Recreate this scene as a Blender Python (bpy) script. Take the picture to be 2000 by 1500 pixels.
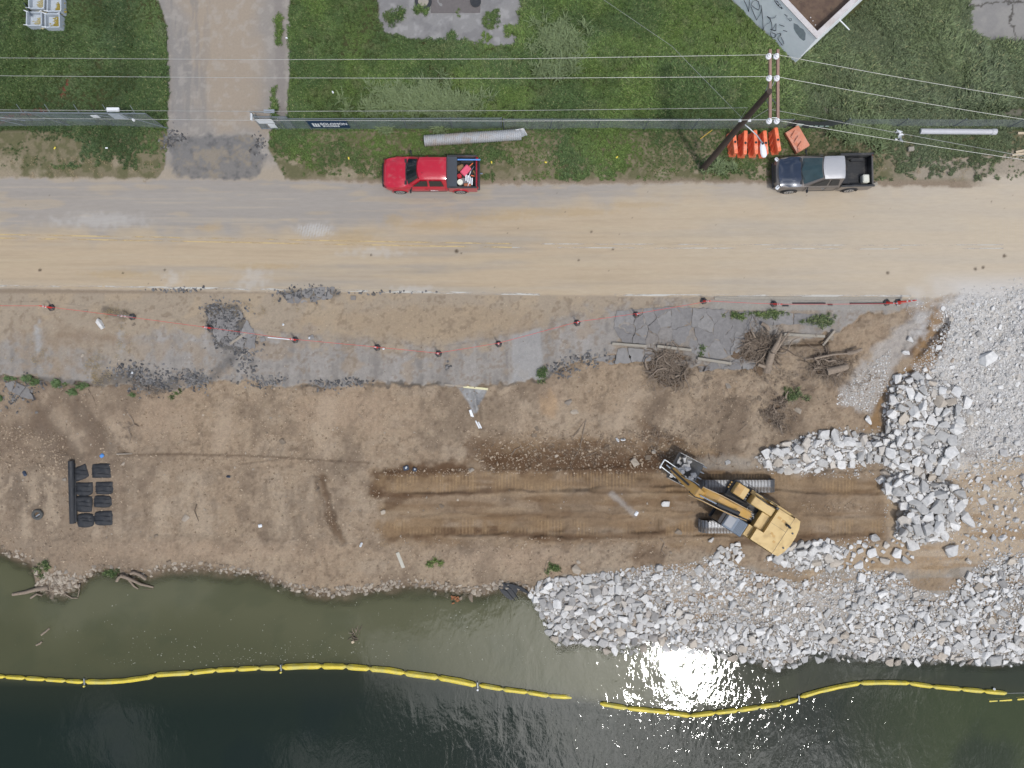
import bpy, bmesh, math, random
import numpy as np
from mathutils import Vector, Matrix

random.seed(7)
RNG = np.random.RandomState(11)
for o in list(bpy.data.objects):
    bpy.data.objects.remove(o)
SC = bpy.context.scene
COL = SC.collection

# ------------------------------------------------------------------ camera, sky, sun, exposure
CAM_H = 43.0
FPX = 1376.0            # focal length in photo pixels (2000 px wide)
cam_d = bpy.data.cameras.new('camera'); cam = bpy.data.objects.new('camera', cam_d); COL.objects.link(cam)
cam.location = (0, 0, CAM_H); cam.rotation_euler = (0, 0, 0)
cam_d.sensor_fit = 'HORIZONTAL'; cam_d.sensor_width = 36.0
cam_d.lens = 36.0 * FPX / 2000.0
cam_d.clip_start = 0.5; cam_d.clip_end = 3000
SC.camera = cam
SC.render.resolution_x = 1024; SC.render.resolution_y = 768
SUN_DIR = Vector((0.2440, -0.392, 1.0)).normalized()      # towards the sun, from its glint in the water
SUN_EL = math.asin(SUN_DIR.z)
SUN_AZ = math.atan2(SUN_DIR.x, SUN_DIR.y)
w = bpy.data.worlds.new('World'); SC.world = w; w.use_nodes = True
nt = w.node_tree; nt.nodes.clear()
def N(nt, typ, **kw):
    n = nt.nodes.new(typ)
    for k, v in kw.items():
        if k == 'inp':
            for kk, vv in v.items(): n.inputs[kk].default_value = vv
        else: setattr(n, k, v)
    return n
def L(nt, a, b): nt.links.new(a, b)
def math_node(nt, op, a, b=None, c=None, clamp=False):
    n = nt.nodes.new('ShaderNodeMath'); n.operation = op; n.use_clamp = clamp
    for i, v in enumerate((a, b, c)):
        if v is None: continue
        if isinstance(v, (int, float)): n.inputs[i].default_value = v
        else: nt.links.new(v, n.inputs[i])
    return n.outputs[0]
def smooth(nt, v, a, b):
    n = nt.nodes.new('ShaderNodeMapRange'); n.interpolation_type = 'SMOOTHSTEP'
    n.inputs['From Min'].default_value = a; n.inputs['From Max'].default_value = b
    nt.links.new(v, n.inputs['Value']); return n.outputs['Result']
def mixc(nt, f, a, b):
    n = nt.nodes.new('ShaderNodeMix'); n.data_type = 'RGBA'
    for s, v in ((0, f), (6, a), (7, b)):
        if isinstance(v, (int, float)): n.inputs[s].default_value = v
        elif isinstance(v, tuple): n.inputs[s].default_value = (v + (1,))[:4]
        else: nt.links.new(v, n.inputs[s])
    return n.outputs[2]
sky = N(nt, 'ShaderNodeTexSky', sky_type='NISHITA', sun_disc=False, sun_elevation=SUN_EL, sun_rotation=SUN_AZ)
sky.air_density = 1.0; sky.dust_density = 1.5
tc = N(nt, 'ShaderNodeTexCoord')
sep = N(nt, 'ShaderNodeSeparateXYZ'); L(nt, tc.outputs['Generated'], sep.inputs[0])
zc = math_node(nt, 'MAXIMUM', sep.outputs[2], 0.08)
ux = math_node(nt, 'DIVIDE', sep.outputs[0], zc); uy = math_node(nt, 'DIVIDE', sep.outputs[1], zc)
cmb = N(nt, 'ShaderNodeCombineXYZ'); L(nt, ux, cmb.inputs[0]); L(nt, uy, cmb.inputs[1])
cn = N(nt, 'ShaderNodeTexNoise', inp={'Scale': 4.2, 'Detail': 6.0, 'Roughness': 0.55, 'Distortion': 0.4})
mp = N(nt, 'ShaderNodeMapping', inp={'Location': (3.32, 1.75, 0.0)}); L(nt, cmb.outputs[0], mp.inputs[0]); L(nt, mp.outputs[0], cn.inputs['Vector'])
def bank_of_cloud(cx_, cy_, r_, amt):      # two thicker banks of cloud near the sun, mirrored in the river
    d_ = N(nt, 'ShaderNodeVectorMath', operation='DISTANCE'); L(nt, cmb.outputs[0], d_.inputs[0]); d_.inputs[1].default_value = (cx_, cy_, 0)
    return math_node(nt, 'MULTIPLY', math_node(nt, 'POWER', 2.718, math_node(nt, 'MULTIPLY', math_node(nt, 'POWER', d_.outputs['Value'], 2.0), -1 / r_ ** 2)), amt)
cover = math_node(nt, 'ADD', cn.outputs['Fac'], math_node(nt, 'ADD', bank_of_cloud(.04, -.46, .17, .14), bank_of_cloud(.50, -.50, .13, .11)))
cloud = smooth(nt, cover, 0.50, 0.60)
dotn = N(nt, 'ShaderNodeVectorMath', operation='DOT_PRODUCT'); L(nt, tc.outputs['Generated'], dotn.inputs[0]); dotn.inputs[1].default_value = SUN_DIR
ds = math_node(nt, 'MAXIMUM', dotn.outputs['Value'], 0.0)
g1 = math_node(nt, 'POWER', ds, 22.0)      # thin cloud scatters sunlight forward
g2 = math_node(nt, 'POWER', ds, 700.0)
glow = math_node(nt, 'ADD', math_node(nt, 'MULTIPLY', g1, 7.5), math_node(nt, 'MULTIPLY', g2, 16.0))
cl_l = math_node(nt, 'ADD', glow, 0.78)
cl_l = math_node(nt, 'MULTIPLY', cl_l, math_node(nt, 'MULTIPLY_ADD', cloud, 0.96, 0.04))
bg1 = N(nt, 'ShaderNodeBackground', inp={'Strength': 0.11}); L(nt, sky.outputs[0], bg1.inputs['Color'])
bg2 = N(nt, 'ShaderNodeBackground', inp={'Color': (1.0, 0.985, 0.96, 1)}); L(nt, cl_l, bg2.inputs['Strength'])
add = N(nt, 'ShaderNodeAddShader'); L(nt, bg1.outputs[0], add.inputs[0]); L(nt, bg2.outputs[0], add.inputs[1])
wo = N(nt, 'ShaderNodeOutputWorld'); L(nt, add.outputs[0], wo.inputs[0])
sd = bpy.data.lights.new('sun', 'SUN'); sun = bpy.data.objects.new('sun', sd); COL.objects.link(sun)
sd.energy = 1.75; sd.angle = math.radians(2.2); sd.color = (1.0, 0.975, 0.935)
sun.location = (20, -30, 80); sun.rotation_euler = (-SUN_DIR).to_track_quat('-Z', 'Y').to_euler()
vs = SC.view_settings
vs.view_transform = 'Standard'; vs.look = 'None'; vs.exposure = 0.0; vs.gamma = 1.0; vs.use_curve_mapping = False
SC.render.engine = 'CYCLES'

# ------------------------------------------------------------------ helpers
KAL = 1.41
def C(r, g, b, k=1.0):
    def f(v):
        v /= 255.0
        return v / 12.92 if v <= 0.04045 else ((v + 0.055) / 1.055) ** 2.4
    return tuple(f(v) / KAL * k for v in (r, g, b))
def P(px, py, z=0.0):
    s = (CAM_H - z) / FPX
    return Vector(((px - 1000.0) * s, (750.0 - py) * s, z))
def tag(o, label=None, cat=None, group=None, kind=None):
    if label: o['label'] = label
    if cat: o['category'] = cat
    if group: o['group'] = group
    if kind: o['kind'] = kind
    return o
def thing(name, label, cat, loc=(0, 0, 0), group=None):
    o = bpy.data.objects.new(name, None); COL.objects.link(o); o.location = loc
    o.empty_display_size = 0.3
    return tag(o, label, cat, group)
def acc_loc(p):
    v = Vector((0, 0, 0))
    while p is not None:
        v += p.location; p = p.parent
    return v
def link(name, me, parent=None, mat=None):
    o = bpy.data.objects.new(name, me); COL.objects.link(o)
    if parent is not None: o.parent = parent
    if mat is not None:
        me.materials.clear(); me.materials.append(mat)
    return o
def copy_tree(o, parent=None):
    c = o.copy(); COL.objects.link(c); c.parent = parent
    for ch in o.children: copy_tree(ch, c)
    return c
class MB:
    def __init__(s): s.v = []; s.f = []
    def add(s, vs, fs):
        b = len(s.v); s.v += [tuple(v) for v in vs]; s.f += [tuple(i + b for i in f) for f in fs]; return s
    def box(s, c, d, rz=0.0, rot=None, bev=0.0):
        M = Matrix.Rotation(rz, 3, 'Z') if rot is None else rot
        hx, hy, hz = d[0] / 2, d[1] / 2, d[2] / 2
        if bev <= 0:
            pts = [(x, y, z) for z in (-hz, hz) for x, y in ((-hx, -hy), (hx, -hy), (hx, hy), (-hx, hy))]
            fs = [(3, 2, 1, 0), (4, 5, 6, 7), (0, 1, 5, 4), (1, 2, 6, 5), (2, 3, 7, 6), (3, 0, 4, 7)]
        else:
            b = min(bev, hx * .9, hy * .9, hz * .9)
            rings = []
            for z, i in ((-hz, b), (-hz + b, 0), (hz - b, 0), (hz, b)):
                X, Y = hx - i, hy - i
                rings.append([(-X + b, -Y, z), (X - b, -Y, z), (X, -Y + b, z), (X, Y - b, z), (X - b, Y, z), (-X + b, Y, z), (-X, Y - b, z), (-X, -Y + b, z)])
            pts = [p for r in rings for p in r]
            fs = [tuple(range(7, -1, -1)), tuple(range(24, 32))]
            for k in range(3):
                for j in range(8):
                    a, c2 = k * 8 + j, k * 8 + (j + 1) % 8
                    fs.append((a, c2, c2 + 8, a + 8))
        c = Vector(c)
        return s.add([M @ Vector(p) + c for p in pts], fs)
    def cyl(s, a, b, r0, r1=None, n=12, caps=True):
        a = Vector(a); b = Vector(b); r1 = r0 if r1 is None else r1
        d = (b - a).normalized(); u = d.orthogonal().normalized(); w = d.cross(u)
        vs = []
        for p, r in ((a, r0), (b, r1)):
            for k in range(n):
                t = 2 * math.pi * k / n
                vs.append(p + (u * math.cos(t) + w * math.sin(t)) * r)
        fs = [(k, (k + 1) % n, (k + 1) % n + n, k + n) for k in range(n)]
        if caps: fs += [tuple(range(n - 1, -1, -1)), tuple(range(n, 2 * n))]
        return s.add(vs, fs)
    def tube(s, pts, r, n=6, caps=True, flat=1.0):
        pts = [Vector(p) for p in pts]
        if not hasattr(r, '__len__'): r = [r] * len(pts)
        vs = []; u = None
        for i, p in enumerate(pts):
            d = (pts[min(i + 1, len(pts) - 1)] - pts[max(i - 1, 0)])
            if d.length < 1e-6: d = Vector((1, 0, 0))
            d.normalize()
            if u is None: u = Vector((0, 0, 1)).cross(d); u = d.orthogonal() if u.length < 1e-3 else u
            u = (u - d * u.dot(d)); u = d.orthogonal() if u.length < 1e-5 else u
            u.normalize(); w = d.cross(u)
            for k in range(n):
                t = 2 * math.pi * k / n
                vs.append(p + (u * math.cos(t) + w * math.sin(t) * flat) * r[i])
        m = len(pts)
        fs = [(i * n + k, i * n + (k + 1) % n, (i + 1) * n + (k + 1) % n, (i + 1) * n + k) for i in range(m - 1) for k in range(n)]
        if caps: fs += [tuple(range(n - 1, -1, -1)), tuple(range((m - 1) * n, m * n))]
        return s.add(vs, fs)
    def prism(s, poly, z0, z1, inset=0.0):
        n = len(poly); cx = sum(p[0] for p in poly) / n; cy = sum(p[1] for p in poly) / n
        top = [(p[0] + (cx - p[0]) * inset, p[1] + (cy - p[1]) * inset) for p in poly]
        vs = [(p[0], p[1], z0) for p in poly] + [(p[0], p[1], z1) for p in top]
        ar = sum(poly[i][0] * poly[(i + 1) % n][1] - poly[(i + 1) % n][0] * poly[i][1] for i in range(n))
        fs = [(k, (k + 1) % n, (k + 1) % n + n, k + n) for k in range(n)] + [tuple(range(n - 1, -1, -1)), tuple(range(n, 2 * n))]
        if ar < 0: fs = [tuple(reversed(f)) for f in fs]
        return s.add(vs, fs)
    def loft(s, rings, closed=True, caps=True):
        n = len(rings[0]); vs = [p for r in rings for p in r]; fs = []
        for i in range(len(rings) - 1):
            for k in range(n if closed else n - 1):
                a = i * n + k; b = i * n + (k + 1) % n
                fs.append((a, b, b + n, a + n))
        if caps and closed: fs += [tuple(range(n - 1, -1, -1)), tuple(range((len(rings) - 1) * n, len(rings) * n))]
        return s.add(vs, fs)
    def quad(s, *p): return s.add(p, [tuple(range(len(p)))])
    def build(s, name, mat, parent=None, smooth=None, fix=True):
        off = acc_loc(parent) if parent is not None else Vector((0, 0, 0))
        me = bpy.data.meshes.new(name)
        me.from_pydata([(v[0] - off.x, v[1] - off.y, v[2] - off.z) for v in s.v], [], s.f)
        if fix:
            bm = bmesh.new(); bm.from_mesh(me); bmesh.ops.recalc_face_normals(bm, faces=bm.faces); bm.to_mesh(me); bm.free()
        me.materials.append(mat)
        if smooth is not None:
            me.polygons.foreach_set('use_smooth', [True] * len(me.polygons))
            me.set_sharp_from_angle(angle=math.radians(smooth))
        me.update()
        o = bpy.data.objects.new(name, me); COL.objects.link(o)
        if parent is not None: o.parent = parent
        return o
    def build_top(s, name, mat, label, cat, group=None, smooth=None, origin=None):
        """a single-mesh thing with its origin at the middle of its base"""
        a = np.array(s.v); c = Vector(((a[:, 0].min() + a[:, 0].max()) / 2, (a[:, 1].min() + a[:, 1].max()) / 2, a[:, 2].min()))
        me_o = MB(); me_o.v = [(v[0] - c.x, v[1] - c.y, v[2] - c.z) for v in s.v]; me_o.f = s.f
        o = me_o.build(name, mat, None, smooth); o.location = c
        return tag(o, label, cat, group)

# --- value noise on pixel coordinates
def _h(ix, iy, seed):
    n = (ix.astype(np.int64) * 374761393 + iy.astype(np.int64) * 668265263 + seed * 974634777) & 0xffffffff
    n = ((n ^ (n >> 13)) * 1274126177) & 0xffffffff
    n = (n ^ (n >> 16)) & 0xffffffff
    return n.astype(np.float64) / 4294967295.0
def vn(x, y, seed=0):
    ix = np.floor(x); iy = np.floor(y); fx = x - ix; fy = y - iy
    fx = fx * fx * (3 - 2 * fx); fy = fy * fy * (3 - 2 * fy)
    a = _h(ix, iy, seed); b = _h(ix + 1, iy, seed); c = _h(ix, iy + 1, seed); d = _h(ix + 1, iy + 1, seed)
    return (a * (1 - fx) + b * fx) * (1 - fy) + (c * (1 - fx) + d * fx) * fy
def fbm(x, y, sx, sy=None, octv=4, seed=0, gain=0.5):
    sy = sx if sy is None else sy
    t = 0; a = 1.0; tot = 0; X = x / sx; Y = y / sy
    for k in range(octv):
        t = t + a * vn(X + 17.3 * k, Y - 9.1 * k, seed + k * 31); tot += a; a *= gain; X = X * 2.03; Y = Y * 2.03
    return t / tot
def ss(v, a, b):
    t = np.clip((v - a) / (b - a), 0, 1); return t * t * (3 - 2 * t)
def interp(x, pts):
    p = np.array(pts, float); return np.interp(x, p[:, 0], p[:, 1])
def poly_sd(x, y, poly):
    """signed distance, positive inside"""
    inside = np.zeros(x.shape, bool); d2 = np.full(x.shape, 1e18); n = len(poly)
    for i in range(n):
        x1, y1 = poly[i]; x2, y2 = poly[(i + 1) % n]
        ex, ey = x2 - x1, y2 - y1
        t = np.clip(((x - x1) * ex + (y - y1) * ey) / (ex * ex + ey * ey + 1e-9), 0, 1)
        d2 = np.minimum(d2, (x - x1 - t * ex) ** 2 + (y - y1 - t * ey) ** 2)
        c = ((y1 > y) != (y2 > y)) & (x < (x2 - x1) * (y - y1) / ((y2 - y1) if y2 != y1 else 1e-9) + x1)
        inside ^= c
    d = np.sqrt(d2); return np.where(inside, d, -d)
def line_d(x, y, pts):
    d2 = np.full(x.shape, 1e18)
    for (x1, y1), (x2, y2) in zip(pts[:-1], pts[1:]):
        ex, ey = x2 - x1, y2 - y1
        t = np.clip(((x - x1) * ex + (y - y1) * ey) / (ex * ex + ey * ey + 1e-9), 0, 1)
        d2 = np.minimum(d2, (x - x1 - t * ex) ** 2 + (y - y1 - t * ey) ** 2)
    return np.sqrt(d2)

# ------------------------------------------------------------------ lie of the land
EDGE = [(-400, 735), (0, 738), (200, 750), (330, 765), (430, 740), (560, 752), (620, 757), (690, 752), (720, 747), (850, 752), (1000, 750), (1062, 742), (1100, 715), (1150, 702), (1230, 697), (1350, 712), (1440, 722), (1490, 690), (1540, 668), (1620, 655), (1700, 612), (1790, 600), (1850, 575), (2000, 560), (2600, 540)]
BENCH = [(-400, 905), (0, 900), (230, 888), (500, 890), (720, 905), (900, 915), (1000, 905), (1250, 905), (1500, 925), (1740, 930), (1850, 960), (2000, 1000), (2600, 1040)]
SHORE = [(-900, 1000), (-300, 1050), (0, 1078), (40, 1092), (62, 1106), (70, 1150), (120, 1160), (160, 1140), (185, 1118), (240, 1122), (290, 1125), (320, 1112), (400, 1112), (440, 1118), (500, 1125), (535, 1140), (580, 1155), (640, 1162), (700, 1158), (760, 1148), (800, 1145), (880, 1155), (930, 1160), (975, 1148), (1000, 1150), (1035, 1155), (1050, 1180), (1070, 1215), (1085, 1250), (1110, 1252), (1150, 1245), (1190, 1262), (1240, 1258), (1300, 1252), (1400, 1268), (1460, 1278), (1520, 1300), (1560, 1285), (1600, 1272), (1680, 1280), (1760, 1284), (1850, 1284), (1940, 1292), (2000, 1288), (2400, 1270), (3200, 1260)]
WZ = -3.2
PILES = [  # polygon, added height
 ([(1742, 735), (1800, 728), (1870, 755), (1908, 800), (1890, 850), (1872, 900), (1850, 930), (1770, 940), (1735, 925), (1722, 895), (1730, 860), (1722, 800)], 0.75),
 ([(1475, 895), (1490, 878), (1530, 868), (1580, 845), (1640, 842), (1700, 848), (1745, 845), (1752, 905), (1700, 905), (1650, 908), (1580, 925), (1500, 918)], 0.45),
 ([(1722, 925), (1760, 915), (1830, 935), (1880, 955), (1888, 985), (1870, 1030), (1840, 1058), (1790, 1066), (1745, 1048), (1758, 990), (1724, 960)], 0.8),
 ([(1545, 1062), (1620, 1058), (1652, 1072), (1632, 1110), (1560, 1108), (1512, 1095)], 0.3)]
def zland(x, y):
    """height of the land seen at photo pixel x, y"""
    x = np.asarray(x, float); y = np.asarray(y, float)
    wob = (fbm(x, y, 60, octv=3, seed=5) - 0.5) * 26
    wob2 = (fbm(x, y, 14, octv=2, seed=6) - 0.5) * 12
    ye = interp(x, EDGE) + (wob * .7 + wob2 * 1.3) * ss(x, 1900, 1700)
    yb = interp(x, BENCH) + wob * 0.5
    yw = interp(x, SHORE) + wob2 * 0.8 + (fbm(x, y, 5, octv=1, seed=8) - .5) * 5
    yc = np.minimum(yb + 165, yw - 45)
    right = ss(x, 1700, 1850)
    ze = -0.22 * (1 - right)
    zb = -1.95
    zc = -2.25
    z = np.zeros(x.shape)
    z = np.where(y > ye, ze + (zb - ze) * ss((y - ye) / np.maximum(yb - ye, 1), 0, 1.0) ** 0.9, z)
    z = np.where(y > yb, zb + (zc - zb) * np.clip((y - yb) / (yc - yb), 0, 1), z)
    z = np.where(y > yc, zc + (WZ - zc) * np.clip((y - yc) / np.maximum(yw - yc, 1), 0, 1) ** 1.15, z)
    z = np.where(y > yw, WZ - 0.10 - 0.013 * (y - yw), z)
    z = np.maximum(z, -6.5)
    far = ss(y, 4200, 5200)
    z = z + far * 7.5
    bank = ss(y - ye, 0, 14) * ss(yw - y, -40, 0) * (1 - far)
    rough = (fbm(x, y, 70, octv=3, seed=21) - .5) * 0.34 + (fbm(x, y, 16, octv=3, seed=22) - .5) * 0.20 + (fbm(x, y, 5, octv=2, seed=23) - .5) * 0.07
    pond = ss(y - yb, -10, 20) * ss(yc - y, -10, 20)
    rough = rough + (fbm(x, y, 8, octv=2, seed=24, gain=.7) - .5) * 0.12
    z = z + rough * bank * (1 - 0.45 * pond)
    # light relief on road shoulder, lawn, ramp
    sh = ss(y, 572, 600) * (1 - ss(y - ye, -4, 4)) * ss(x, 1900, 1700)
    z = z + sh * ((fbm(x, y, 40, octv=3, seed=31) - .5) * 0.10 + (fbm(x, y, 7, octv=2, seed=32) - .5) * 0.05)
    lawn = ss(345 - y, 0, 20)
    z = z + lawn * ((fbm(x, y, 90, octv=3, seed=33) - .5) * 0.25 * ss(260 - y, -20, 40) + (fbm(x, y, 12, octv=2, seed=34) - .5) * 0.05) * (1 - ss(y, 255, 265) * 0) * (1 - ss(x, 320, 335) * ss(575 - x, 0, 15))
    # machine tracks pressed into the bench
    for (xa, xb, y0, hw) in ((728, 1740, 945, 19), (738, 1740, 1030, 17), (1060, 1360, 938, 17), (1060, 1360, 1022, 17)):
        cy = y0 + (fbm(x, y * 0 + 3, 150, octv=3, seed=int(xa + y0)) - .5) * 16; hw = hw + (fbm(x, y * 0 + 9, 40, octv=3, seed=int(y0)) - .5) * 12
        m = ss(hw + 3 - np.abs(y - cy), 0, 6) * ss(x + (fbm(x, y, 14, octv=2, seed=66) - .5) * 60, xa, xa + 40) * ss(xb - x, 0, 18) * (.35 + .65 * ss(fbm(x, y, 60, octv=2, seed=67), .35, .6))
        edge = ss(hw + 9 - np.abs(y - cy), 0, 5) * (1 - m) * ss(x, xa, xa + 18) * ss(xb - x, 0, 18)
        z = z - 0.11 * m + 0.06 * edge + m * 0.022 * np.sin(x * 2 * np.pi / 6.4) * ss(fbm(x, y, 30, octv=2, seed=61), .35, .5)
    # bulldozed transverse windrows left
    m = ss(y, 900, 930) * ss(1065 - y, 0, 20) * ss(x, 200, 260) * ss(740 - x, 0, 60)
    z = z + m * (fbm(x, y, 42, 300, octv=2, seed=71) - .5) * 0.30
    d = line_d(x, y, [(625, 940), (640, 985), (648, 1020), (668, 1058)])
    z = z - 0.12 * ss(9 - d, 0, 6) + 0.08 * ss(8 - np.abs(d - 14), 0, 6) * (y > 930)
    for pts, wd, dp in (([(60, 775), (150, 890)], 12, .14), ([(150, 780), (245, 885)], 5, .08), ([(400, 775), (380, 860)], 9, .08), ([(560, 780), (540, 880)], 8, .07), ([(690, 770), (700, 880)], 12, .08), ([(820, 775), (800, 890)], 10, .08), ([(1180, 740), (1150, 840)], 14, .12), ([(1420, 760), (1390, 860)], 16, .14)):
        z = z - dp * ss(wd - line_d(x + wob2 * 1.5, y, pts), -wd * .4, wd)
    # undercut pavement pocket and gullies
    for pts, wd, dp in (([(1525, 672), (1612, 670)], 7, 0.45), ([(1275, 690), (1345, 700)], 7, 0.25), ([(925, 765), (932, 800), (938, 835)], 8, 0.25), ([(470, 905), (545, 895)], 3, .1),
                        ([(1790, 690), (1845, 630)], 16, .35), ([(1385, 935), (1445, 1010)], 5, .1)):
        z = z - dp * ss(wd - line_d(x, y, pts), 0, wd)
    for poly, h in PILES:
        z = z + h * ss(poly_sd(x, y, poly), -4, 26) * (0.75 + 0.5 * fbm(x, y, 22, octv=2, seed=77))
    return z
def Z1(px, py): return float(zland(np.array([px]), np.array([py]))[0])
def G(px, py, dz=0.0):
    """point on the ground seen at photo pixel"""
    z = Z1(px, py); return P(px, py, z + dz)
# ------------------------------------------------------------------ materials
MATS = {}
def new_mat(name):
    m = bpy.data.materials.new(name); m.use_nodes = True; nt = m.node_tree; nt.nodes.clear()
    out = N(nt, 'ShaderNodeOutputMaterial'); b = N(nt, 'ShaderNodeBsdfPrincipled'); L(nt, b.outputs[0], out.inputs[0])
    MATS[name] = m; return m, nt, b
def pmat(name, col, rough=0.6, metal=0.0, var=0.12, scale=6.0, bump=0.0, spec=0.5, coat=0.0, dirt=None, dirt_amt=0.0, dscale=2.0, stretch=None):
    """paint / plastic / metal with uneven tone, optional dust patches"""
    m, nt, b = new_mat(name)
    tc = N(nt, 'ShaderNodeTexCoord'); mp = N(nt, 'ShaderNodeMapping')
    L(nt, tc.outputs['Object'], mp.inputs[0])
    if stretch: mp.inputs['Scale'].default_value = stretch
    n = N(nt, 'ShaderNodeTexNoise', inp={'Scale': scale, 'Detail': 5.0, 'Roughness': 0.6}); L(nt, mp.outputs[0], n.inputs['Vector'])
    k = math_node(nt, 'MULTIPLY_ADD', n.outputs['Fac'], 2 * var, 1 - var)
    hs = N(nt, 'ShaderNodeVectorMath', operation='SCALE'); hs.inputs[0].default_value = col; L(nt, k, hs.inputs['Scale'])
    c = hs.outputs[0]
    if dirt_amt > 0:
        n2 = N(nt, 'ShaderNodeTexNoise', inp={'Scale': dscale, 'Detail': 6.0, 'Roughness': 0.65}); L(nt, mp.outputs[0], n2.inputs['Vector'])
        f = smooth(nt, n2.outputs['Fac'], 0.62 - dirt_amt * .5, 0.75 - dirt_amt * .25)
        f = math_node(nt, 'MULTIPLY', f, min(1, .35 + dirt_amt))
        c = mixc(nt, f, c, dirt or C(150, 130, 108))
        L(nt, math_node(nt, 'MULTIPLY_ADD', f, 0.5, rough, clamp=True), b.inputs['Roughness'])
    else: b.inputs['Roughness'].default_value = rough
    L(nt, c, b.inputs['Base Color'])
    b.inputs['Metallic'].default_value = metal; b.inputs['Specular IOR Level'].default_value = spec
    b.inputs['Coat Weight'].default_value = coat; b.inputs['Coat Roughness'].default_value = 0.08
    if bump > 0:
        bp = N(nt, 'ShaderNodeBump', inp={'Strength': 1.0, 'Distance': bump}); L(nt, n.outputs['Fac'], bp.inputs['Height']); L(nt, bp.outputs[0], b.inputs['Normal'])
    return m
def ground_mat(name, fine=60.0, amp=0.35, bump=0.02, pebble=0.0, streak=False, rough=0.95):
    m, nt, b = new_mat(name)
    at = N(nt, 'ShaderNodeAttribute', attribute_name='col')
    ge = N(nt, 'ShaderNodeNewGeometry'); mp = N(nt, 'ShaderNodeMapping'); L(nt, ge.outputs['Position'], mp.inputs[0])
    if streak: mp.inputs['Scale'].default_value = (0.18, 1, 1)
    n1 = N(nt, 'ShaderNodeTexNoise', inp={'Scale': fine * .12, 'Detail': 8.0, 'Roughness': 0.72}); L(nt, mp.outputs[0], n1.inputs['Vector'])
    n2 = N(nt, 'ShaderNodeTexNoise', inp={'Scale': fine * .5, 'Detail': 4.0, 'Roughness': 0.7}); L(nt, ge.outputs['Position'], n2.inputs['Vector'])
    s = math_node(nt, 'ADD', math_node(nt, 'MULTIPLY', n1.outputs['Fac'], .6), math_node(nt, 'MULTIPLY', n2.outputs['Fac'], .4))
    k = math_node(nt, 'MULTIPLY_ADD', s, 4 * amp, 1 - 2 * amp)
    k = math_node(nt, 'MAXIMUM', k, 0.25)
    hs = N(nt, 'ShaderNodeVectorMath', operation='SCALE'); L(nt, at.outputs['Color'], hs.inputs[0]); L(nt, k, hs.inputs['Scale'])
    c = hs.outputs[0]; h = s
    if pebble > 0:
        vo = N(nt, 'ShaderNodeTexVoronoi', inp={'Scale': 9.0, 'Randomness': 1.0}); L(nt, ge.outputs['Position'], vo.inputs['Vector'])
        wn = N(nt, 'ShaderNodeSeparateColor'); L(nt, vo.outputs['Color'], wn.inputs[0])
        on = math_node(nt, 'MULTIPLY', smooth(nt, wn.outputs[0], 1 - pebble, 1 - pebble + .02), smooth(nt, math_node(nt, 'MULTIPLY', vo.outputs['Distance'], -1.0), -0.34, -0.22))
        c2 = N(nt, 'ShaderNodeVectorMath', operation='SCALE'); L(nt, c, c2.inputs[0]); c2.inputs['Scale'].default_value = 1.35
        c = mixc(nt, on, c, c2.outputs[0]); h = math_node(nt, 'MULTIPLY_ADD', on, 0.8, s)
    L(nt, c, b.inputs['Base Color']); b.inputs['Roughness'].default_value = rough; b.inputs['Specular IOR Level'].default_value = 0.2
    bp = N(nt, 'ShaderNodeBump', inp={'Strength': 1.0, 'Distance': bump}); L(nt, h, bp.inputs['Height']); L(nt, bp.outputs[0], b.inputs['Normal'])
    return m

# ------------------------------------------------------------------ ground sheet
STEP = 2.3
def axis(a, b, far):
    mid = np.arange(a, b + .01, STEP); out = []; s = STEP; v = mid[-1]
    while v < far[1]: s *= 1.16; v += s; out.append(v)
    lo = []; s = STEP; v = mid[0]
    while v > far[0]: s *= 1.16; v -= s; lo.append(v)
    return np.concatenate([lo[::-1], mid, out])
XS = axis(-30, 2030, (-14000, 16000)); YS = axis(-30, 1332, (-14000, 16000))
GX, GY = np.meshgrid(XS, YS); x = GX.ravel(); y = GY.ravel()
Zg = zland(x, y)
SHOREY = interp(x, SHORE); EDGEY = interp(x, EDGE) + ((fbm(x, y, 60, octv=3, seed=5) - 0.5) * 26 * .7 + (fbm(x, y, 14, octv=2, seed=6) - 0.5) * 12 * 1.3) * ss(x, 1900, 1700)
# masks
def blob(cx, cy, rx, ry, soft=.35, seed=0, amt=.45, sc=None, ang=0.0):
    sc = sc or max(4, min(rx, ry) * .7)
    dx = x - cx; dy = y - cy; ca, sa = math.cos(ang), math.sin(ang)
    u = (dx * ca + dy * sa) / rx; v = (-dx * sa + dy * ca) / ry
    d = np.sqrt(u * u + v * v) + (fbm(x, y, sc, octv=3, seed=seed + int(cx)) - .5) * 2 * amt
    return ss(-d, -1 - soft, -1 + soft)
def pmask(poly, soft=4, warp=8, sc=18, seed=0):
    return ss(poly_sd(x, y, poly) + (fbm(x, y, sc, octv=3, seed=seed + 91) - .5) * 2 * warp, -soft, soft)
def smask(pts, wd, soft=3, warp=3, sc=9, seed=0):
    return ss(wd - line_d(x, y, pts) + (fbm(x, y, sc, octv=3, seed=seed + 53) - .5) * 2 * warp, -soft, soft)
col = np.zeros((x.size, 3))
def paint(c, m): 
    global col
    m = np.asarray(m)[:, None]; col = col * (1 - m) + np.array(c)[None, :] * m
F1 = fbm(x, y, 130, octv=4, seed=101); F2 = fbm(x, y, 38, octv=4, seed=102); F3 = fbm(x, y, 11, octv=4, seed=103); F4 = fbm(x, y, 4.5, octv=2, seed=104)
SX = fbm(x, y, 420, 9, octv=4, seed=105); SX2 = fbm(x, y, 170, 4.5, octv=3, seed=106); SY = fbm(x, y, 8, 70, octv=4, seed=107)
LF = fbm(x, y, 500, octv=2, seed=108)
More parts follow.
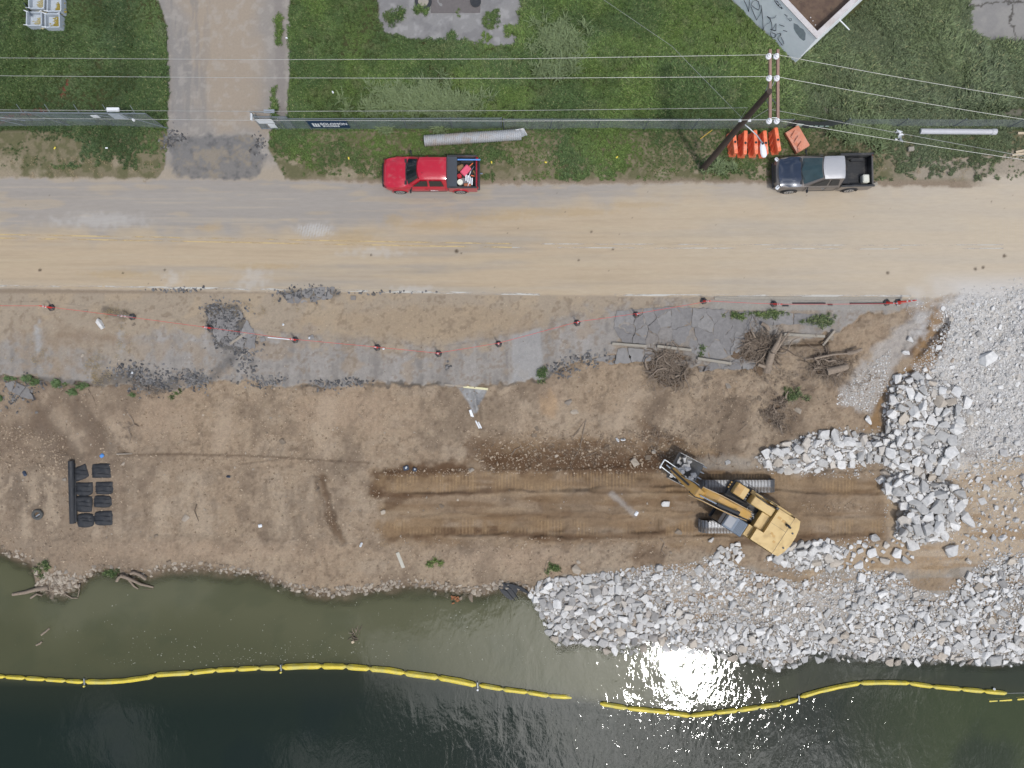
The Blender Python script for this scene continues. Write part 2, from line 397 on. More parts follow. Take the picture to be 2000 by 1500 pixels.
# -- lawn soil
paint(C(70, 82, 46), np.ones(x.size))
paint(C(84, 80, 55), ss(F2, .52, .62) * .6)
paint(C(152, 136, 117), ss(y, 252, 262))
# red-brown hose-like dirt streaks by the left gate
red = smask([(-20, 246), (30, 222), (110, 214)], 7, seed=3); paint(C(120, 70, 60), red * .8)
red2 = smask([(120, 190), (137, 150)], 4, seed=4); paint(C(125, 75, 62), red2)
# -- verge: bare soil
verge = ss(y, 254, 262) * ss(350 - y, -6, 6)
paint(C(134, 125, 100), verge)
paint(C(104, 104, 72), verge * ss(F3, .42, .56) * .75)
paint(C(178, 163, 141), verge * ss(F2, .54, .66) * .65 * ss(y, 290, 320))
paint(C(176, 164, 148), ss(x, 1720, 1800) * verge * ss(y, 285, 305) * .8)
# -- driveway
DRV = [(285, -60), (312, 10), (324, 45), (326, 120), (326, 250), (330, 275), (320, 330), (300, 356), (560, 356), (540, 320), (524, 290), (530, 250), (562, 240), (566, 120), (566, -60), (600, -900), (230, -900)]
drv = pmask(DRV, 2, 3, 10, seed=1)
paint(C(160, 153, 145), drv)
paint(C(176, 160, 140), drv * pmask([(350, -60), (380, 100), (395, 230), (430, 255), (520, 250), (505, 150), (500, -60)], 25, 25, 40, seed=2) * .75)
paint(C(140, 137, 134), drv * ss(SY, .52, .62) * ss(330 - np.abs(x - 360), 250, 320) * .5)
paint(C(150, 146, 142), drv * smask([(305, 0), (345, 110), (350, 240)], 10, 8, 6, 20, seed=5) * .7)
paint(C(185, 178, 168), drv * ss(F3, .55, .68) * .4)
paint(C(183, 168, 146), ss(y, 300, 340) * drv * .7)
aspd = pmask([(330, 272), (372, 262), (505, 268), (515, 310), (500, 345), (440, 356), (398, 384), (392, 352), (345, 345), (332, 320)], 5, 9, 14, seed=6)
paint(C(128, 126, 124), aspd * .85); paint(C(100, 99, 100), aspd * ss(F3 * .6 + F4 * .4, .45, .70) * .6)
paint(C(168, 154, 132), aspd * ss(F2 * .7 + F4 * .3, .52, .66) * .55)
paint(C(120, 112, 112), drv * smask([(545, 0), (548, 245)], 9, 3, 4, seed=7) * .25)
# -- slabs of old paving in the lawn
PAD = [(738, -60), (738, 30), (748, 62), (800, 76), (870, 82), (940, 86), (1004, 92), (1018, 60), (1022, -60)]
pad = pmask(PAD, 1.5, 4, 12, seed=8)
paint(C(152, 150, 148), pad); paint(C(176, 174, 172), pad * ss(F3, .52, .66) * .6); paint(C(126, 124, 124), pad * ss(F2, .55, .65) * .5)
PAD2 = [(1893, -60), (1893, 45), (1885, 66), (1930, 84), (2000, 95), (2600, 120), (2600, -60)]
pad2 = pmask(PAD2, 2, 3, 12, seed=9)
paint(C(158, 155, 150), pad2); paint(C(140, 138, 136), pad2 * ss(F2, .5, .64) * .5)
crk = np.minimum(line_d(x + (F3 - .5) * 26, y, [(1985, -20), (1978, 40), (1980, 95)]), line_d(x, y + (F3 - .5) * 22, [(1895, 12), (1945, 4), (2010, 10)]))
paint(C(88, 84, 78), pad2 * ss(1.9 - crk, -.8, .8) * .9)
paint(C(132, 128, 116), smask([(1600, 213), (1760, 212), (2060, 222)], 7, 4, 4, seed=10) * .7)
# -- road
rd_t = 347 + (F3 - .5) * 10 + interp(x, [(0, 0), (540, 4), (700, 10), (1000, 14), (1400, 10), (1700, 16), (1900, 20), (2000, 8)])
road = ss(y - rd_t, -3, 4) * ss(575 + interp(x, [(0, -12), (1000, 2), (1700, 8)]) - y + (F3 - .5) * 4, -3, 3)
road = np.maximum(road, ss(x, 1880, 1960) * ss(y, 335, 352) * ss(640 - y, -20, 20))
paint(C(180, 169, 153), road)
grey = road * ss(455 - y + (F2 - .5) * 60 - interp(x, [(0, 0), (640, 0), (980, 45), (1300, 70), (1900, 75)]), -25, 25)
paint(C(170, 163, 155), grey * .9)
tan = road * (1 - grey) * ss(fbm(x, y, 300, 22, octv=4, seed=120), .15, .55)
paint(C(197, 177, 149), tan * .9)
paint(C(196, 178, 150), road * ss(fbm(x, y, 90, 14, octv=3, seed=121), .58, .70) * .45)
paint(C(152, 145, 138), road * (1 - tan) * ss(SX, .45, .75) * .25)
paint(C(199, 184, 160), road * ss(SX2, .56, .80) * .35)
paint(C(160, 142, 118), road * ss(SX2, .44, .22) * .22 * (1 - grey * .7))
for i, (tx, ty, rx, ry) in enumerate(((410, 445, 24, 6), (860, 440, 60, 8), (1090, 415, 110, 7), (960, 425, 70, 6), (520, 520, 70, 5), (1250, 400, 60, 5), (690, 465, 40, 14), (230, 535, 60, 7), (770, 430, 18, 10))):
    paint(C(188, 164, 126), road * blob(tx, ty, rx, ry, .5, seed=i, amt=.6) * .5)
for i, (tx, ty, rx, ry) in enumerate(((340, 545, 12, 12), (495, 545, 22, 14), (615, 448, 26, 9), (735, 492, 40, 7), (810, 565, 30, 5), (190, 430, 60, 10))):
    paint(C(206, 202, 196), road * blob(tx, ty, rx * 1.2, ry * 1.1, .9, seed=i + 40, amt=1.0, sc=9) * .42)
cl = road * blob(613, 450, 30, 12, .4, seed=51) * (np.sin((x + y * .25) * 2 * np.pi / 5.5) > .1); paint(C(206, 203, 198), cl * .6)
paint(C(210, 196, 175), road * ss(x + (F2 - .5) * 200, 900, 2000) * .75)
paint(C(206, 190, 164), road * ss(x, 1850, 1930) * ss(490 - y, 0, 30) * ss(y, 420, 440) * (np.sin(x * 2 * np.pi / 5.6) > 0) * .55)
spk = ss(vn(x / 4.2, y / 3.6, 140), .975, .99) * ss(F1, .4, .6); paint(C(120, 108, 92), road * spk * .8)
for i, (tx, ty, rr) in enumerate(((892, 491, 3.5), (901, 495, 2), (1197, 487, 2.2), (1734, 533, 3), (1962, 500, 3.5), (725, 498, 2), (322, 527, 2.4), (240, 533, 2), (78, 527, 3), (1920, 522, 3), (1905, 525, 3), (1130, 508, 2), (1155, 453, 2.4))):
    paint(C(86, 72, 58), blob(tx, ty, rr, rr, .5, seed=i + 60) * .85)
# -- shoulder: broken asphalt under tracked-out soil
shd = ss(y - 572, -2, 4) * ss(EDGEY + 10 - y, -8, 8) * ss(1900 - x, -60, 30) * (1 - road)
paint(C(172, 157, 137), shd)
SYB = fbm(x, y, 13, 110, octv=4, seed=109); SY = SYB * .55 + F3 * .45
grm = ss(y + (F2 - .5) * 110 + (F3 - .5) * 40 - interp(x, [(0, 640), (240, 655), (480, 648), (700, 672), (860, 690), (980, 650), (1060, 628), (1200, 600), (1400, 592), (1850, 588)]), -16, 16)
grm = grm * (1 - ss(F1, .52, .64) * ss(260 - x, -60, 60) * .8)
paint(C(160, 155, 149), shd * grm * .88)
paint(C(176, 171, 165), shd * grm * ss(SY, .50, .70) * .6)
paint(C(130, 124, 118), shd * grm * ss(SY, .50, .30) * .6)
paint(C(166, 148, 126), shd * grm * ss(F2, .56, .68) * .55)
paint(C(186, 166, 138), shd * (1 - grm) * ss(F2, .5, .66) * .5)
paint(C(172, 152, 126), shd * blob(860, 630, 220, 32, .4, seed=70) * .75)
paint(C(138, 121, 102), shd * ss(F3 * .6 + F4 * .4, .54, .68) * .55)
paint(C(172, 170, 167), shd * pmask([(1000, 655), (1056, 640), (1062, 745), (1002, 745)], 3, 3, 12, seed=11) * .7)
paint(C(158, 140, 119), shd * pmask([(30, 620), (120, 610), (230, 630), (235, 660), (150, 690), (160, 735), (40, 730)], 22, 34, 30, seed=12) * .6 * ss(F3, .25, .6))
paint(C(118, 108, 96), shd * smask([(205, 605), (240, 615)], 8, 4, 6, seed=13) * .8)
paint(C(178, 178, 176), shd * blob(75, 660, 7, 24, .8, seed=81, amt=1.1, sc=7) * .7); paint(C(178, 178, 176), shd * blob(236, 665, 6, 22, .8, seed=82, amt=1.1, sc=7) * .7)
paint(C(142, 120, 100), shd * smask([(120, 655), (205, 660), (250, 665)], 8, 8, 8, seed=14) * .4)
# gutter strip with flush concrete
gut = ss(y, 584, 587) * ss(608 - y, 0, 3) * ss(x, 1380, 1400) * ss(1770 - x, 0, 20)
paint(C(166, 162, 154), gut * .8)
# rubble ramp / dust
dust = ss(x + (F2 - .5) * 120 + (y - 560) * .12, 1760, 1880) * ss(y, 520, 575) * ss(SHOREY - y, -20, 0)
paint(C(214, 209, 202), dust)
params = 0
# -- bank soil
bank = ss(y - EDGEY + (F3 - .5) * 12, -3, 3) * ss(SHOREY + 30 - y, -10, 10) * (1 - dust)
paint(C(165, 145, 122), bank)
paint(C(172, 154, 132), bank * ss(F1, .42, .68) * .55)
paint(C(142, 125, 107), bank * ss(F2 * .5 + F1 * .5, .46, .68) * .55)
paint(C(172, 156, 136), bank * ss(F2 * .5 + fbm(x, y, 90, 24, octv=3, seed=160) * .5, .50, .32) * .5)
paint(C(116, 99, 83), bank * ss(F3, .54, .78) * .45)
paint(C(174, 156, 132), bank * ss(F3, .46, .26) * .45)
paint(C(104, 88, 72), bank * ss(F4, .66, .86) * .45); paint(C(186, 170, 148), bank * ss(F4, .34, .12) * .4)
paint(C(140, 124, 108), bank * ss(x, 430, 200) * .45)
for i, (tx, ty, rx, ry, an) in enumerate(((120, 870, 34, 90, -.6), (60, 960, 50, 50, 0), (180, 830, 18, 70, -.7))):
    paint(C(120, 106, 92), bank * blob(tx, ty, rx, ry, .4, seed=i + 90, ang=an) * .6)
paint(C(184, 166, 143), bank * ss(fbm(x, y, 26, 120, octv=4, seed=130) * .6 + F3 * .4, .50, .62) * ss(y, 905, 930) * ss(1060 - y, 0, 20) * ss(720 - x, 0, 60) * .75)
paint(C(122, 106, 90), bank * ss(fbm(x, y, 20, 90, octv=3, seed=133) * .6 + F3 * .4, .52, .64) * ss(y, 905, 930) * ss(1060 - y, 0, 20) * ss(740 - x, 0, 60) * .4)
paint(C(112, 94, 78), bank * smask([(230, 889), (350, 887), (470, 890), (540, 893), (720, 904)], 2.2, 1.5, 2, 8, seed=34) * .7)
digz = bank * pmask([(725, 925), (900, 905), (960, 868), (1290, 850), (1400, 880), (1500, 925), (1745, 935), (1740, 1060), (1400, 1065), (900, 1065), (745, 1060), (735, 1000)], 12, 16, 30, seed=31)
paint(C(140, 116, 90), digz * (.40 + .5 * ss(fbm(x, y, 120, 16, octv=4, seed=161), .35, .65)))
paint(C(118, 92, 66), digz * ss(fbm(x, y, 70, 12, octv=4, seed=162), .54, .70) * .55)
paint(C(168, 146, 118), digz * ss(fbm(x, y, 90, 14, octv=4, seed=163), .52, .68) * .5)
for i, (tx, ty, rx, ry) in enumerate(((1075, 775, 24, 34), (300, 810, 70, 40), (680, 800, 100, 40), (1000, 1090, 120, 25), (420, 1075, 200, 16))):
    paint(C(176, 154, 131), bank * blob(tx, ty, rx, ry, .8, seed=i + 95) * .5)
paint(C(186, 158, 126), bank * blob(1072, 790, 16, 26, .4, seed=99) * .8)
for i, (pts, wd) in enumerate((([(78, 772), (165, 872)], 11), ([(185, 800), (255, 868)], 9), ([(440, 790), (430, 870)], 16), ([(640, 790), (630, 880)], 18), ([(1000, 770), (1010, 840)], 12), ([(1240, 760), (1200, 850)], 14))):
    paint(C(186, 167, 144), bank * smask(pts, wd, 9, 10, 16, seed=300 + i) * .5)
for i, (pts, wd) in enumerate((([(55, 780), (140, 885)], 8), ([(150, 780), (245, 885)], 2.5), ([(120, 760), (60, 830)], 10), ([(1290, 770), (1270, 850)], 18), ([(1440, 790), (1420, 880)], 20), ([(1580, 770), (1540, 830)], 16))):
    paint(C(120, 103, 87), bank * smask(pts, wd, 7, 8, 14, seed=320 + i) * .5)
paint(C(118, 101, 86), bank * ss(900 - y, -20, 30) * ss(240 - x + (F2 - .5) * 120, -20, 60) * ss(F2, .35, .6) * .55)
paint(C(120, 104, 88), bank * ss(F1 * .5 + F2 * .5, .52, .64) * .35)
# damp dark soil where the machine has dug
DARK = C(96, 72, 52); DK2 = C(122, 94, 66)
for i, (pts, wd, a) in enumerate((([(735, 960), (740, 935), (800, 920), (900, 916)], 14, .85), ([(735, 965), (790, 968), (900, 962), (1000, 955)], 5, .7), ([(760, 985), (790, 970)], 10, .6),
        ([(930, 880), (1000, 890), (1120, 885), (1200, 895), (1290, 890)], 20, .7), ([(960, 905), (1080, 915), (1180, 918), (1290, 905)], 14, .75), ([(1260, 835), (1330, 870), (1360, 900)], 14, .5),
        ([(630, 935), (642, 985), (650, 1020), (668, 1055)], 8, .6), ([(815, 1045), (860, 1038), (930, 1036), (1060, 1045)], 7, .75), ([(760, 1055), (800, 1040)], 7, .5),
        ([(1060, 985), (1110, 1000)], 9, .4), ([(1050, 1048), (1150, 1050), (1300, 1040)], 7, .6), ([(1250, 1080), (1290, 1090)], 16, .5), ([(1430, 1060), (1600, 1050), (1720, 1042)], 6, .6),
        ([(1775, 690), (1800, 660), (1815, 630)], 6, .9), ([(1830, 680), (1845, 640)], 8, .95), ([(1785, 720), (1768, 740)], 6, .6), ([(1870, 1000), (1905, 960)], 14, .6), ([(1885, 1030), (1925, 1020)], 7, .5), ([(1890, 890), (1915, 885)], 8, .5))):
    paint(DARK, (bank + dust).clip(0, 1) * smask(pts, wd, wd * .6, wd * .9, 14, seed=200 + i) * a)
for i, (pts, wd, a) in enumerate((([(745, 945), (1100, 945), (1400, 945), (1735, 948)], 17, .75), ([(745, 1030), (1100, 1025), (1400, 1028), (1735, 1030)], 16, .75), ([(1070, 985), (1380, 985)], 20, .4), ([(1560, 988), (1720, 990)], 18, .35),
        ([(940, 870), (1260, 845)], 20, .35))):
    paint(C(148, 123, 94), (1 - .6 * ss(F1, .48, .6)) * bank * ss(F2 * .6 + F3 * .4, .34, .56) * .95 * smask(pts, wd, 8, 10, 22, seed=240 + i) * a)
tr = np.zeros(x.size)
for (xa, xb, yc_, hw) in ((728, 1740, 945, 16), (738, 1740, 1030, 14)):
    cyy = yc_ + (fbm(x, y * 0 + 3, 150, octv=3, seed=int(xa + yc_)) - .5) * 16; tr = np.maximum(tr, ss(hw - np.abs(y - cyy + (F2 - .5) * 14), -5, 5) * ss(x + (F3 - .5) * 70 + (F2 - .5) * 60, xa, xa + 50) * ss(xb - x, 0, 20) * ss(F2, .30, .52))
paint(C(172, 145, 110), tr * bank * (np.sin(x * 2 * np.pi / 6.4) > .2) * ss(fbm(x, y, 30, octv=2, seed=61), .30, .50) * .6)
paint(C(178, 172, 165), bank * smask([(1385 - 190, 965), (1430 - 190, 1005)], 5, 4, 4, seed=15) * .6)
paint(C(176, 170, 160), bank * blob(1420, 905, 70, 14, .5, seed=111) * .5)
# gravel spill under the pavement edge
fan = pmask([(893, 756), (952, 760), (938, 788), (932, 806), (924, 806), (915, 786)], 2, 2, 8, seed=16); paint(C(158, 158, 158), fan * .95)
paint(C(190, 190, 188), fan * ss(F4, .55, .7) * .5)
# -- dust and rubble floor to the right
rub = pmask([(1035, 1160), (1060, 1135), (1180, 1118), (1350, 1105), (1410, 1085), (1450, 1112), (1600, 1120), (1650, 1100), (1800, 1110), (1900, 1090), (2600, 1070), (2600, 1320), (1700, 1330), (1000, 1300)], 8, 14, 24, seed=17)
paint(C(158, 147, 132), rub * ss(SHOREY + 14 - y, -6, 6)); paint(C(186, 178, 168), rub * ss(SHOREY + 14 - y, -6, 6) * ss(F2, .46, .66) * .6)
paint(C(190, 180, 168), rub * pmask([(1290, 1130), (1400, 1095), (1560, 1140), (1760, 1125), (1850, 1165), (1700, 1200), (1600, 1215), (1480, 1215), (1340, 1200)], 14, 14, 20) * .8)
paint(C(188, 166, 138), (bank + dust + rub).clip(0, 1) * pmask([(1730, 930), (1860, 930), (1930, 900), (2060, 880), (2600, 900), (2600, 1090), (1900, 1100), (1700, 1120), (1560, 1125), (1640, 1075), (1740, 1065)], 12, 24, 36, seed=18) * .85)
paint(C(206, 190, 166), dust * ss(fbm(x, y, 120, 16, octv=3, seed=131), .52, .66) * ss(y, 880, 930) * ss(1060 - y, 0, 40) * .6)
paint(C(160, 132, 98), (dust + rub).clip(0, 1) * ss(fbm(x, y, 150, 14, octv=3, seed=132), .60, .72) * ss(y, 890, 940) * .6)
gfan = pmask([(1640, 765), (1690, 700), (1750, 640), (1790, 610), (1850, 600), (1840, 640), (1760, 700), (1735, 760), (1700, 805), (1630, 790)], 8, 14, 20, seed=19); paint(C(184, 178, 171), gfan * .8)
brn = pmask([(1722, 770), (1740, 740), (1775, 720), (1790, 670), (1830, 600), (1858, 612), (1845, 680), (1815, 725), (1740, 745), (1735, 830), (1690, 840)], 6, 9, 16, seed=20); paint(C(152, 122, 86), brn * .85)
paint(C(86, 66, 46), brn * smask([(1830, 690), (1848, 640)], 7, 4, 4, seed=22) * .9); paint(C(92, 72, 52), brn * smask([(1775, 690), (1808, 640)], 6, 4, 5, seed=23) * .8)
for poly, h in PILES: paint(C(150, 142, 133), pmask(poly, 8, 5, 14) * .8)  # shade between piled stones put into the floor colour as a darker tone
paint(C(214, 212, 210), dust * ss(y, 560, 600) * ss(900 - y, 0, 60) * ss(F3, .45, .6) * .6)
paint(C(176, 173, 170), dust * ss(F3 * .5 + F4 * .5, .52, .66) * ss(y, 600, 640) * ss(920 - y, 0, 60) * .7)
paint(C(150, 146, 142), dust * ss(vn(x / 2.6, y / 2.6, 170), .78, .92) * ss(y, 600, 640) * .6)
# weedy / dark rim on the pavement lip
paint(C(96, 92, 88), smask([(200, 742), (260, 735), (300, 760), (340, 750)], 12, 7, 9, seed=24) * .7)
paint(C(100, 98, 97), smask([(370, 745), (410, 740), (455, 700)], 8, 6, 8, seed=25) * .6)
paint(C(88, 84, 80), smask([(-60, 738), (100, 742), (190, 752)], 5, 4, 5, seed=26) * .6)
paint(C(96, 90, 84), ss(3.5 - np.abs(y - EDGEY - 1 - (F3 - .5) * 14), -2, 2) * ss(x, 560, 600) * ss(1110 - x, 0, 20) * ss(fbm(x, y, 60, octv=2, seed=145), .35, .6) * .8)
ascr = np.maximum(pmask([(402, 598), (470, 594), (490, 650), (468, 690), (425, 680), (405, 640)], 4, 7, 10, seed=27), smask([(560, 575), (655, 572)], 8, 5, 7, 9, seed=28) * .8)
paint(C(92, 90, 88), ascr * .75)
# shoreline: wet rim, then silt under water
wet = ss(9 - np.abs(SHOREY - y), -3, 6) * (1 - rub); paint(C(92, 78, 62), wet * .55)
und = ss(y - SHOREY, 0, 26); paint(C(88, 82, 58), und * .9)
KX = (2.0 - 1.0)
col = np.clip(col, 0.002, 0.9)

# ---- split the sheet into the pieces of the setting
nx, ny = len(XS), len(YS)
ii, jj = np.meshgrid(np.arange(nx - 1), np.arange(ny - 1)); a0 = (jj * nx + ii).ravel()
quads = np.stack([a0 + nx, a0 + nx + 1, a0 + 1, a0], 1)      # image y runs down
cx = x[a0]; cy = y[a0]
def at(arr): return arr[a0]
reg = np.zeros(a0.size, int)
reg[cy > 256] = 2
reg[at(drv) > .5] = 1
reg[(at(pad) > .5)] = 3
reg[(at(pad2) > .5)] = 3
reg[(at(road) > .5)] = 4
reg[(cy > 560) & (at(road) <= .5)] = 5
reg[(cy > at(EDGEY)) & (cy > 572)] = 6
reg[(at(dust) > .5) & (at(road) <= .5)] = 7
reg[(at(rub) > .5) & (cy < at(SHOREY))] = 7
reg[(cy > at(SHOREY))] = 8
s_all = (CAM_H - Zg) / FPX
V = np.stack([(x - 1000) * s_all, (750 - y) * s_all, Zg], 1)
GM = {0: ('lawn_soil', ground_mat('soil_under_grass', amp=.4, bump=.03)), 1: ('driveway', ground_mat('driveway_asphalt', amp=.16, bump=.008)),
      2: ('verge_soil', ground_mat('verge_soil', amp=.3, bump=.025, pebble=.1)), 3: ('old_paving', ground_mat('old_concrete', amp=.12, bump=.006)),
      4: ('road', ground_mat('dusty_road', amp=.13, bump=.006, streak=True)), 5: ('road_shoulder', ground_mat('shoulder', amp=.24, bump=.02, pebble=.05)),
      6: ('river_bank', ground_mat('bank_soil', amp=.34, bump=.045, pebble=.16)), 7: ('rubble_ground', ground_mat('crushed_stone', amp=.34, bump=.04, pebble=.35)),
      8: ('river_bed', ground_mat('river_bed', amp=.2, bump=.01))}
def np_mesh(name, V, F, mat, smooth=True, cols=None):
    me = bpy.data.meshes.new(name); F = np.asarray(F); k = F.shape[1]
    me.vertices.add(len(V)); me.vertices.foreach_set('co', V.astype(np.float32).ravel())
    me.loops.add(F.size); me.loops.foreach_set('vertex_index', F.astype(np.int32).ravel())
    me.polygons.add(len(F)); me.polygons.foreach_set('loop_start', (np.arange(len(F)) * k).astype(np.int32))
    me.polygons.foreach_set('use_smooth', [smooth] * len(F))
    if cols is not None:
        ca = me.color_attributes.new('col', 'FLOAT_COLOR', 'POINT')
        ca.data.foreach_set('color', np.concatenate([cols, np.ones((len(cols), 1))], 1).astype(np.float32).ravel())
    me.materials.append(mat); me.update(calc_edges=True)
    return me
for k, (nm, mt) in GM.items():
    q = quads[reg == k]
    if len(q) == 0: continue
    u, inv = np.unique(q, return_inverse=True)
    o = link(nm, np_mesh(nm, V[u], inv.reshape(-1, 4), mt, True, col[u])); o['kind'] = 'structure'

# ------------------------------------------------------------------ river
def water_mesh():
    wx = np.concatenate([np.linspace(-14000, -300, 12), np.arange(-100, 2101, 12.5), np.linspace(2300, 16000, 12)])
    wy = np.concatenate([np.arange(1030, 1560, 8.0), np.linspace(1640, 5400, 16)])
    X, Y = np.meshgrid(wx, wy); X = X.ravel(); Y = Y.ravel(); z = np.full(X.size, WZ)
    s = (CAM_H - z) / FPX; V = np.stack([(X - 1000) * s, (750 - Y) * s, z], 1)
    depth = np.clip(WZ - zland(X, Y), 0, 3)
    boomy = interp(X, [(-2000, 1330), (0, 1330), (160, 1335), (300, 1320), (550, 1305), (700, 1305), (900, 1335), (1120, 1362), (1200, 1378), (1340, 1398), (1500, 1380), (1560, 1362), (1670, 1334), (1800, 1340), (1960, 1352), (2100, 1362), (2400, 1370)])
    n = fbm(X, Y, 120, octv=3, seed=301); n2 = fbm(X, Y, 45, octv=3, seed=302)
    inside = ss(boomy - Y, -8, 10)
    c = np.zeros((X.size, 3))
    def pt(cc, m):
        nonlocal c
        m = m[:, None]; c = c * (1 - m) + np.array(cc) * m
    pt(C(33, 44, 35), np.ones(X.size))
    pt(C(66, 76, 48), ss(X, 1560, 1900) * .9); pt(C(28, 40, 36), ss(n, .5, .7) * .5)
    pt(C(60, 62, 44), ss(90 - np.abs(Y - boomy), 0, 80) * ss(900 - X, 0, 200) * .35)
    pt(C(88, 89, 64), inside * ss(1560 - X, -160, 200))
    pt(C(104, 104, 78), inside * ss(60 - np.abs(interp(X, SHORE) + 60 - Y), -40, 60) * ss(1150 - X, 0, 260) * .6)
    pt(C(56, 62, 50), inside * ss(X, 1180, 1420) * .9)
    pt(C(66, 68, 52), inside * ss(26 - (boomy - Y), 0, 26) * .5)
    pt(C(74, 80, 58), inside * ss(n2, .55, .68) * .25)
    return V, X, Y, depth, c, len(wx), len(wy)
wv, wX, wY, wdep, wc, wnx, wny = water_mesh()
ii, jj = np.meshgrid(np.arange(wnx - 1), np.arange(wny - 1)); b0 = (jj * wnx + ii).ravel()
wq = np.stack([b0 + wnx, b0 + wnx + 1, b0 + 1, b0], 1)
m, nt, b = new_mat('river_water')
at_c = N(nt, 'ShaderNodeAttribute', attribute_name='col'); at_d = N(nt, 'ShaderNodeAttribute', attribute_name='depth')
L(nt, at_c.outputs['Color'], b.inputs['Base Color']); b.inputs['IOR'].default_value = 1.333; b.inputs['Roughness'].default_value = 0.03
L(nt, smooth(nt, at_d.outputs['Fac'], -0.05, 0.5), b.inputs['Alpha'])
ge = N(nt, 'ShaderNodeNewGeometry')
at_r = N(nt, 'ShaderNodeAttribute', attribute_name='ripple')
mpw = N(nt, 'ShaderNodeMapping', inp={'Rotation': (0, 0, -0.35), 'Scale': (1.5, 0.85, 1)}); L(nt, ge.outputs['Position'], mpw.inputs[0])
wn1 = N(nt, 'ShaderNodeTexNoise', inp={'Scale': 0.55, 'Detail': 3.0, 'Roughness': 0.5, 'Distortion': 0.6}); L(nt, mpw.outputs[0], wn1.inputs['Vector'])
wn2 = N(nt, 'ShaderNodeTexNoise', inp={'Scale': 2.6, 'Detail': 4.0, 'Roughness': 0.55, 'Distortion': 0.8}); L(nt, mpw.outputs[0], wn2.inputs['Vector'])
hh = math_node(nt, 'ADD', math_node(nt, 'MULTIPLY', wn1.outputs['Fac'], 0.042), math_node(nt, 'MULTIPLY', wn2.outputs['Fac'], 0.009))
hh = math_node(nt, 'MULTIPLY', hh, at_r.outputs['Fac'])
bp = N(nt, 'ShaderNodeBump', inp={'Strength': 1.0, 'Distance': 1.0}); L(nt, hh, bp.inputs['Height']); L(nt, bp.outputs[0], b.inputs['Normal'])
wme = np_mesh('river_water', wv, wq, m, True, wc)
da = wme.attributes.new('depth', 'FLOAT', 'POINT'); da.data.foreach_set('value', wdep.astype(np.float32))
rip = 0.25 + 0.75 * ss(wX + (fbm(wX, wY, 120, octv=2, seed=310) - .5) * 260 + (wY - 1350) * .5, 700, 1050)
rip *= 1 - 0.5 * ss(wX, 1850, 1950)
rip *= 1 - 0.45 * ss(1385 - wY, 0, 50)
ra = wme.attributes.new('ripple', 'FLOAT', 'POINT'); ra.data.foreach_set('value', rip.astype(np.float32))
wo_ = link('river_water', wme); wo_['kind'] = 'structure'
# ------------------------------------------------------------------ common materials
M_WHITE = pmat('white_plastic', (0.72, 0.74, 0.76), .5, var=.08)
M_STEEL = pmat('galvanised_steel', (0.42, 0.45, 0.47), .45, .7, var=.15, scale=14)
M_DSTEEL = pmat('dark_steel', (0.05, 0.052, 0.055), .5, .5, var=.3, scale=9)
M_BLACK = pmat('black_plastic', (0.018, 0.019, 0.022), .55, var=.3)
M_RUBBER = pmat('tyre_rubber', (0.022, 0.022, 0.023), .85, var=.3, scale=20, dirt=C(150, 130, 108), dirt_amt=.25)
M_RIM = pmat('alloy_rim', (0.55, 0.56, 0.58), .3, .8, var=.1)
M_GLASS = pmat('tinted_glass', (0.012, 0.016, 0.02), .06, var=.3, scale=1.5, spec=.8)
M_WOODP = pmat('creosoted_wood', (0.055, 0.038, 0.03), .85, var=.5, scale=5, stretch=(4, 4, .4), bump=.01)
M_ARM = pmat('weathered_crossarm', (0.30, 0.19, 0.15), .85, var=.35, scale=5, stretch=(3, .5, 3), bump=.004)
M_BOARD = pmat('grey_board', (0.30, 0.26, 0.21), .9, var=.3, scale=6, bump=.004)
M_BOARDL = pmat('pale_lumber', (0.50, 0.41, 0.29), .85, var=.2, scale=6, bump=.003)
M_WIRE = pmat('bare_conductor', (0.40, 0.40, 0.38), .5, .4, var=.1)
M_ORANGE = pmat('orange_plastic', (0.78, 0.17, 0.07), .55, var=.12, scale=3, dirt=(.80, .38, .27), dirt_amt=.35)
M_ORANGE_F = pmat('faded_orange_plastic', (0.58, 0.22, 0.13), .6, var=.12, scale=3, dirt=(.6, .36, .28), dirt_amt=.4)
M_RED_R = pmat('red_rope', (0.62, 0.05, 0.05), .7, var=.2)
M_BARK = pmat('root_wood', (0.235, 0.185, 0.14), .92, var=.45, scale=7, bump=.01)
M_BARK2 = pmat('dark_root_wood', (0.12, 0.09, 0.065), .92, var=.45, scale=9, bump=.01)
M_SOILO = pmat('clinging_soil', C(116, 96, 76), .95, var=.35, scale=9, bump=.03)
M_CURB = pmat('dusty_concrete', C(172, 164, 150), .9, var=.2, scale=8, bump=.006)
M_TARP = pmat('black_geotextile', (0.018, 0.020, 0.024), .62, var=.3, scale=5, dirt=(.05, .05, .052), dirt_amt=.3)
M_YEL = pmat('yellow_boom_fabric', (0.66, 0.52, 0.05), .5, var=.14, scale=4, dirt=(.50, .46, .16), dirt_amt=.4)
M_CAT = pmat('construction_yellow', (0.52, 0.355, 0.125), .42, var=.07, scale=1.2, dirt=(.46, .33, .17), dirt_amt=.35)
M_CATD = pmat('worn_boom_yellow', (0.46, 0.27, 0.07), .5, var=.12, scale=2, dirt=(.36, .24, .13), dirt_amt=.35)
M_TRACK = pmat('track_steel', (0.20, 0.205, 0.215), .42, .75, var=.4, scale=7, dirt=(.22, .18, .14), dirt_amt=.35)
M_CHROME = pmat('cylinder_rod', (0.7, 0.72, 0.74), .15, 1.0, var=.05)
M_HOSE = pmat('hydraulic_hose', (0.03, 0.03, 0.032), .5, var=.2)
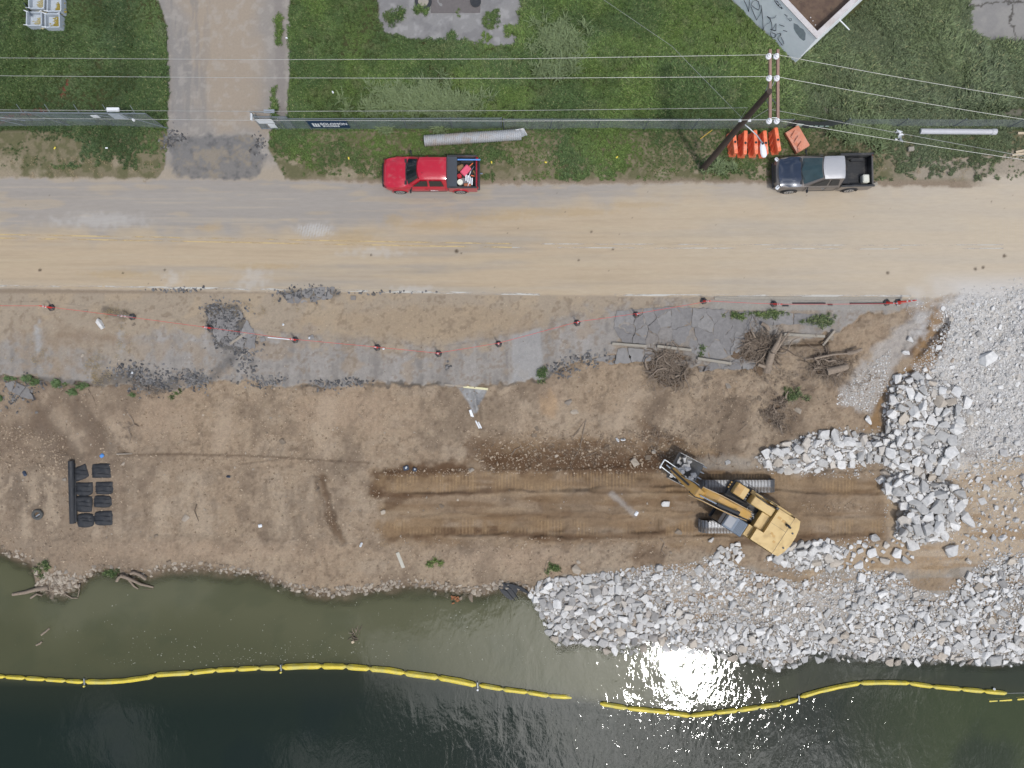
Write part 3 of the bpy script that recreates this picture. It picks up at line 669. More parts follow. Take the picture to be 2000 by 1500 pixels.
M_PIPE = pmat('corrugated_metal', (0.46, 0.47, 0.48), .5, .35, var=.12, scale=2, dirt=(.40, .33, .27), dirt_amt=.35, dscale=1.2)
M_BLUE = pmat('blue_plastic', (0.08, 0.25, 0.6), .5)

# stone: tone differs from stone to stone
def stone_mat(name, a, b_, c3):
    m, nt, b = new_mat(name)
    at = N(nt, 'ShaderNodeAttribute', attribute_name='tint'); oi = N(nt, 'ShaderNodeObjectInfo')
    t = math_node(nt, 'FRACT', math_node(nt, 'ADD', at.outputs['Fac'], oi.outputs['Random']))
    ge = N(nt, 'ShaderNodeNewGeometry')
    n = N(nt, 'ShaderNodeTexNoise', inp={'Scale': 4.0, 'Detail': 7.0, 'Roughness': .7}); L(nt, ge.outputs['Position'], n.inputs['Vector'])
    c = mixc(nt, smooth(nt, t, .0, .85), a, b_)
    t2 = math_node(nt, 'FRACT', math_node(nt, 'MULTIPLY', t, 7.31))
    c = mixc(nt, math_node(nt, 'MULTIPLY', smooth(nt, t2, .84, .97), .8), c, c3)
    k = math_node(nt, 'MULTIPLY_ADD', n.outputs['Fac'], .9, .60)
    hs = N(nt, 'ShaderNodeVectorMath', operation='SCALE'); L(nt, c, hs.inputs[0]); L(nt, k, hs.inputs['Scale'])
    L(nt, hs.outputs[0], b.inputs['Base Color']); b.inputs['Roughness'].default_value = .9; b.inputs['Specular IOR Level'].default_value = .25
    bp = N(nt, 'ShaderNodeBump', inp={'Strength': 1.0, 'Distance': .03}); L(nt, n.outputs['Fac'], bp.inputs['Height']); L(nt, bp.outputs[0], b.inputs['Normal'])
    return m
M_STONE = stone_mat('quarried_limestone', C(190, 188, 184), C(236, 234, 230), C(204, 194, 180))
M_STONEG = stone_mat('grey_limestone', C(158, 155, 151), C(212, 209, 205), C(176, 158, 138))  # greyer tone given to part of the riprap
M_STONEB = stone_mat('bank_stone', C(132, 118, 102), C(186, 174, 158), C(150, 142, 132))
M_CLOD = stone_mat('soil_clod', C(132, 114, 95), C(188, 169, 146), C(150, 132, 112))
M_ASPH = stone_mat('broken_asphalt', C(84, 84, 86), C(140, 138, 136), C(110, 104, 98))
M_SLAB = stone_mat('asphalt_slab', C(136, 133, 131), C(150, 147, 144), C(144, 137, 130))

M_STONET = stone_mat('tan_limestone', C(182, 171, 157), C(208, 197, 182), C(190, 176, 160))
def rock_proto(seed, flat=.62, n=15):
    r = random.Random(seed); bm = bmesh.new()
    for _ in range(n):
        th = r.uniform(0, 2 * math.pi); ph = math.acos(r.uniform(-1, 1)); q = r.uniform(.82, 1.08)
        v = Vector((math.sin(ph) * math.cos(th), math.sin(ph) * math.sin(th), math.cos(ph)))
        v = Vector([math.copysign(abs(c) ** .58, c) for c in v]) * q
        bm.verts.new((v.x, v.y * r.uniform(.8, 1), v.z * flat))
    res = bmesh.ops.convex_hull(bm, input=bm.verts)
    bmesh.ops.delete(bm, geom=[g for g in res['geom_interior'] if isinstance(g, bmesh.types.BMVert)], context='VERTS')
    bmesh.ops.dissolve_limit(bm, angle_limit=.22, verts=bm.verts, edges=bm.edges)
    bmesh.ops.triangulate(bm, faces=bm.faces); bm.verts.index_update()
    V = np.array([v.co[:] for v in bm.verts]); F = np.array([[v.index for v in f.verts] for f in bm.faces]); bm.free()
    V[:, :2] /= np.abs(V[:, :2]).max(0)
    return V, F
ROCKS = [rock_proto(s, n=16) for s in range(14)]
PEB = [rock_proto(s + 50, n=9, flat=.6) for s in range(6)]
FLK = [rock_proto(s + 80, n=9, flat=.18) for s in range(6)]
def euler_mats(rx, ry, rz):
    cx, sx, cy, sy, cz, sz = np.cos(rx), np.sin(rx), np.cos(ry), np.sin(ry), np.cos(rz), np.sin(rz)
    R = np.zeros((len(rx), 3, 3))
    R[:, 0, 0] = cz * cy; R[:, 0, 1] = cz * sy * sx - sz * cx; R[:, 0, 2] = cz * sy * cx + sz * sx
    R[:, 1, 0] = sz * cy; R[:, 1, 1] = sz * sy * sx + cz * cx; R[:, 1, 2] = sz * sy * cx - cz * sx
    R[:, 2, 0] = -sy; R[:, 2, 1] = cy * sx; R[:, 2, 2] = cy * cx
    return R
def scatter_mesh(name, protos, pos, scl, mat, tilt=.5, parent=None, seed=0, tint=None):
    r = np.random.RandomState(seed); n = len(pos); pos = np.asarray(pos); scl = np.asarray(scl)
    if scl.ndim == 1: scl = scl[:, None] * np.ones((1, 3))
    pid = r.randint(0, len(protos), n); R = euler_mats(r.uniform(-tilt, tilt, n), r.uniform(-tilt, tilt, n), r.uniform(0, 6.283, n))
    tn = r.rand(n) if tint is None else tint
    VV, FF, TT = [], [], []; base = 0
    for k, (pv, pf) in enumerate(protos):
        ix = np.nonzero(pid == k)[0]
        if not len(ix): continue
        v = pv[None] * scl[ix][:, None, :]; v = np.einsum('nij,nkj->nki', R[ix], v) + pos[ix][:, None, :]
        f = pf[None] + (np.arange(len(ix)) * len(pv))[:, None, None] + base
        VV.append(v.reshape(-1, 3)); FF.append(f.reshape(-1, 3)); TT.append(np.repeat(tn[ix], len(pv))); base += len(ix) * len(pv)
    me = np_mesh(name, np.concatenate(VV), np.concatenate(FF), mat, False)
    ta = me.attributes.new('tint', 'FLOAT', 'POINT'); ta.data.foreach_set('value', np.concatenate(TT).astype(np.float32))
    o = link(name, me, parent); o['kind'] = 'stuff'
    return o
def sample_poly(poly, n, rng):
    a = np.array(poly); lo, hi = a.min(0), a.max(0); out = []
    while sum(map(len, out)) < n:
        q = rng.uniform(lo, hi, (n * 3, 2)); out.append(q[poly_sd(q[:, 0], q[:, 1], poly) > 0])
    return np.concatenate(out)[:n]
def pack(poly, r_big, r_small, n_try, power, rng, taken, overlap=.78, dens=None):
    """largest first, stones that hardly overlap; radii in photo pixels. taken: dict grid"""
    q = sample_poly(poly, n_try, rng); u = rng.rand(n_try)
    rad = r_small * (1 - u * (1 - (r_small / r_big) ** power)) ** (-1 / power); rad = np.sort(rad)[::-1]
    if dens is not None:
        keep = rng.rand(n_try) < dens(q[:, 0], q[:, 1]); q = q[keep]; rad = rad[keep]
    res = []; cell = 16.0
    for (X, Y), r in zip(q, rad):
        gx, gy = int(X // cell), int(Y // cell); k = int(overlap * (r + 15) // cell) + 1; ok = True
        for ix in range(gx - k, gx + k + 1):
            for iy in range(gy - k, gy + k + 1):
                for (a, b_, c) in taken.get((ix, iy), ()):
                    if (a - X) ** 2 + (b_ - Y) ** 2 < (overlap * (r + c)) ** 2: ok = False; break
                if not ok: break
            if not ok: break
        if ok: taken.setdefault((gx, gy), []).append((X, Y, r)); res.append((X, Y, r))
    return res
PXM = 1.0 / 31.0     # metres per photo pixel near the ground

# ------------------------------------------------------------------ loose stone
rng = np.random.RandomState(5); TAKEN = {}
# keep clear of the excavator
for X in range(1370, 1520, 14): TAKEN.setdefault((int(X // 16), int(950 // 16)), []).append((X, 950, 18))
for X in range(1370, 1520, 14): TAKEN.setdefault((int(X // 16), int(1030 // 16)), []).append((X, 1030, 16))
CL = [  # key, polygon, r_big, r_small, tries, power, label, overlap
 ('ridge', PILES[0][0], 11, 1.5, 16000, 2.1, 'x', .84),
 ('spur', PILES[1][0], 10.5, 1.6, 10000, 2.0, 'white limestone boulder in the low row that runs above the upper machine track', .8),
 ('stop', PILES[2][0], 12, 1.7, 12000, 2.0, 'white limestone boulder in the pile that closes off the right end of the machine tracks', .74),
 ('tail', [(1545, 1060), (1620, 1056), (1655, 1072), (1640, 1112), (1560, 1112), (1500, 1092), (1515, 1075)], 9.5, 1.6, 3000, 1.9, 'white boulder in the small heap just below the rear of the yellow excavator', .78),
 ('nest', [(1395, 1075), (1440, 1062), (1452, 1085), (1420, 1108), (1392, 1108)], 8, 2.8, 400, 1.6, 'pale boulder in the little cluster left of the heap behind the excavator', .8),
 ('mid', [(1660, 1060), (1705, 1050), (1775, 1060), (1790, 1095), (1700, 1100), (1640, 1110)], 10, 2.8, 300, 1.6, 'pale boulder lying loosely between the track end and the waterside riprap', 1.1)]
RIP = [(1032, 1158), (1058, 1134), (1100, 1128), (1180, 1118), (1240, 1108), (1350, 1098), (1400, 1078), (1440, 1104), (1500, 1124), (1560, 1135), (1640, 1106), (1700, 1112), (1760, 1118), (1790, 1150), (1840, 1160), (1880, 1125), (1920, 1095), (2010, 1070), (2100, 1060), (2100, 1300), (2000, 1298), (1940, 1298), (1850, 1294), (1760, 1294), (1680, 1290), (1600, 1284), (1560, 1298), (1515, 1308), (1460, 1290), (1400, 1278), (1300, 1264), (1240, 1268), (1190, 1272), (1150, 1256), (1085, 1258), (1066, 1222), (1048, 1188)]
CL += [('toe', [(1032, 1158), (1058, 1134), (1100, 1128), (1200, 1118), (1260, 1160), (1300, 1220), (1300, 1266), (1190, 1274), (1150, 1256), (1085, 1258), (1066, 1222), (1048, 1188)], 9, 1.4, 24000, 2.0, 'grey angular stone in the riprap nose that juts into the green water', .72),
       ('beach', RIP, 9, 1.3, 70000, 2.1, 'pale stone in the riprap slope above the water right of the sun glint', .73),
       ('loose', [(1850, 920), (1960, 860), (2060, 860), (2060, 1090), (1900, 1100), (1840, 1080), (1885, 1040)], 8, 2.6, 300, 1.7, 'single pale boulder lying loose on the tan haul ramp at the far right', 1.2),
       ('ramp', [(1850, 600), (2050, 560), (2060, 880), (1910, 900), (1900, 800), (1800, 720), (1830, 660)], 6, 1.2, 4200, 2.6, 'pale cobble half sunk in the white crushed stone of the gravel ramp', 1.0)]
allr = []
def fine_gap(X, Y):   # the riprap has a fine dusty middle
    d_ = interp(X, SHORE) + 8 - Y
    m = ss(d_ + (fbm(X, Y, 40, octv=2, seed=610) - .5) * 60, 40, 85) * ss(X, 1240, 1330)
    m = m * (1 - .6 * ss(fbm(X, Y, 50, octv=2, seed=611), .52, .64)) * (1 - .75 * ss(X, 1640, 1760) * ss(fbm(X, Y, 60, octv=2, seed=612), .38, .5))
    e = ss(poly_sd(X, Y, RIP) - (fbm(X, Y, 30, octv=2, seed=613) - .2) * 50, -8, 22); e = np.maximum(e, ss(45 - d_, 0, 30))
    return (1 - m * .86) * (.12 + .88 * e)
HAND = [(1887, 1012, 16, 'large grey boulder with a pointed end, alone to the right of the stone pile'), (1857, 1075, 14, 'large white boulder alone on tan soil below the stone pile'),
        (1697 + 22, 936, 9, 'oval white stone lying alone left of the pile at the end of the upper track'), (1630, 851, 12, 'long pale slab tipped on top of the boulder row above the tracks'),
        (1826, 990, 16, 'largest block crowning the pile at the end of the machine tracks'), (1854, 883, 15, 'flat-topped grey block at the right foot of the boulder ridge'),
        (1705, 1280, 11, 'squarish white stone standing in the water at the shore'), (1940, 1288, 12, 'round white boulder at the water edge near the right side'),
        (1420, 903, 5, 'small square white block on soil above the upper track'), (1388, 1053, 6, 'round white stone by the lower crawler track'), (1300, 984, 7, 'pink-grey stone alone between the two machine tracks'),
        (1778, 663, 7, 'white stone alone on dark brown soil left of the ramp'), (1768, 690, 6, 'pointed white stone on the brown strip beside the ramp'), (1840, 603, 5, 'white stone at the top of the gravel ramp'),
        (1925, 700, 16, 'big pale flat block pressed into the white gravel ramp'), (1697, 820, 7, 'rounded white stone left of the boulder ridge on brown soil'), (197, 633, 9, 'pale triangular rock lying on the road shoulder by the barrier line'),
        (1795, 770, 0, '')]
for (X, Y, r, lb) in HAND:
    if r: TAKEN.setdefault((int(X // 16), int(Y // 16)), []).append((X, Y, r)); allr.append((X, Y, r, 'hand', lb, Y < 1160))
for key, poly, rb, rs, nt_, pw, lb, ov in CL:
    dn = fine_gap if key in ('beach',) else (lambda X, Y, poly=poly: .10 + .90 * ss(poly_sd(X, Y, poly) - (fbm(X, Y, 22, octv=2, seed=620) - .3) * 26, -6, 6)) if key in ('ridge', 'spur', 'stop') else None
    for (X, Y, r) in pack(poly, rb, rs, nt_, pw, rng, TAKEN, ov, dn): allr.append((X, Y, r, key, lb, True))
# bank-edge stones on the left shore and in the little cove heap
SH = [(x0, float(interp(x0, SHORE))) for x0 in range(-30, 1040, 6)]
bankst = []
for x0, y0 in SH:
    k = 5 if 545 < x0 < 780 or 60 < x0 < 190 or x0 > 860 else 3
    for _ in range(k): bankst.append((x0 + rng.uniform(-6, 6), y0 - rng.uniform(-4, 15), rng.uniform(1.6, 4.6)))
for _ in range(230):
    X, Y = rng.normal(112, 17), rng.normal(1140, 13); bankst.append((X, Y, rng.uniform(2.2, 5.0)))
for X, Y, r in ((550, 1155, 7), (583, 1160, 5), (903, 1166, 8), (922, 1166, 8), (945, 1150, 8), (968, 1147, 7), (104, 1161, 8), (60, 1130, 5), (675, 1158, 7), (714, 1158, 6), (850, 1160, 6), (873, 1162, 6)): bankst.append((X, Y, r))
allr.sort(key=lambda t: (t[3] != 'hand', -t[2]))
single, rest = allr[:300], allr[300:]
def rock_pos(X, Y, r, sink=.22):
    z = zland(X, Y); m = r * (CAM_H - z) / FPX
    return np.stack([(X - 1000) * (CAM_H - z) / FPX, (750 - Y) * (CAM_H - z) / FPX, np.maximum(z, WZ - .12) + m * sink], 1), m
RM = []
for k, (v, f) in enumerate(ROCKS):
    for mt in (M_STONE, M_STONEG, M_STONET):
        RM.append(np_mesh('boulder', v, f, mt, False))
a = np.array([(t[0], t[1], t[2]) for t in single]); pos, mr = rock_pos(a[:, 0], a[:, 1], a[:, 2], .34)
def describe(X, Y, r, key, k, tone, o):
    sz = 'huge' if r > 10 else 'large' if r > 8 else 'medium'; tn = ('white', 'grey', 'tan')[tone]
    el = 'elongated' if o.scale.x / o.scale.y > 1.5 else 'blocky' if o.scale.x / o.scale.y < 1.22 else 'angular'
    where = {'ridge': ('at the top of the boulder ridge' if Y < 780 else 'high in the boulder ridge' if Y < 830 else 'half way down the boulder ridge' if Y < 885 else 'at the foot of the boulder ridge') + (' on its left flank' if X < 1790 else ' on its right flank'),
      'spur': 'in the row above the track, ' + ('left tip' if X < 1540 else 'left half' if X < 1610 else 'right half' if X < 1680 else 'meeting the ridge'),
      'stop': ('in the upper part' if Y < 965 else 'in the middle' if Y < 1015 else 'in the lower part') + ' of the track-end pile, ' + ('track side' if X < 1800 else 'ramp side'),
      'tail': 'in the small heap behind the excavator, ' + ('left part' if X < 1580 else 'right part'), 'nest': 'in the little cluster left of the heap',
      'mid': 'lying loosely between track end and riprap, ' + ('left' if X < 1720 else 'right'),
      'toe': 'in the riprap nose, ' + ('at its left tip' if X < 1110 else 'in its middle' if X < 1200 else 'on its right') + (' near the soil' if Y < 1180 else ' near the water'),
      'beach': 'in the ' + ('upper edge' if Y < 1160 else 'middle' if Y < 1230 else 'waterline') + ' of the riprap slope ' + ('above the glint' if X < 1400 else 'below the excavator' if X < 1520 else 'right of the glint' if X < 1640 else 'below the stone pile' if X < 1780 else 'near the right end' if X < 1890 else 'at its right end'),
      'loose': 'lying loose on the tan haul ramp at the far right', 'ramp': 'half sunk in the white gravel ramp, ' + ('upper part' if Y < 700 else 'lower part')}[key]
    return sz + ' ' + tn + ' ' + el + ' stone ' + where
GN = {'ridge': 'boulders of the ridge beside the ramp', 'spur': 'boulders of the row above the tracks', 'stop': 'boulders of the pile at the track end', 'tail': 'boulders behind the excavator', 'nest': 'boulders in the small cluster', 'mid': 'loose boulders above the riprap', 'toe': 'stones of the riprap nose', 'beach': 'stones of the riprap slope', 'loose': 'loose boulders on the haul ramp', 'ramp': 'cobbles in the gravel ramp'}
for i, (X, Y, r, key, lb, _) in enumerate(single):
    tone = 1 if (key == 'toe' and random.random() < .45) else 2 if random.random() < .12 else 0
    k = random.randrange(len(ROCKS)); o = bpy.data.objects.new('boulder', RM[3 * k + tone]); COL.objects.link(o)
    o.location = pos[i]; s = mr[i] * 1.03
    o.scale = (s * random.uniform(1, 1.3), s * random.uniform(.7, 1), s * random.uniform(.75, 1.05))
    o.rotation_euler = (random.uniform(-.25, .25), random.uniform(-.25, .25), random.uniform(0, 6.28))
    lb = lb if key == 'hand' else describe(X, Y, r, key, k, tone, o)
    tag(o, lb, 'boulder', GN.get(key))
def stuff_rocks(name, items, mat, label, cat, protos=ROCKS, sink=.25, seed=1, tilt=.35, lo=.72):
    a = np.array([(t[0], t[1], t[2]) for t in items]); p, m = rock_pos(a[:, 0], a[:, 1], a[:, 2], sink)
    r = np.random.RandomState(seed); sc = m[:, None] * np.stack([r.uniform(.9, 1.25, len(m)), r.uniform(lo * .95, 1.0, len(m)), r.uniform(.7, 1.0, len(m))], 1)
    return tag(scatter_mesh(name, protos, p, sc, mat, tilt, seed=seed), label, cat)
def grey_share(t): return (t[0] < 1300 and random.random() < .5) or random.random() < .12
g_ = [t for t in rest if grey_share(t)]; w_ = [t for t in rest if t not in set(g_)]
stuff_rocks('riprap_stones', w_, M_STONE, 'white crushed limestone filling the piles and the slope to the water', 'riprap', seed=3)
stuff_rocks('grey_riprap_stones', g_, M_STONEG, 'greyer riprap stones mostly in the nose at the water', 'riprap', seed=4)
stuff_rocks('shore_stones', bankst, M_STONEB, 'small tan stones lining the muddy left shore', 'stones', seed=5, sink=.1)
# gravel
def many(poly, n, r0, r1, dens=None):
    q = sample_poly(poly, n, rng)
    if dens is not None: q = q[rng.rand(len(q)) < dens(q[:, 0], q[:, 1])]
    r = r0 + (r1 - r0) * rng.rand(len(q)) ** 2.5
    return np.concatenate([q, r[:, None]], 1)
RAMP = [(1850, 590), (1950, 560), (2070, 545), (2070, 900), (1900, 930), (1760, 940), (1700, 1110), (1540, 1130), (1480, 1100), (1560, 1060), (1720, 1045), (1735, 940), (1480, 925), (1470, 890), (1640, 835), (1720, 830), (1735, 735), (1800, 690)]
gv = np.concatenate([many([(1846, 600), (2070, 545), (2070, 900), (1890, 930), (1870, 800), (1780, 720), (1830, 660)], 12000, .5, 1.7), many(RIP, 20000, .6, 2.0), many([(1640, 765), (1690, 720), (1740, 680), (1735, 760), (1700, 805), (1630, 790)], 700, .8, 2.4),
                     many(RAMP, 3500, .8, 2.4), many([(1850, 900), (2060, 880), (2060, 1090), (1850, 1090)], 1200, .7, 2.2), many([(1740, 590), (1900, 560), (2060, 530), (2060, 640), (1830, 650)], 700, .7, 1.6)] + [many(pl, 1500, .8, 2.4) for pl, _ in PILES])
stuff_rocks('crushed_gravel', gv, M_STONE, 'fine white crushed stone spread over the ramp and between the boulders', 'gravel', PEB, .3, 6)
cl_ = np.concatenate([many([(-30, 760), (600, 760), (1060, 760), (1250, 720), (1450, 740), (1700, 680), (1740, 740), (1690, 840), (1470, 880), (1480, 920), (1340, 900), (1000, 900), (-30, 900)], 7500, .7, 2.3, lambda X, Y: .25 + .75 * ss(fbm(X, Y, 50, octv=2, seed=401), .45, .6)),
                     many([(-30, 890), (740, 900), (760, 1150), (500, 1120), (200, 1110), (-30, 1070)], 5000, .7, 2.4, lambda X, Y: .25 + .75 * ss(fbm(X, Y, 60, octv=2, seed=402), .45, .6)),
                     many([(740, 1050), (1400, 1050), (1400, 1090), (1060, 1130), (1000, 1148), (760, 1145)], 1000, .7, 2.4), many([(900, 840), (1350, 840), (1350, 925), (940, 925)], 1700, .8, 3.0), many([(0, 830), (130, 850), (140, 930), (0, 920)], 600, .9, 2.8),
                     many([(745, 915), (930, 915), (930, 930), (745, 930)], 160, .9, 2.6), many([(1560, 980), (1720, 980), (1720, 1000), (1560, 1000)], 120, .7, 2)])
stuff_rocks('soil_clods', cl_, M_CLOD, 'crumbs and clods of brown soil and pebbles strewn over the graded bank', 'clods', PEB, .25, 7)
lt = np.concatenate([many([(-30, 760), (1450, 740), (1480, 920), (1380, 1080), (1000, 1140), (-30, 1060)], 420, .8, 2.6), many([(20, 600), (1100, 600), (1060, 740), (0, 735)], 160, .6, 1.8), many([(540, 270), (1700, 270), (1990, 350), (1400, 352), (560, 345)], 70, .6, 1.6)])
stuff_rocks('pale_pebbles', lt, M_STONEB, 'pale pebbles scattered singly over bank and shoulder', 'pebbles', PEB, .25, 8)
# bigger lone bank stones
for (X, Y, r) in ((240, 905, 4), (1110, 784, 7), (1122, 806, 7), (1043, 850, 6), (1048, 837, 5), (1240, 903, 8), (1266, 894, 6), (1277, 882, 5), (921, 918, 5), (863, 988, 5), (748, 1000, 5), (362, 1012, 7), (620, 956, 4), (305, 1046, 4), (126, 937, 4), (1127, 1113, 10), (1130, 1098, 4), (1462, 907, 4), (1087, 891, 4), (1482, 778, 6), (1422, 753, 6), (1558, 802, 7), (1625, 659, 6), (167, 607, 4), (261, 633, 4), (161, 694, 4), (1325, 1040, 7), (552, 862, 6)):
    z = Z1(X, Y); m_ = r * (CAM_H - z) / FPX; v, f = ROCKS[int(X) % len(ROCKS)]
    o = link('bank_stone', np_mesh('bank_stone', v, f, M_STONEB, False)); o.location = P(X, Y, z + m_ * .25); o.scale = (m_ * 1.1, m_ * .9, m_ * .7); o.rotation_euler = (.2, -.1, X)
    tag(o, 'tan bank stone lying by itself on the bare brown soil', 'stone', 'lone stones on the brown bank')
# asphalt rubble
def rubble(spots, label, seed):
    it = []
    r = np.random.RandomState(seed)
    for (X, Y, sx, sy, n) in spots:
        for _ in range(n): it.append((r.normal(X, sx), r.normal(Y, sy), r.uniform(1.0, 3.6) ** 1.0))
    return stuff_rocks('asphalt_rubble', it, M_ASPH, label, 'rubble', PEB, .2, seed)
rubble([(440, 615, 20, 14, 300), (452, 658, 22, 12, 200), (425, 640, 10, 20, 100)], 'heap of crushed dark asphalt scraped off the shoulder beside the barrier line', 21)
rubble([(330, 272, 9, 10, 110), (350, 270, 10, 4, 40), (505, 285, 8, 12, 60)], 'crumbled asphalt at the foot of the driveway beside the gate', 22)
rubble([(260, 728, 24, 10, 220), (300, 752, 26, 9, 200), (388, 742, 14, 12, 150), (350, 735, 26, 8, 120)], 'dark asphalt crumbs along the torn pavement lip on the left', 23)
rubble([(640, 752, 22, 5, 130), (520, 745, 24, 8, 120), (480, 700, 14, 18, 120), (700, 748, 14, 5, 60), (875, 716, 3, 6, 14)], 'asphalt crumbs along the pavement lip in the middle', 24)
rubble([(620, 570, 20, 7, 110), (565, 576, 14, 6, 80), (350, 566, 34, 2.5, 60), (760, 571, 40, 2, 40)], 'broken asphalt along the white road edge line', 25)
rubble([(1150, 700, 22, 8, 120), (1100, 722, 14, 10, 90)], 'asphalt fragments at the slipping pavement edge near the roots', 26)
rubble([(30, 770, 18, 18, 120), (60, 750, 30, 6, 70)], 'dark pavement fragments on the far left bank edge', 27)

# ------------------------------------------------------------------ fractured pavement slabs
def clip(poly, nx_, ny_, d):
    out = []
    for i in range(len(poly)):
        p, q = poly[i], poly[(i + 1) % len(poly)]
        a_ = nx_ * p[0] + ny_ * p[1] - d; b_ = nx_ * q[0] + ny_ * q[1] - d
        if a_ <= 0: out.append(p)
        if a_ * b_ < 0:
            t = a_ / (a_ - b_); out.append((p[0] + t * (q[0] - p[0]), p[1] + t * (q[1] - p[1])))
    return out
def voronoi(bound, seeds, ani=1.0):
    cells = []
    for i, (sx, sy) in enumerate(seeds):
        c = list(bound)
        for j, (tx, ty) in enumerate(seeds):
            if i == j: continue
            nx_, ny_ = tx - sx, (ty - sy) * ani; mx, my = (sx + tx) / 2, (sy + ty) / 2
            c = clip(c, nx_, ny_, nx_ * mx + ny_ * my)
            if len(c) < 3: break
        if len(c) >= 3: cells.append(c)
    return cells
def wobble(poly, amp, r):
    out = []
    for i in range(len(poly)):
        p, q = poly[i], poly[(i + 1) % len(poly)]; L_ = math.hypot(q[0] - p[0], q[1] - p[1])
        out.append(p); k = int(L_ // 6)
        for m_ in range(1, k + 1):
            t = m_ / (k + 1); ofs = r.uniform(-amp, amp)
            out.append((p[0] + t * (q[0] - p[0]) - (q[1] - p[1]) / L_ * ofs, p[1] + t * (q[1] - p[1]) + (q[0] - p[0]) / L_ * ofs))
    return out
def slabs(name, label, bound, seeds, gap, lift, seed, ani=1.0):
    r = random.Random(seed); c0 = bound[0]; root = thing(name, label, 'broken pavement', G(c0[0], c0[1]))
    for c in voronoi(bound, seeds, ani):
        cx = sum(p[0] for p in c) / len(c); cy = sum(p[1] for p in c) / len(c); g = gap * r.uniform(.4, 1.6)
        c2 = []
        for p in c:
            d = math.hypot(p[0] - cx, p[1] - cy) + 1e-6; k = max(.3, 1 - g / d); c2.append((cx + (p[0] - cx) * k, cy + (p[1] - cy) * k))
        c2 = wobble(c2, 2.0, r); z = Z1(cx, cy); z0 = max(z, -.30) + lift + r.uniform(0, .05)
        ax, ay = r.uniform(-.035, .035), r.uniform(-.035, .035)
        pc = P(cx, cy, z0); top = []; bot = []
        for p in c2:
            w_p = P(p[0], p[1], z0); zz = z0 + (w_p.x - pc.x) * ax + (w_p.y - pc.y) * ay
            top.append((w_p.x, w_p.y, zz)); bot.append((w_p.x, w_p.y, zz - .22))
        n = len(top); m_ = MB().add(bot + top, [(k, (k + 1) % n, (k + 1) % n + n, k + n) for k in range(n)] + [tuple(range(n, 2 * n)), tuple(range(n - 1, -1, -1))])
        m_.build('asphalt_slab', M_SLAB, root)
    return root
rr = random.Random(3)
B1 = [(1205, 606), (1300, 598), (1400, 604), (1512, 612), (1640, 614), (1622, 640), (1528, 632), (1488, 640), (1440, 690), (1395, 704), (1352, 690), (1345, 676), (1280, 668), (1262, 674), (1215, 668), (1198, 640)]
sd1 = [(1215, 612), (1232, 622), (1228, 640), (1222, 658), (1248, 630), (1255, 650), (1250, 665), (1240, 610), (1268, 620), (1278, 640), (1272, 660), (1290, 606), (1296, 625), (1298, 655), (1325, 625), (1340, 605), (1330, 655), (1365, 610), (1380, 630), (1395, 612), (1375, 660), (1410, 640), (1450, 628), (1425, 665), (1470, 645), (1400, 690), (1440, 672), (1490, 622), (1530, 620), (1570, 622), (1610, 625), (1350, 672), (1370, 690)]
slabs('fractured_pavement', 'grey asphalt edge cracked into tilted slabs beside the upturned roots', B1, sd1, .55, .02, 5, .55)
B2 = [(1355, 700), (1400, 706), (1445, 700), (1505, 708), (1500, 722), (1400, 722), (1366, 728)]
slabs('slipped_pavement', 'lower asphalt slabs that slid down below the long concrete curb', B2, [(1375, 708), (1390, 718), (1420, 704), (1430, 716), (1465, 708), (1490, 716)], 1.2, .02, 6)
B3 = [(1180, 688), (1215, 678), (1262, 682), (1285, 690), (1270, 706), (1190, 712), (1160, 702)]
slabs('sagging_pavement', 'smooth grey asphalt pieces sagging under the left concrete curb', B3, [(1190, 695), (1215, 700), (1245, 692), (1270, 696), (1175, 700)], .9, .03, 7)
B4 = [(402, 604), (432, 596), (470, 606), (488, 634), (500, 652), (498, 682), (462, 678), (430, 672), (410, 640)]
slabs('scraped_pavement', 'small cracked asphalt pieces around the dark scrape on the left shoulder', B4, [(425, 660), (440, 668), (455, 655), (470, 665), (435, 650), (480, 650), (490, 670), (460, 640)], 1.4, .0, 8)
B5 = [(560, 580), (600, 562), (655, 560), (650, 582), (600, 592), (560, 592)]
slabs('edge_pavement', 'cracked asphalt lumps breaking out across the white edge line', B5, [(566, 585), (580, 580), (600, 575), (612, 586), (625, 568), (640, 578), (596, 588), (648, 566)], 1.2, .0, 9)
B6 = [(8, 748), (26, 742), (58, 760), (66, 782), (40, 775), (14, 762)]
slabs('toppled_pavement', 'dark pavement pieces slipping down the bank at the left edge', B6, [(20, 752), (36, 760), (50, 770)], 1.6, .05, 10)

# curb pieces
def plank(name, px0, py0, px1, py1, wid, th, mat, label, cat, dz=.05, lift=(0, 0), group=None, nseg=1):
    a_ = G(px0, py0, dz + lift[0]); b_ = G(px1, py1, dz + lift[1]); a_.z = max(a_.z, Z1((px0 + px1) / 2, (py0 + py1) / 2) - .2)
    d = (b_ - a_); ln = d.length; rot = d.to_track_quat('X', 'Z').to_matrix()
    m_ = MB().box((a_ + b_) / 2, (ln, wid, th), rot=rot, bev=min(.02, th * .2))
    return m_.build_top(name, mat, label, cat, group)
plank('curb_stone', 1195, 671, 1262, 676, .15, .2, M_CURB, 'left end of the broken concrete curb at the pavement edge', 'curb', .1)
plank('curb_stone', 1283, 676, 1350, 684, .16, .22, M_CURB, 'concrete curb length bridging the undercut hollow beside the root ball', 'curb', .14)
plank('curb_stone', 1362, 700, 1428, 710, .16, .2, M_CURB, 'concrete curb length tilted between the slipped slabs and the tree stump', 'curb', .14)
plank('curb_stone', 1530, 653, 1610, 657, .17, .22, M_CURB, 'long concrete curb length right of the tree stump', 'curb', .14)
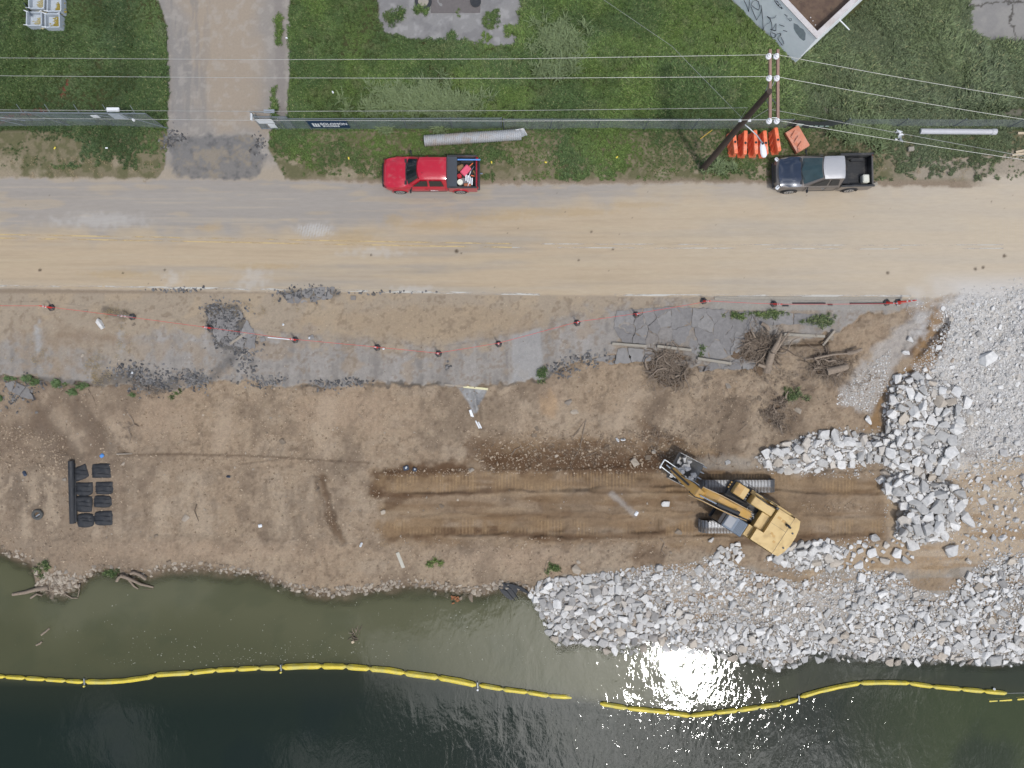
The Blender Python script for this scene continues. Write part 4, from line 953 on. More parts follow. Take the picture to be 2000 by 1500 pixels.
plank('curb_stone', 1607, 674, 1630, 645, .14, .2, M_BOARD, 'short curb piece turned up diagonally at the right end of the curb line', 'curb', .18)
plank('gutter_edge', 1395, 582, 1762, 584, .22, .08, M_CURB, 'pale concrete gutter lip along the road in front of the drain slots', 'curb', .0)
SL = [(1548, 1612, 592.5), (1617, 1626, 595), (1660, 1728, 592.5), (1528, 1540, 597)]
for k, (xa, xb, yy) in enumerate(SL):
    p0 = G(xa, yy, .03); p1 = G(xb, yy, .03)
    MB().box((p0 + p1) / 2, ((p1 - p0).length, .09, .06), bev=.012).build_top('drain_slot', M_BLACK, ('long black drain slot in the concrete gutter left of centre', 'short black drain slot between the two long ones', 'long black drain slot at the right end of the gutter', 'small black drain slot beside the fallen cone')[k], 'drain slot', 'drain slots in the gutter')

# ------------------------------------------------------------------ faded paint lines on the road
def line_mat(name, c, keep):
    m, nt, b = new_mat(name); ge = N(nt, 'ShaderNodeNewGeometry'); mp = N(nt, 'ShaderNodeMapping', inp={'Scale': (.25, 2, 1)}); L(nt, ge.outputs['Position'], mp.inputs[0])
    n = N(nt, 'ShaderNodeTexNoise', inp={'Scale': 1.6, 'Detail': 8.0, 'Roughness': .7}); L(nt, mp.outputs[0], n.inputs['Vector'])
    b.inputs['Base Color'].default_value = c + (1,); b.inputs['Roughness'].default_value = .9
    L(nt, math_node(nt, 'MULTIPLY', smooth(nt, n.outputs['Fac'], keep, keep + .14), .85), b.inputs['Alpha']); return m
M_LW = line_mat('worn_white_line', C(224, 220, 210), .42); M_LY = line_mat('worn_yellow_line', C(226, 200, 148), .42); M_LW2 = line_mat('very_worn_white_line', C(220, 214, 202), .45)
def stripe(name, pts, wd, mat, label):
    m_ = MB(); vs_ = []
    for X, Y in pts:
        vs_ += [tuple(P(X, Y - wd / 2, Z1(X, Y) + .010)), tuple(P(X, Y + wd / 2, Z1(X, Y) + .010))]
    m_.add(vs_, [(2 * i, 2 * i + 1, 2 * i + 3, 2 * i + 2) for i in range(len(pts) - 1)])
    o = m_.build(name, mat); return tag(o, kind='structure')
def rs(x0, x1, f, st=10): return [(X, f(X)) for X in np.arange(x0, x1 + 1, st)]
stripe('edge_line', rs(205, 1060, lambda X: interp(X, [(0, 558), (205, 560), (600, 566), (1060, 575)])), 4.2, M_LW, '')
stripe('edge_line', rs(-30, 205, lambda X: interp(X, [(0, 558), (205, 560)])), 3.5, M_LW2, '')
stripe('edge_line', rs(1200, 1780, lambda X: interp(X, [(1200, 576), (1400, 577), (1780, 578)])), 4.0, M_LW, '')
for dy in (0, 7):
    stripe('centre_line', rs(-30, 1000, lambda X: dy + interp(X, [(0, 458), (400, 465), (640, 470), (1000, 476)])), 2.4, M_LY, '')
    stripe('centre_line', rs(1000, 1960, lambda X: dy + interp(X, [(1000, 476), (1700, 479), (1960, 478)])), 2.2, M_LW2, '')
# ------------------------------------------------------------------ grass (geometry-node scatter)
def blade_proto(name, seed, n, hgt, spread, lean, mat, wid=.021):
    r = random.Random(seed); vs_, fs_ = [], []
    for _ in range(n):
        a_ = r.uniform(0, 6.283); q = spread * math.sqrt(r.random()); bx, by = q * math.cos(a_), q * math.sin(a_)
        d = r.uniform(0, 6.283); h = hgt * r.uniform(.55, 1.15); out = h * r.uniform(.25, .95)
        dx, dy = math.cos(d) * out + lean * h, math.sin(d) * out; ln = math.hypot(dx, dy) + 1e-6; px_, py_ = -dy / ln * wid, dx / ln * wid
        b0 = len(vs_)
        for t, k in ((0, .7), (.45, 1.0), (.8, .7)):
            z = h * (1 - (1 - t) ** 1.6) * .8; X = bx + dx * t ** 1.5; Y = by + dy * t ** 1.5
            vs_ += [(X - px_ * k, Y - py_ * k, z), (X + px_ * k, Y + py_ * k, z)]
        vs_.append((bx + dx, by + dy, h * .74))
        fs_ += [(b0, b0 + 1, b0 + 3, b0 + 2), (b0 + 2, b0 + 3, b0 + 5, b0 + 4), (b0 + 4, b0 + 5, b0 + 6)]
    me = bpy.data.meshes.new(name); me.from_pydata(vs_, [], fs_); me.materials.append(mat); me.update()
    return bpy.data.objects.new(name, me)
m, nt, b = new_mat('grass_blades'); M_GRASS = m
ge = N(nt, 'ShaderNodeNewGeometry'); oi = N(nt, 'ShaderNodeObjectInfo')
n1 = N(nt, 'ShaderNodeTexNoise', inp={'Scale': .22, 'Detail': 4.0, 'Roughness': .6}); L(nt, oi.outputs['Location'], n1.inputs['Vector'])
n2 = N(nt, 'ShaderNodeTexNoise', inp={'Scale': 1.1, 'Detail': 3.0, 'Roughness': .6}); L(nt, oi.outputs['Location'], n2.inputs['Vector'])
c = mixc(nt, smooth(nt, n1.outputs['Fac'], .40, .62), (.082, .135, .044), (.130, .200, .048))
c = mixc(nt, math_node(nt, 'MULTIPLY', smooth(nt, n2.outputs['Fac'], .52, .70), .7), c, (.155, .185, .078))
gx = N(nt, 'ShaderNodeSeparateXYZ'); L(nt, oi.outputs['Location'], gx.inputs[0])
c = mixc(nt, math_node(nt, 'MULTIPLY', smooth(nt, gx.outputs[0], 12, 22), .6), c, (.150, .172, .105))
c = mixc(nt, math_node(nt, 'MULTIPLY', smooth(nt, math_node(nt, 'MULTIPLY', gx.outputs[0], -1), 17, 24), .55), c, (.060, .098, .043))
c = mixc(nt, math_node(nt, 'MULTIPLY', smooth(nt, ge.outputs['Random Per Island'], .82, .95), .6), c, (.24, .22, .11))
k = math_node(nt, 'MULTIPLY_ADD', ge.outputs['Random Per Island'], 1.0, .48)
hs = N(nt, 'ShaderNodeVectorMath', operation='SCALE'); L(nt, c, hs.inputs[0]); L(nt, k, hs.inputs['Scale']); L(nt, hs.outputs[0], b.inputs['Base Color'])
b.inputs['Roughness'].default_value = .55; b.inputs['Specular IOR Level'].default_value = .3
M_WEED = pmat('bright_weed_leaf', (.10, .155, .055), .6, var=.3, scale=8)
M_STRAW = pmat('dry_straw', (.36, .28, .16), .85, var=.3, scale=6)
M_PALE = pmat('pale_tall_grass', (.17, .22, .10), .6, var=.3, scale=6)
def scatter(name, protos, pts, rot, scl, label, cat):
    pc = bpy.data.collections.new(name + '_kinds')
    for p in protos: pc.objects.link(p)
    me = bpy.data.meshes.new(name); n = len(pts); me.vertices.add(n); me.vertices.foreach_set('co', np.asarray(pts, np.float32).ravel())
    idx = np.random.RandomState(3).randint(0, len(protos), n)
    a_ = me.attributes.new('rot', 'FLOAT_VECTOR', 'POINT'); a_.data.foreach_set('vector', np.asarray(rot, np.float32).ravel())
    a_ = me.attributes.new('scl', 'FLOAT', 'POINT'); a_.data.foreach_set('value', np.asarray(scl, np.float32))
    a_ = me.attributes.new('idx', 'INT', 'POINT'); a_.data.foreach_set('value', idx.astype(np.int32)); me.update()
    o = link(name, me); tag(o, label, cat, kind='stuff')
    ng = bpy.data.node_groups.new(name, 'GeometryNodeTree')
    ng.interface.new_socket('Geometry', in_out='INPUT', socket_type='NodeSocketGeometry'); ng.interface.new_socket('Geometry', in_out='OUTPUT', socket_type='NodeSocketGeometry')
    gi = ng.nodes.new('NodeGroupInput'); go = ng.nodes.new('NodeGroupOutput'); ip = ng.nodes.new('GeometryNodeInstanceOnPoints'); ci = ng.nodes.new('GeometryNodeCollectionInfo')
    ci.inputs['Collection'].default_value = pc; ci.inputs['Separate Children'].default_value = True; ci.inputs['Reset Children'].default_value = True
    def na(nm, dt):
        q = ng.nodes.new('GeometryNodeInputNamedAttribute'); q.data_type = dt; q.inputs['Name'].default_value = nm; return [s for s in q.outputs if s.enabled][0]
    ng.links.new(gi.outputs[0], ip.inputs['Points']); ng.links.new(ci.outputs[0], ip.inputs['Instance']); ip.inputs['Pick Instance'].default_value = True
    ng.links.new(na('idx', 'INT'), ip.inputs['Instance Index']); ng.links.new(na('rot', 'FLOAT_VECTOR'), ip.inputs['Rotation']); ng.links.new(na('scl', 'FLOAT'), ip.inputs['Scale'])
    ng.links.new(ip.outputs[0], go.inputs[0]); md = o.modifiers.new('scatter', 'NODES'); md.node_group = ng
    return o
GB = [blade_proto('grass_tuft', s, 34, .30, .20, .35, M_GRASS) for s in range(5)] 
def grass_density(X, Y):
    d = ss(257 - Y + (fbm(X, Y, 9, octv=2, seed=501) - .5) * 8, -3, 3)
    vg = ss(interp(X, [(-60, 254), (60, 268), (110, 270), (160, 300), (300, 312), (330, 262), (520, 262), (540, 312), (700, 330), (800, 322), (960, 325), (1100, 322), (1300, 342), (1500, 335), (1700, 336), (1740, 318), (2060, 312)]) - Y + (fbm(X, Y, 34, octv=3, seed=502) - .5) * 46, -8, 8)
    vg = np.maximum(vg, .8 * ss(fbm(X, Y, 22, octv=3, seed=503), .43, .58) * ss(352 + interp(X, [(0, -22), (540, -10), (1000, 8), (2000, 8)]) - Y, 0, 10) * (1 - .6 * ss(X, 1720, 1800)))
    vg = vg * ss(Y, 250, 256)
    d = np.maximum(d, vg)
    d = d * (1 - ss(poly_sd(X, Y, DRV) + (fbm(X, Y, 9, octv=2, seed=504) - .5) * 6, -3, 1)) * (1 - ss(poly_sd(X, Y, PAD) + (fbm(X, Y, 12, octv=2, seed=505) - .5) * 8, -2, 3)) * (1 - ss(poly_sd(X, Y, PAD2), -2, 3))
    d = d * (1 - .93 * ss(poly_sd(X, Y, [(330, 262), (520, 262), (540, 300), (540, 345), (300, 352), (322, 320)]), 0, 6))
    for (bx, by, rx, ry) in ((20, 268, 40, 14), (140, 285, 26, 18)): d = d * (1 - ss(1 - np.hypot((X - bx) / rx, (Y - by) / ry) + (fbm(X, Y, 14, octv=2, seed=506) - .5) * .6, -.1, .2))
    for pl, k in (([(1600, 206), (1700, 203), (2060, 212), (2060, 232), (1700, 218), (1600, 216)], .86), ([(100, 212), (20, 225), (-30, 240), (-30, 255), (40, 232), (110, 220)], .75), ([(115, 190), (133, 150), (139, 152), (124, 192)], .7)):
        d = d * (1 - k * ss(poly_sd(X, Y, pl), -3, 3))
    for (bx, by, rx, ry) in ((768, 35, 22, 16), (823, 22, 12, 7), (962, 38, 16, 22), (880, 70, 8, 6), (897, 26, 6, 10), (948, 72, 10, 12), (1000, 60, 14, 12), (543, 60, 6, 30), (535, 200, 5, 40)):
        d = np.maximum(d, .8 * ss(1 - np.hypot((X - bx) / rx, (Y - by) / ry) + (fbm(X, Y, 10, octv=2, seed=507) - .5) * .7, -.1, .25))
    return d
BLD = [(1550, 124), (1430, 0), (1255, -180), (1540, -420), (1900, -180), (1698, 0)]
r_ = np.random.RandomState(77); n = 138000
X = r_.uniform(-420, 2420, n); Y = r_.uniform(-380, 352, n)
kp = (r_.rand(n) < grass_density(X, Y)) & (poly_sd(X, Y, BLD) < -1); X, Y = X[kp], Y[kp]
Zt = zland(X, Y); s_ = (CAM_H - Zt) / FPX
pts = np.stack([(X - 1000) * s_, (750 - Y) * s_, Zt - .02], 1)
flow = (fbm(X, Y, 160, octv=2, seed=510) - .5) * 9 + interp(X, [(0, 0), (1100, .5), (1500, .9), (2000, .4)])
hz = .42 + .5 * ss(fbm(X, Y, 80, octv=3, seed=511), .35, .65); hz = np.where(Y > 256, hz * .62, hz)
hz = hz * (1 + .45 * ss(X, 1100, 1600) * (Y < 215)) * interp(X, [(0, .85), (330, .85), (560, .9), (2000, 1)])
bare = (Y > 290) & (r_.rand(len(Y)) < .3); hz = np.where(bare, hz * .7, hz)
rot = np.stack([r_.uniform(-.25, .25, len(X)), r_.uniform(-.25, .25, len(X)), flow + r_.normal(0, .55, len(X))], 1)
scatter('grass', GB, pts, rot, hz * r_.uniform(.8, 1.25, len(X)), 'rough green grass over the lawn and verge', 'grass')
# coarse tall clumps
GT = [blade_proto('tall_grass_clump', s + 40, 26, .75, .16, .1, M_PALE, .021) for s in range(4)] 
q = []
for (bx, by, rx, ry, k) in ((810, 198, 90, 30, 210), (870, 205, 60, 22, 110), (1085, 85, 45, 45, 130), (1090, 140, 40, 12, 40), (1665, 262, 26, 16, 60), (1715, 262, 20, 26, 50), (755, 254, 14, 6, 12), (862, 256, 8, 8, 8), (1400, 330, 30, 10, 20), (1640, 260, 30, 8, 14), (1560, 115, 20, 8, 14)):
    for _ in range(k): q.append((r_.normal(bx, rx * .5), r_.normal(by, ry * .5)))
q = np.array(q); q = q[poly_sd(q[:, 0], q[:, 1], BLD) < -1]; Zt = zland(q[:, 0], q[:, 1]); s_ = (CAM_H - Zt) / FPX
scatter('tall_grass', GT, np.stack([(q[:, 0] - 1000) * s_, (750 - q[:, 1]) * s_, Zt], 1), np.stack([r_.uniform(-.2, .2, len(q)), r_.uniform(-.2, .2, len(q)), r_.uniform(0, 6.28, len(q))], 1), r_.uniform(.6, 1.05, len(q)), 'coarse pale tall grass clumps standing above the lawn', 'tall grass')
# weeds on the pavement lip
GW = [blade_proto('weed_tuft', s + 60, 40, .16, .14, 0, M_WEED, .02) for s in range(3)]
def tufts(name, spots, protos, label, cat, s0=.7, s1=1.3, seed=0):
    r = np.random.RandomState(seed); q = []
    for (bx, by, rx, ry, k) in spots:
        for _ in range(k): q.append((r.normal(bx, rx), r.normal(by, ry)))
    q = np.array(q); Zt = zland(q[:, 0], q[:, 1]); s_ = (CAM_H - Zt) / FPX
    return scatter(name, protos, np.stack([(q[:, 0] - 1000) * s_, (750 - q[:, 1]) * s_, Zt + .02], 1), np.stack([r.uniform(-.3, .3, len(q)), r.uniform(-.3, .3, len(q)), r.uniform(0, 6.28, len(q))], 1), r.uniform(s0, s1, len(q)), label, cat)
tufts('weeds', [(52, 741, 5, 2, 9), (70, 746, 5, 2, 5), (115, 748, 8, 3, 13), (142, 763, 6, 3, 7), (162, 754, 5, 2, 5), (2, 776, 3, 3, 4), (262, 770, 6, 2, 2), (20, 739, 10, 2, 4)], GW, 'bright green weeds along the left pavement lip', 'weeds', seed=1)
GW2 = [blade_proto('sparse_weed', s + 70, 30, .2, .16, 0, M_GRASS, .016) for s in range(3)]
tufts('shoulder_grass', [(1500, 614, 26, 3, 30), (1440, 616, 14, 3, 6), (1610, 625, 8, 5, 26), (1580, 626, 12, 3, 8), (1545, 772, 8, 6, 26), (1060, 730, 5, 8, 14), (1370, 684, 6, 4, 3), (1083, 1108, 6, 4, 14), (220, 1122, 7, 5, 26), (85, 1108, 8, 5, 16), (268, 1138, 3, 4, 6), (838, 1102, 2, 2, 4), (345, 768, 6, 3, 4), (852, 1098, 10, 4, 6)], GW2, 'grass tufts growing in the cracked pavement and along the bank', 'grass', seed=2)
GS = [blade_proto('straw_wisp', s + 80, 16, .10, .18, 0, M_STRAW, .008) for s in range(3)]
GR = [blade_proto('root_wisp', s + 90, 12, .22, .16, 0, M_BARK, .009) for s in range(3)]
tufts('dry_litter', [(230, 612, 16, 6, 26), (184, 710, 12, 12, 30), (200, 735, 16, 10, 24), (240, 670, 6, 20, 14), (75, 700, 20, 20, 20), (470, 600, 40, 6, 16), (120, 330, 90, 10, 40), (700, 330, 60, 10, 20), (1150, 320, 160, 14, 50), (1850, 320, 70, 16, 50)], GS, 'dry straw and dead stems on the shoulder and verge', 'straw', seed=3)
tufts('fine_roots', [(1310, 720, 34, 20, 120), (1480, 690, 30, 26, 130), (1560, 745, 60, 20, 60), (1630, 715, 30, 20, 60), (1520, 810, 24, 20, 70), (250, 840, 10, 20, 16), (290, 760, 24, 10, 24), (1190, 880, 120, 14, 50), (1440, 790, 60, 30, 30), (1280, 850, 30, 12, 30), (520, 1125, 10, 4, 8), (100, 1150, 24, 12, 30)], GR, 'fine torn roots tangled in the soil round the stumps', 'roots', seed=4)

# ------------------------------------------------------------------ stumps and roots
def root_path(start, ang, ln, r, droop=.0, curl=.9, k=7):
    p = Vector(start); pts = [p.copy()]; el = r.uniform(-.1, .55)
    for i in range(k):
        ang += r.uniform(-curl, curl) * .55; el += r.uniform(-.35, .2) - droop
        p = p + Vector((math.cos(ang) * math.cos(el), math.sin(ang) * math.cos(el), math.sin(el) * .6)) * ln / k
        p.z = max(p.z, start[2] - .45); pts.append(p.copy())
    return pts
def stump(px, py, rad, label, nbig, nsmall, seed, trunk=None, lump=1.0):
    r = random.Random(seed); o = G(px, py); root = thing('tree_stump', label, 'tree stump', o)
    # soil plate
    v, f = ROCKS[seed % 10]; m_ = MB()
    for k in range(34):
        a_ = r.uniform(0, 6.28); q = rad * r.uniform(.02, .62) * lump; s0 = rad * r.uniform(.06, .17) * lump; v, f = ROCKS[r.randrange(14)]
        c0 = o + Vector((math.cos(a_) * q, math.sin(a_) * q, s0 * .1)); R_ = Matrix.Rotation(r.uniform(0, 6), 3, 'Z')
        m_.add([R_ @ Vector((p[0] * s0, p[1] * s0, p[2] * s0 * .6)) + c0 for p in v], [tuple(t) for t in f])
    m_.build('soil_clump', M_SOILO, root, smooth=None)
    if trunk:
        for (a0, b0, r0, r1) in trunk:
            pa = G(a0[0], a0[1], a0[2]); pb = G(b0[0], b0[1], b0[2]); mid = (pa + pb) / 2 + Vector((r.uniform(-.1, .1), r.uniform(-.1, .1), .08))
            MB().tube([pa, pa.lerp(mid, .5), mid, mid.lerp(pb, .5), pb], [r0, r0 * .95, (r0 + r1) / 2, r1 * 1.02, r1], 9).build('trunk', M_BARK, root, smooth=50)
    an0 = r.uniform(-.4, .4); lobes = [(r.uniform(0, 6.28), rad * r.uniform(.15, .55), r.uniform(.2, .5)) for _ in range(5)]
    def seat(zl, zh):
        la, lq, ls = lobes[r.randrange(5)]; u = math.cos(la) * lq * 1.25 + r.gauss(0, rad * ls * .55); v = math.sin(la) * lq * .75 + r.gauss(0, rad * ls * .45)
        return o + Vector((u, v, r.uniform(zl, zh) * .8))
    for k in range(nbig):
        a_ = r.uniform(0, 6.28); st = seat(.15, .5)
        pts_ = root_path(st, a_ + r.uniform(-2.6, 2.6), rad * r.uniform(.5, .95), r, curl=1.3); r0 = r.uniform(.035, .085)
        MB().tube(pts_, [r0 * (1 - .78 * i / 7) for i in range(8)], 6).build('root', M_BARK if k % 2 else M_BARK2, root, smooth=60)
    m_ = MB()
    for k in range(nsmall):
        st = seat(.02, .4)
        pts_ = root_path(st, r.uniform(0, 6.28), rad * r.uniform(.3, .65), r, curl=1.8, k=6); r0 = r.uniform(.010, .026)
        m_.tube(pts_, [r0 * (1 - .7 * i / 6) for i in range(7)], 4, caps=False)
    so = m_.build('rootlets', M_BARK, root); so['kind'] = 'stuff'
    return root
stump(1312, 718, 1.95, 'upturned root ball below the left curb, a ring of pale roots round a soil core', 24, 520, 1)
stump(1475, 690, 1.95, 'largest tree stump with a split trunk rising among the cracked slabs', 26, 620, 2,
      trunk=[((1497, 726, .35), (1508, 688, .95), .24, .20), ((1508, 688, .9), (1526, 652, .7), .15, .07), ((1512, 690, .85), (1540, 650, .5), .10, .05), ((1505, 720, .3), (1480, 712, .6), .16, .1), ((1488, 632, .2), (1502, 645, .3), .12, .12)])
stump(1620, 712, 1.75, 'stump with a cut log end lying right of the largest stump', 18, 380, 3,
      trunk=[((1615, 726, .35), (1654, 716, .5), .24, .20), ((1590, 700, .3), (1660, 690, .4), .08, .05), ((1655, 690, .35), (1683, 682, .45), .14, .10)])
stump(1510, 812, 1.05, 'small dark root tangle lowest on the slope left of the boulders', 15, 240, 4, lump=.8)
stump(1525, 788, .8, 'loose clump of grey roots beside a green weed on the slope', 7, 70, 5, lump=.7)
def stick(name, pts_px, r0, r1, mat, label, cat='branch', dz=.05, group=None):
    pts_ = [G(a_[0], a_[1], dz + (a_[2] if len(a_) > 2 else 0)) for a_ in pts_px]; n = len(pts_)
    return MB().tube(pts_, [r0 + (r1 - r0) * i / (n - 1) for i in range(n)], 6).build_top(name, mat, label, cat, group, smooth=60)
stick('branch', [(1145, 818), (1138, 850), (1133, 875), (1120, 898)], .035, .012, M_BARK, 'long thin pale branch curving down the middle of the slope')
stick('branch', [(1142, 822), (1130, 840), (1116, 858)], .03, .015, M_BARK, 'shorter branch forking left from the long pale branch')
stick('branch', [(1165, 883), (1150, 890), (1138, 893)], .02, .01, M_BARK, 'short twig on dark soil right of the long branch')
stick('branch', [(1000, 888), (1006, 878), (1020, 872)], .03, .015, M_BARK, 'bent root end on the dark soil left of the long branch')
stick('branch', [(1384, 885), (1388, 900), (1400, 908), (1415, 909)], .02, .01, M_BARK, 'thin curved root on the soil above the upper track')
stick('branch', [(840, 1096), (850, 1084), (853, 1072)], .03, .015, M_BARK, 'short grey branch near the shore right of the flat board')
stick('branch', [(1063, 1118), (1067, 1098), (1078, 1086)], .02, .012, M_BARK, 'pale bent twig left of the grass tuft above the riprap')
stick('root_snag', [(248, 806), (258, 818), (262, 828), (250, 838), (256, 852), (252, 866)], .05, .03, M_BARK, 'twisted bare root snaking down the left slope', 'root')
stick('root_snag', [(262, 828), (272, 833)], .04, .012, M_BARK2, 'short side root beside the twisted root on the left slope', 'root', .08)
stick('branch', [(172, 760), (182, 776), (188, 792)], .02, .01, M_BARK2, 'thin dark stick below the green weeds')
stick('branch', [(228, 887), (258, 886)], .05, .03, M_BOARD, 'straight weathered stick on the crest line above the black sheets')
stick('branch', [(384, 985), (380, 998), (388, 1018)], .05, .02, M_BARK2, 'broken forked stick in the middle of the left bench')
stick('branch', [(700, 808), (722, 832)], .03, .015, M_BARK, 'thin straight stick below the pavement in the middle of the slope')
stick('branch', [(1655, 832), (1658, 850), (1663, 868)], .09, .07, M_BOARD, 'upright broken post stub among the boulders of the upper row', 'post')
stick('branch', [(1290, 1052), (1298, 1060), (1292, 1075), (1300, 1085)], .03, .02, M_BARK, 'knotted root below the lower machine track', 'root')
stick('branch', [(1460, 600 + 228), (1440, 845)], .02, .01, M_BARK, 'short stick above the boulders row')
def wat(px, py, dz=0): return P(px, py, WZ + dz)
def drift(pts_px, r0, r1, label, mat=M_BARK):
    pts_ = [wat(a_[0], a_[1], a_[2]) for a_ in pts_px]; n = len(pts_)
    MB().tube(pts_, [r0 + (r1 - r0) * i / (n - 1) for i in range(n)], 7).build_top('driftwood', mat, label, 'driftwood', None, smooth=60)
drift([(25, 1161, .03), (50, 1157, .10), (75, 1150, .18), (95, 1148, .2)], .10, .16, 'log end reaching left into the water from the stone heap')
drift([(98, 1150, .2), (120, 1156, .12), (140, 1168, .08), (152, 1168, .05)], .06, .03, 'bent limb curling below the stone heap')
drift([(150, 1140, .15), (155, 1152, .12), (152, 1166, .1)], .035, .025, 'thin curved limb right of the stone heap')
drift([(60, 1168, .0), (72, 1160, .12), (82, 1163, .15)], .07, .05, 'short stub below the stone heap by the left shore')
drift([(236, 1124, .2), (252, 1130, .22), (275, 1141, .15), (300, 1147, .04)], .13, .06, 'thick pale log slanting from the bank into the water')
drift([(255, 1120, .28), (262, 1118, .3), (275, 1124, .3), (285, 1132, .2)], .11, .09, 'curved root collar on the bank above the slanting log')
drift([(228, 1135, .2), (232, 1128, .25), (240, 1124, .3)], .10, .08, 'short broken limb at the left of the slanting log')
drift([(250, 1130, .1), (262, 1145, .1), (270, 1150, .05)], .08, .04, 'splintered limb under the slanting log')
drift([(240, 1150, -.1), (275, 1152, -.02), (300, 1150, .0)], .02, .02, 'thin sunken branch below the slanting log', M_BARK2)
drift([(81, 1240, -.03), (90, 1233, .05), (97, 1227, .03)], .07, .05, 'upper of two waterlogged sticks afloat on the left')
drift([(71, 1260, -.03), (78, 1257, .05), (82, 1253, .03)], .06, .06, 'lower of two waterlogged sticks afloat on the left')
rb = random.Random(9); root = thing('brush_snag', 'dark bundle of twigs snagged in the middle of the green water', 'brush', wat(695, 1240))
for k in range(16):
    a_ = wat(695 + rb.uniform(-8, 6), 1242 + rb.uniform(-10, 10), -.02); b_ = a_ + Vector((rb.uniform(-.3, .45), rb.uniform(-.3, .5), rb.uniform(.02, .25)))
    MB().tube([a_, a_.lerp(b_, .5) + Vector((0, 0, .05)), b_], [.03, .022, .012], 5).build('twig', M_BARK2 if k % 3 else M_BARK, root)
MB().box(wat(689, 1254, .05), (.2, .16, .08), rz=.5, bev=.03).build('chip', M_BOARDL, root)
rb = random.Random(10); root = thing('leaf_snag', 'rusty brown clump of leaves and twigs caught against the shore stones', 'debris', wat(890, 1172))
for k in range(14):
    a_ = wat(888 + rb.uniform(-6, 8), 1170 + rb.uniform(-8, 8), .02); MB().box(a_ + Vector((0, 0, rb.uniform(.0, .12))), (.18, .1, .015), rot=Matrix.Rotation(rb.uniform(0, 6), 3, 'Z') @ Matrix.Rotation(rb.uniform(-.6, .6), 3, 'X')).build('leaf', pmat('dead_leaf', (.25, .10, .04), .8) if k == 0 else MATS['dead_leaf'], root)
# foam and bits floating inside the boom
q = []; r2 = np.random.RandomState(12)
for (bx, by, sx, sy, k) in ((300, 1250, 70, 30, 60), (620, 1275, 110, 14, 180), (450, 1285, 120, 10, 110), (350, 1230, 200, 40, 90), (800, 1240, 100, 40, 110), (1080, 1290, 70, 40, 90), (960, 1220, 60, 40, 60), (1480, 1340, 60, 20, 60), (200, 1300, 80, 12, 20)):
    for _ in range(k): q.append((r2.normal(bx, sx), r2.normal(by, sy)))
q = np.array(q); q = q[(q[:, 1] > interp(q[:, 0], SHORE) + 12) & (q[:, 1] < 1302)]
s_ = (CAM_H - WZ) / FPX; fp = np.stack([(q[:, 0] - 1000) * s_, (750 - q[:, 1]) * s_, np.full(len(q), WZ + .004)], 1); rs_ = .007 + .03 * r2.rand(len(q)) ** 2.5
tag(scatter_mesh('floating_flecks', FLK, fp, np.stack([rs_ * 1.4, rs_, rs_ * .5], 1), pmat('foam_fleck', (.26, .26, .20), .9), .1, seed=9), 'pale flecks of foam and leaf bits floating inside the yellow boom', 'foam')
# ------------------------------------------------------------------ text as mesh
def text_obj(name, body, size, mat, parent, M, bold=0.0, align='LEFT', sx=1.0):
    cu = bpy.data.curves.new(name, 'FONT'); cu.body = body; cu.size = size; cu.align_x = align; cu.offset = bold; cu.extrude = .003
    to = bpy.data.objects.new(name, cu); COL.objects.link(to)
    dg = bpy.context.evaluated_depsgraph_get(); me = bpy.data.meshes.new_from_object(to.evaluated_get(dg)); bpy.data.objects.remove(to)
    me.transform(Matrix.Diagonal((sx, 1, 1, 1)))
    me.transform(M); off = acc_loc(parent); me.transform(Matrix.Translation(-off))
    me.materials.clear(); me.materials.append(mat); me.name = name
    return link(name, me, parent)
def frame_m(o, ex, ey):
    ex = Vector(ex).normalized(); ey = Vector(ey); ey = (ey - ex * ey.dot(ex)).normalized(); ez = ex.cross(ey)
    return Matrix(((ex.x, ey.x, ez.x, o[0]), (ex.y, ey.y, ez.y, o[1]), (ex.z, ey.z, ez.z, o[2]), (0, 0, 0, 1)))

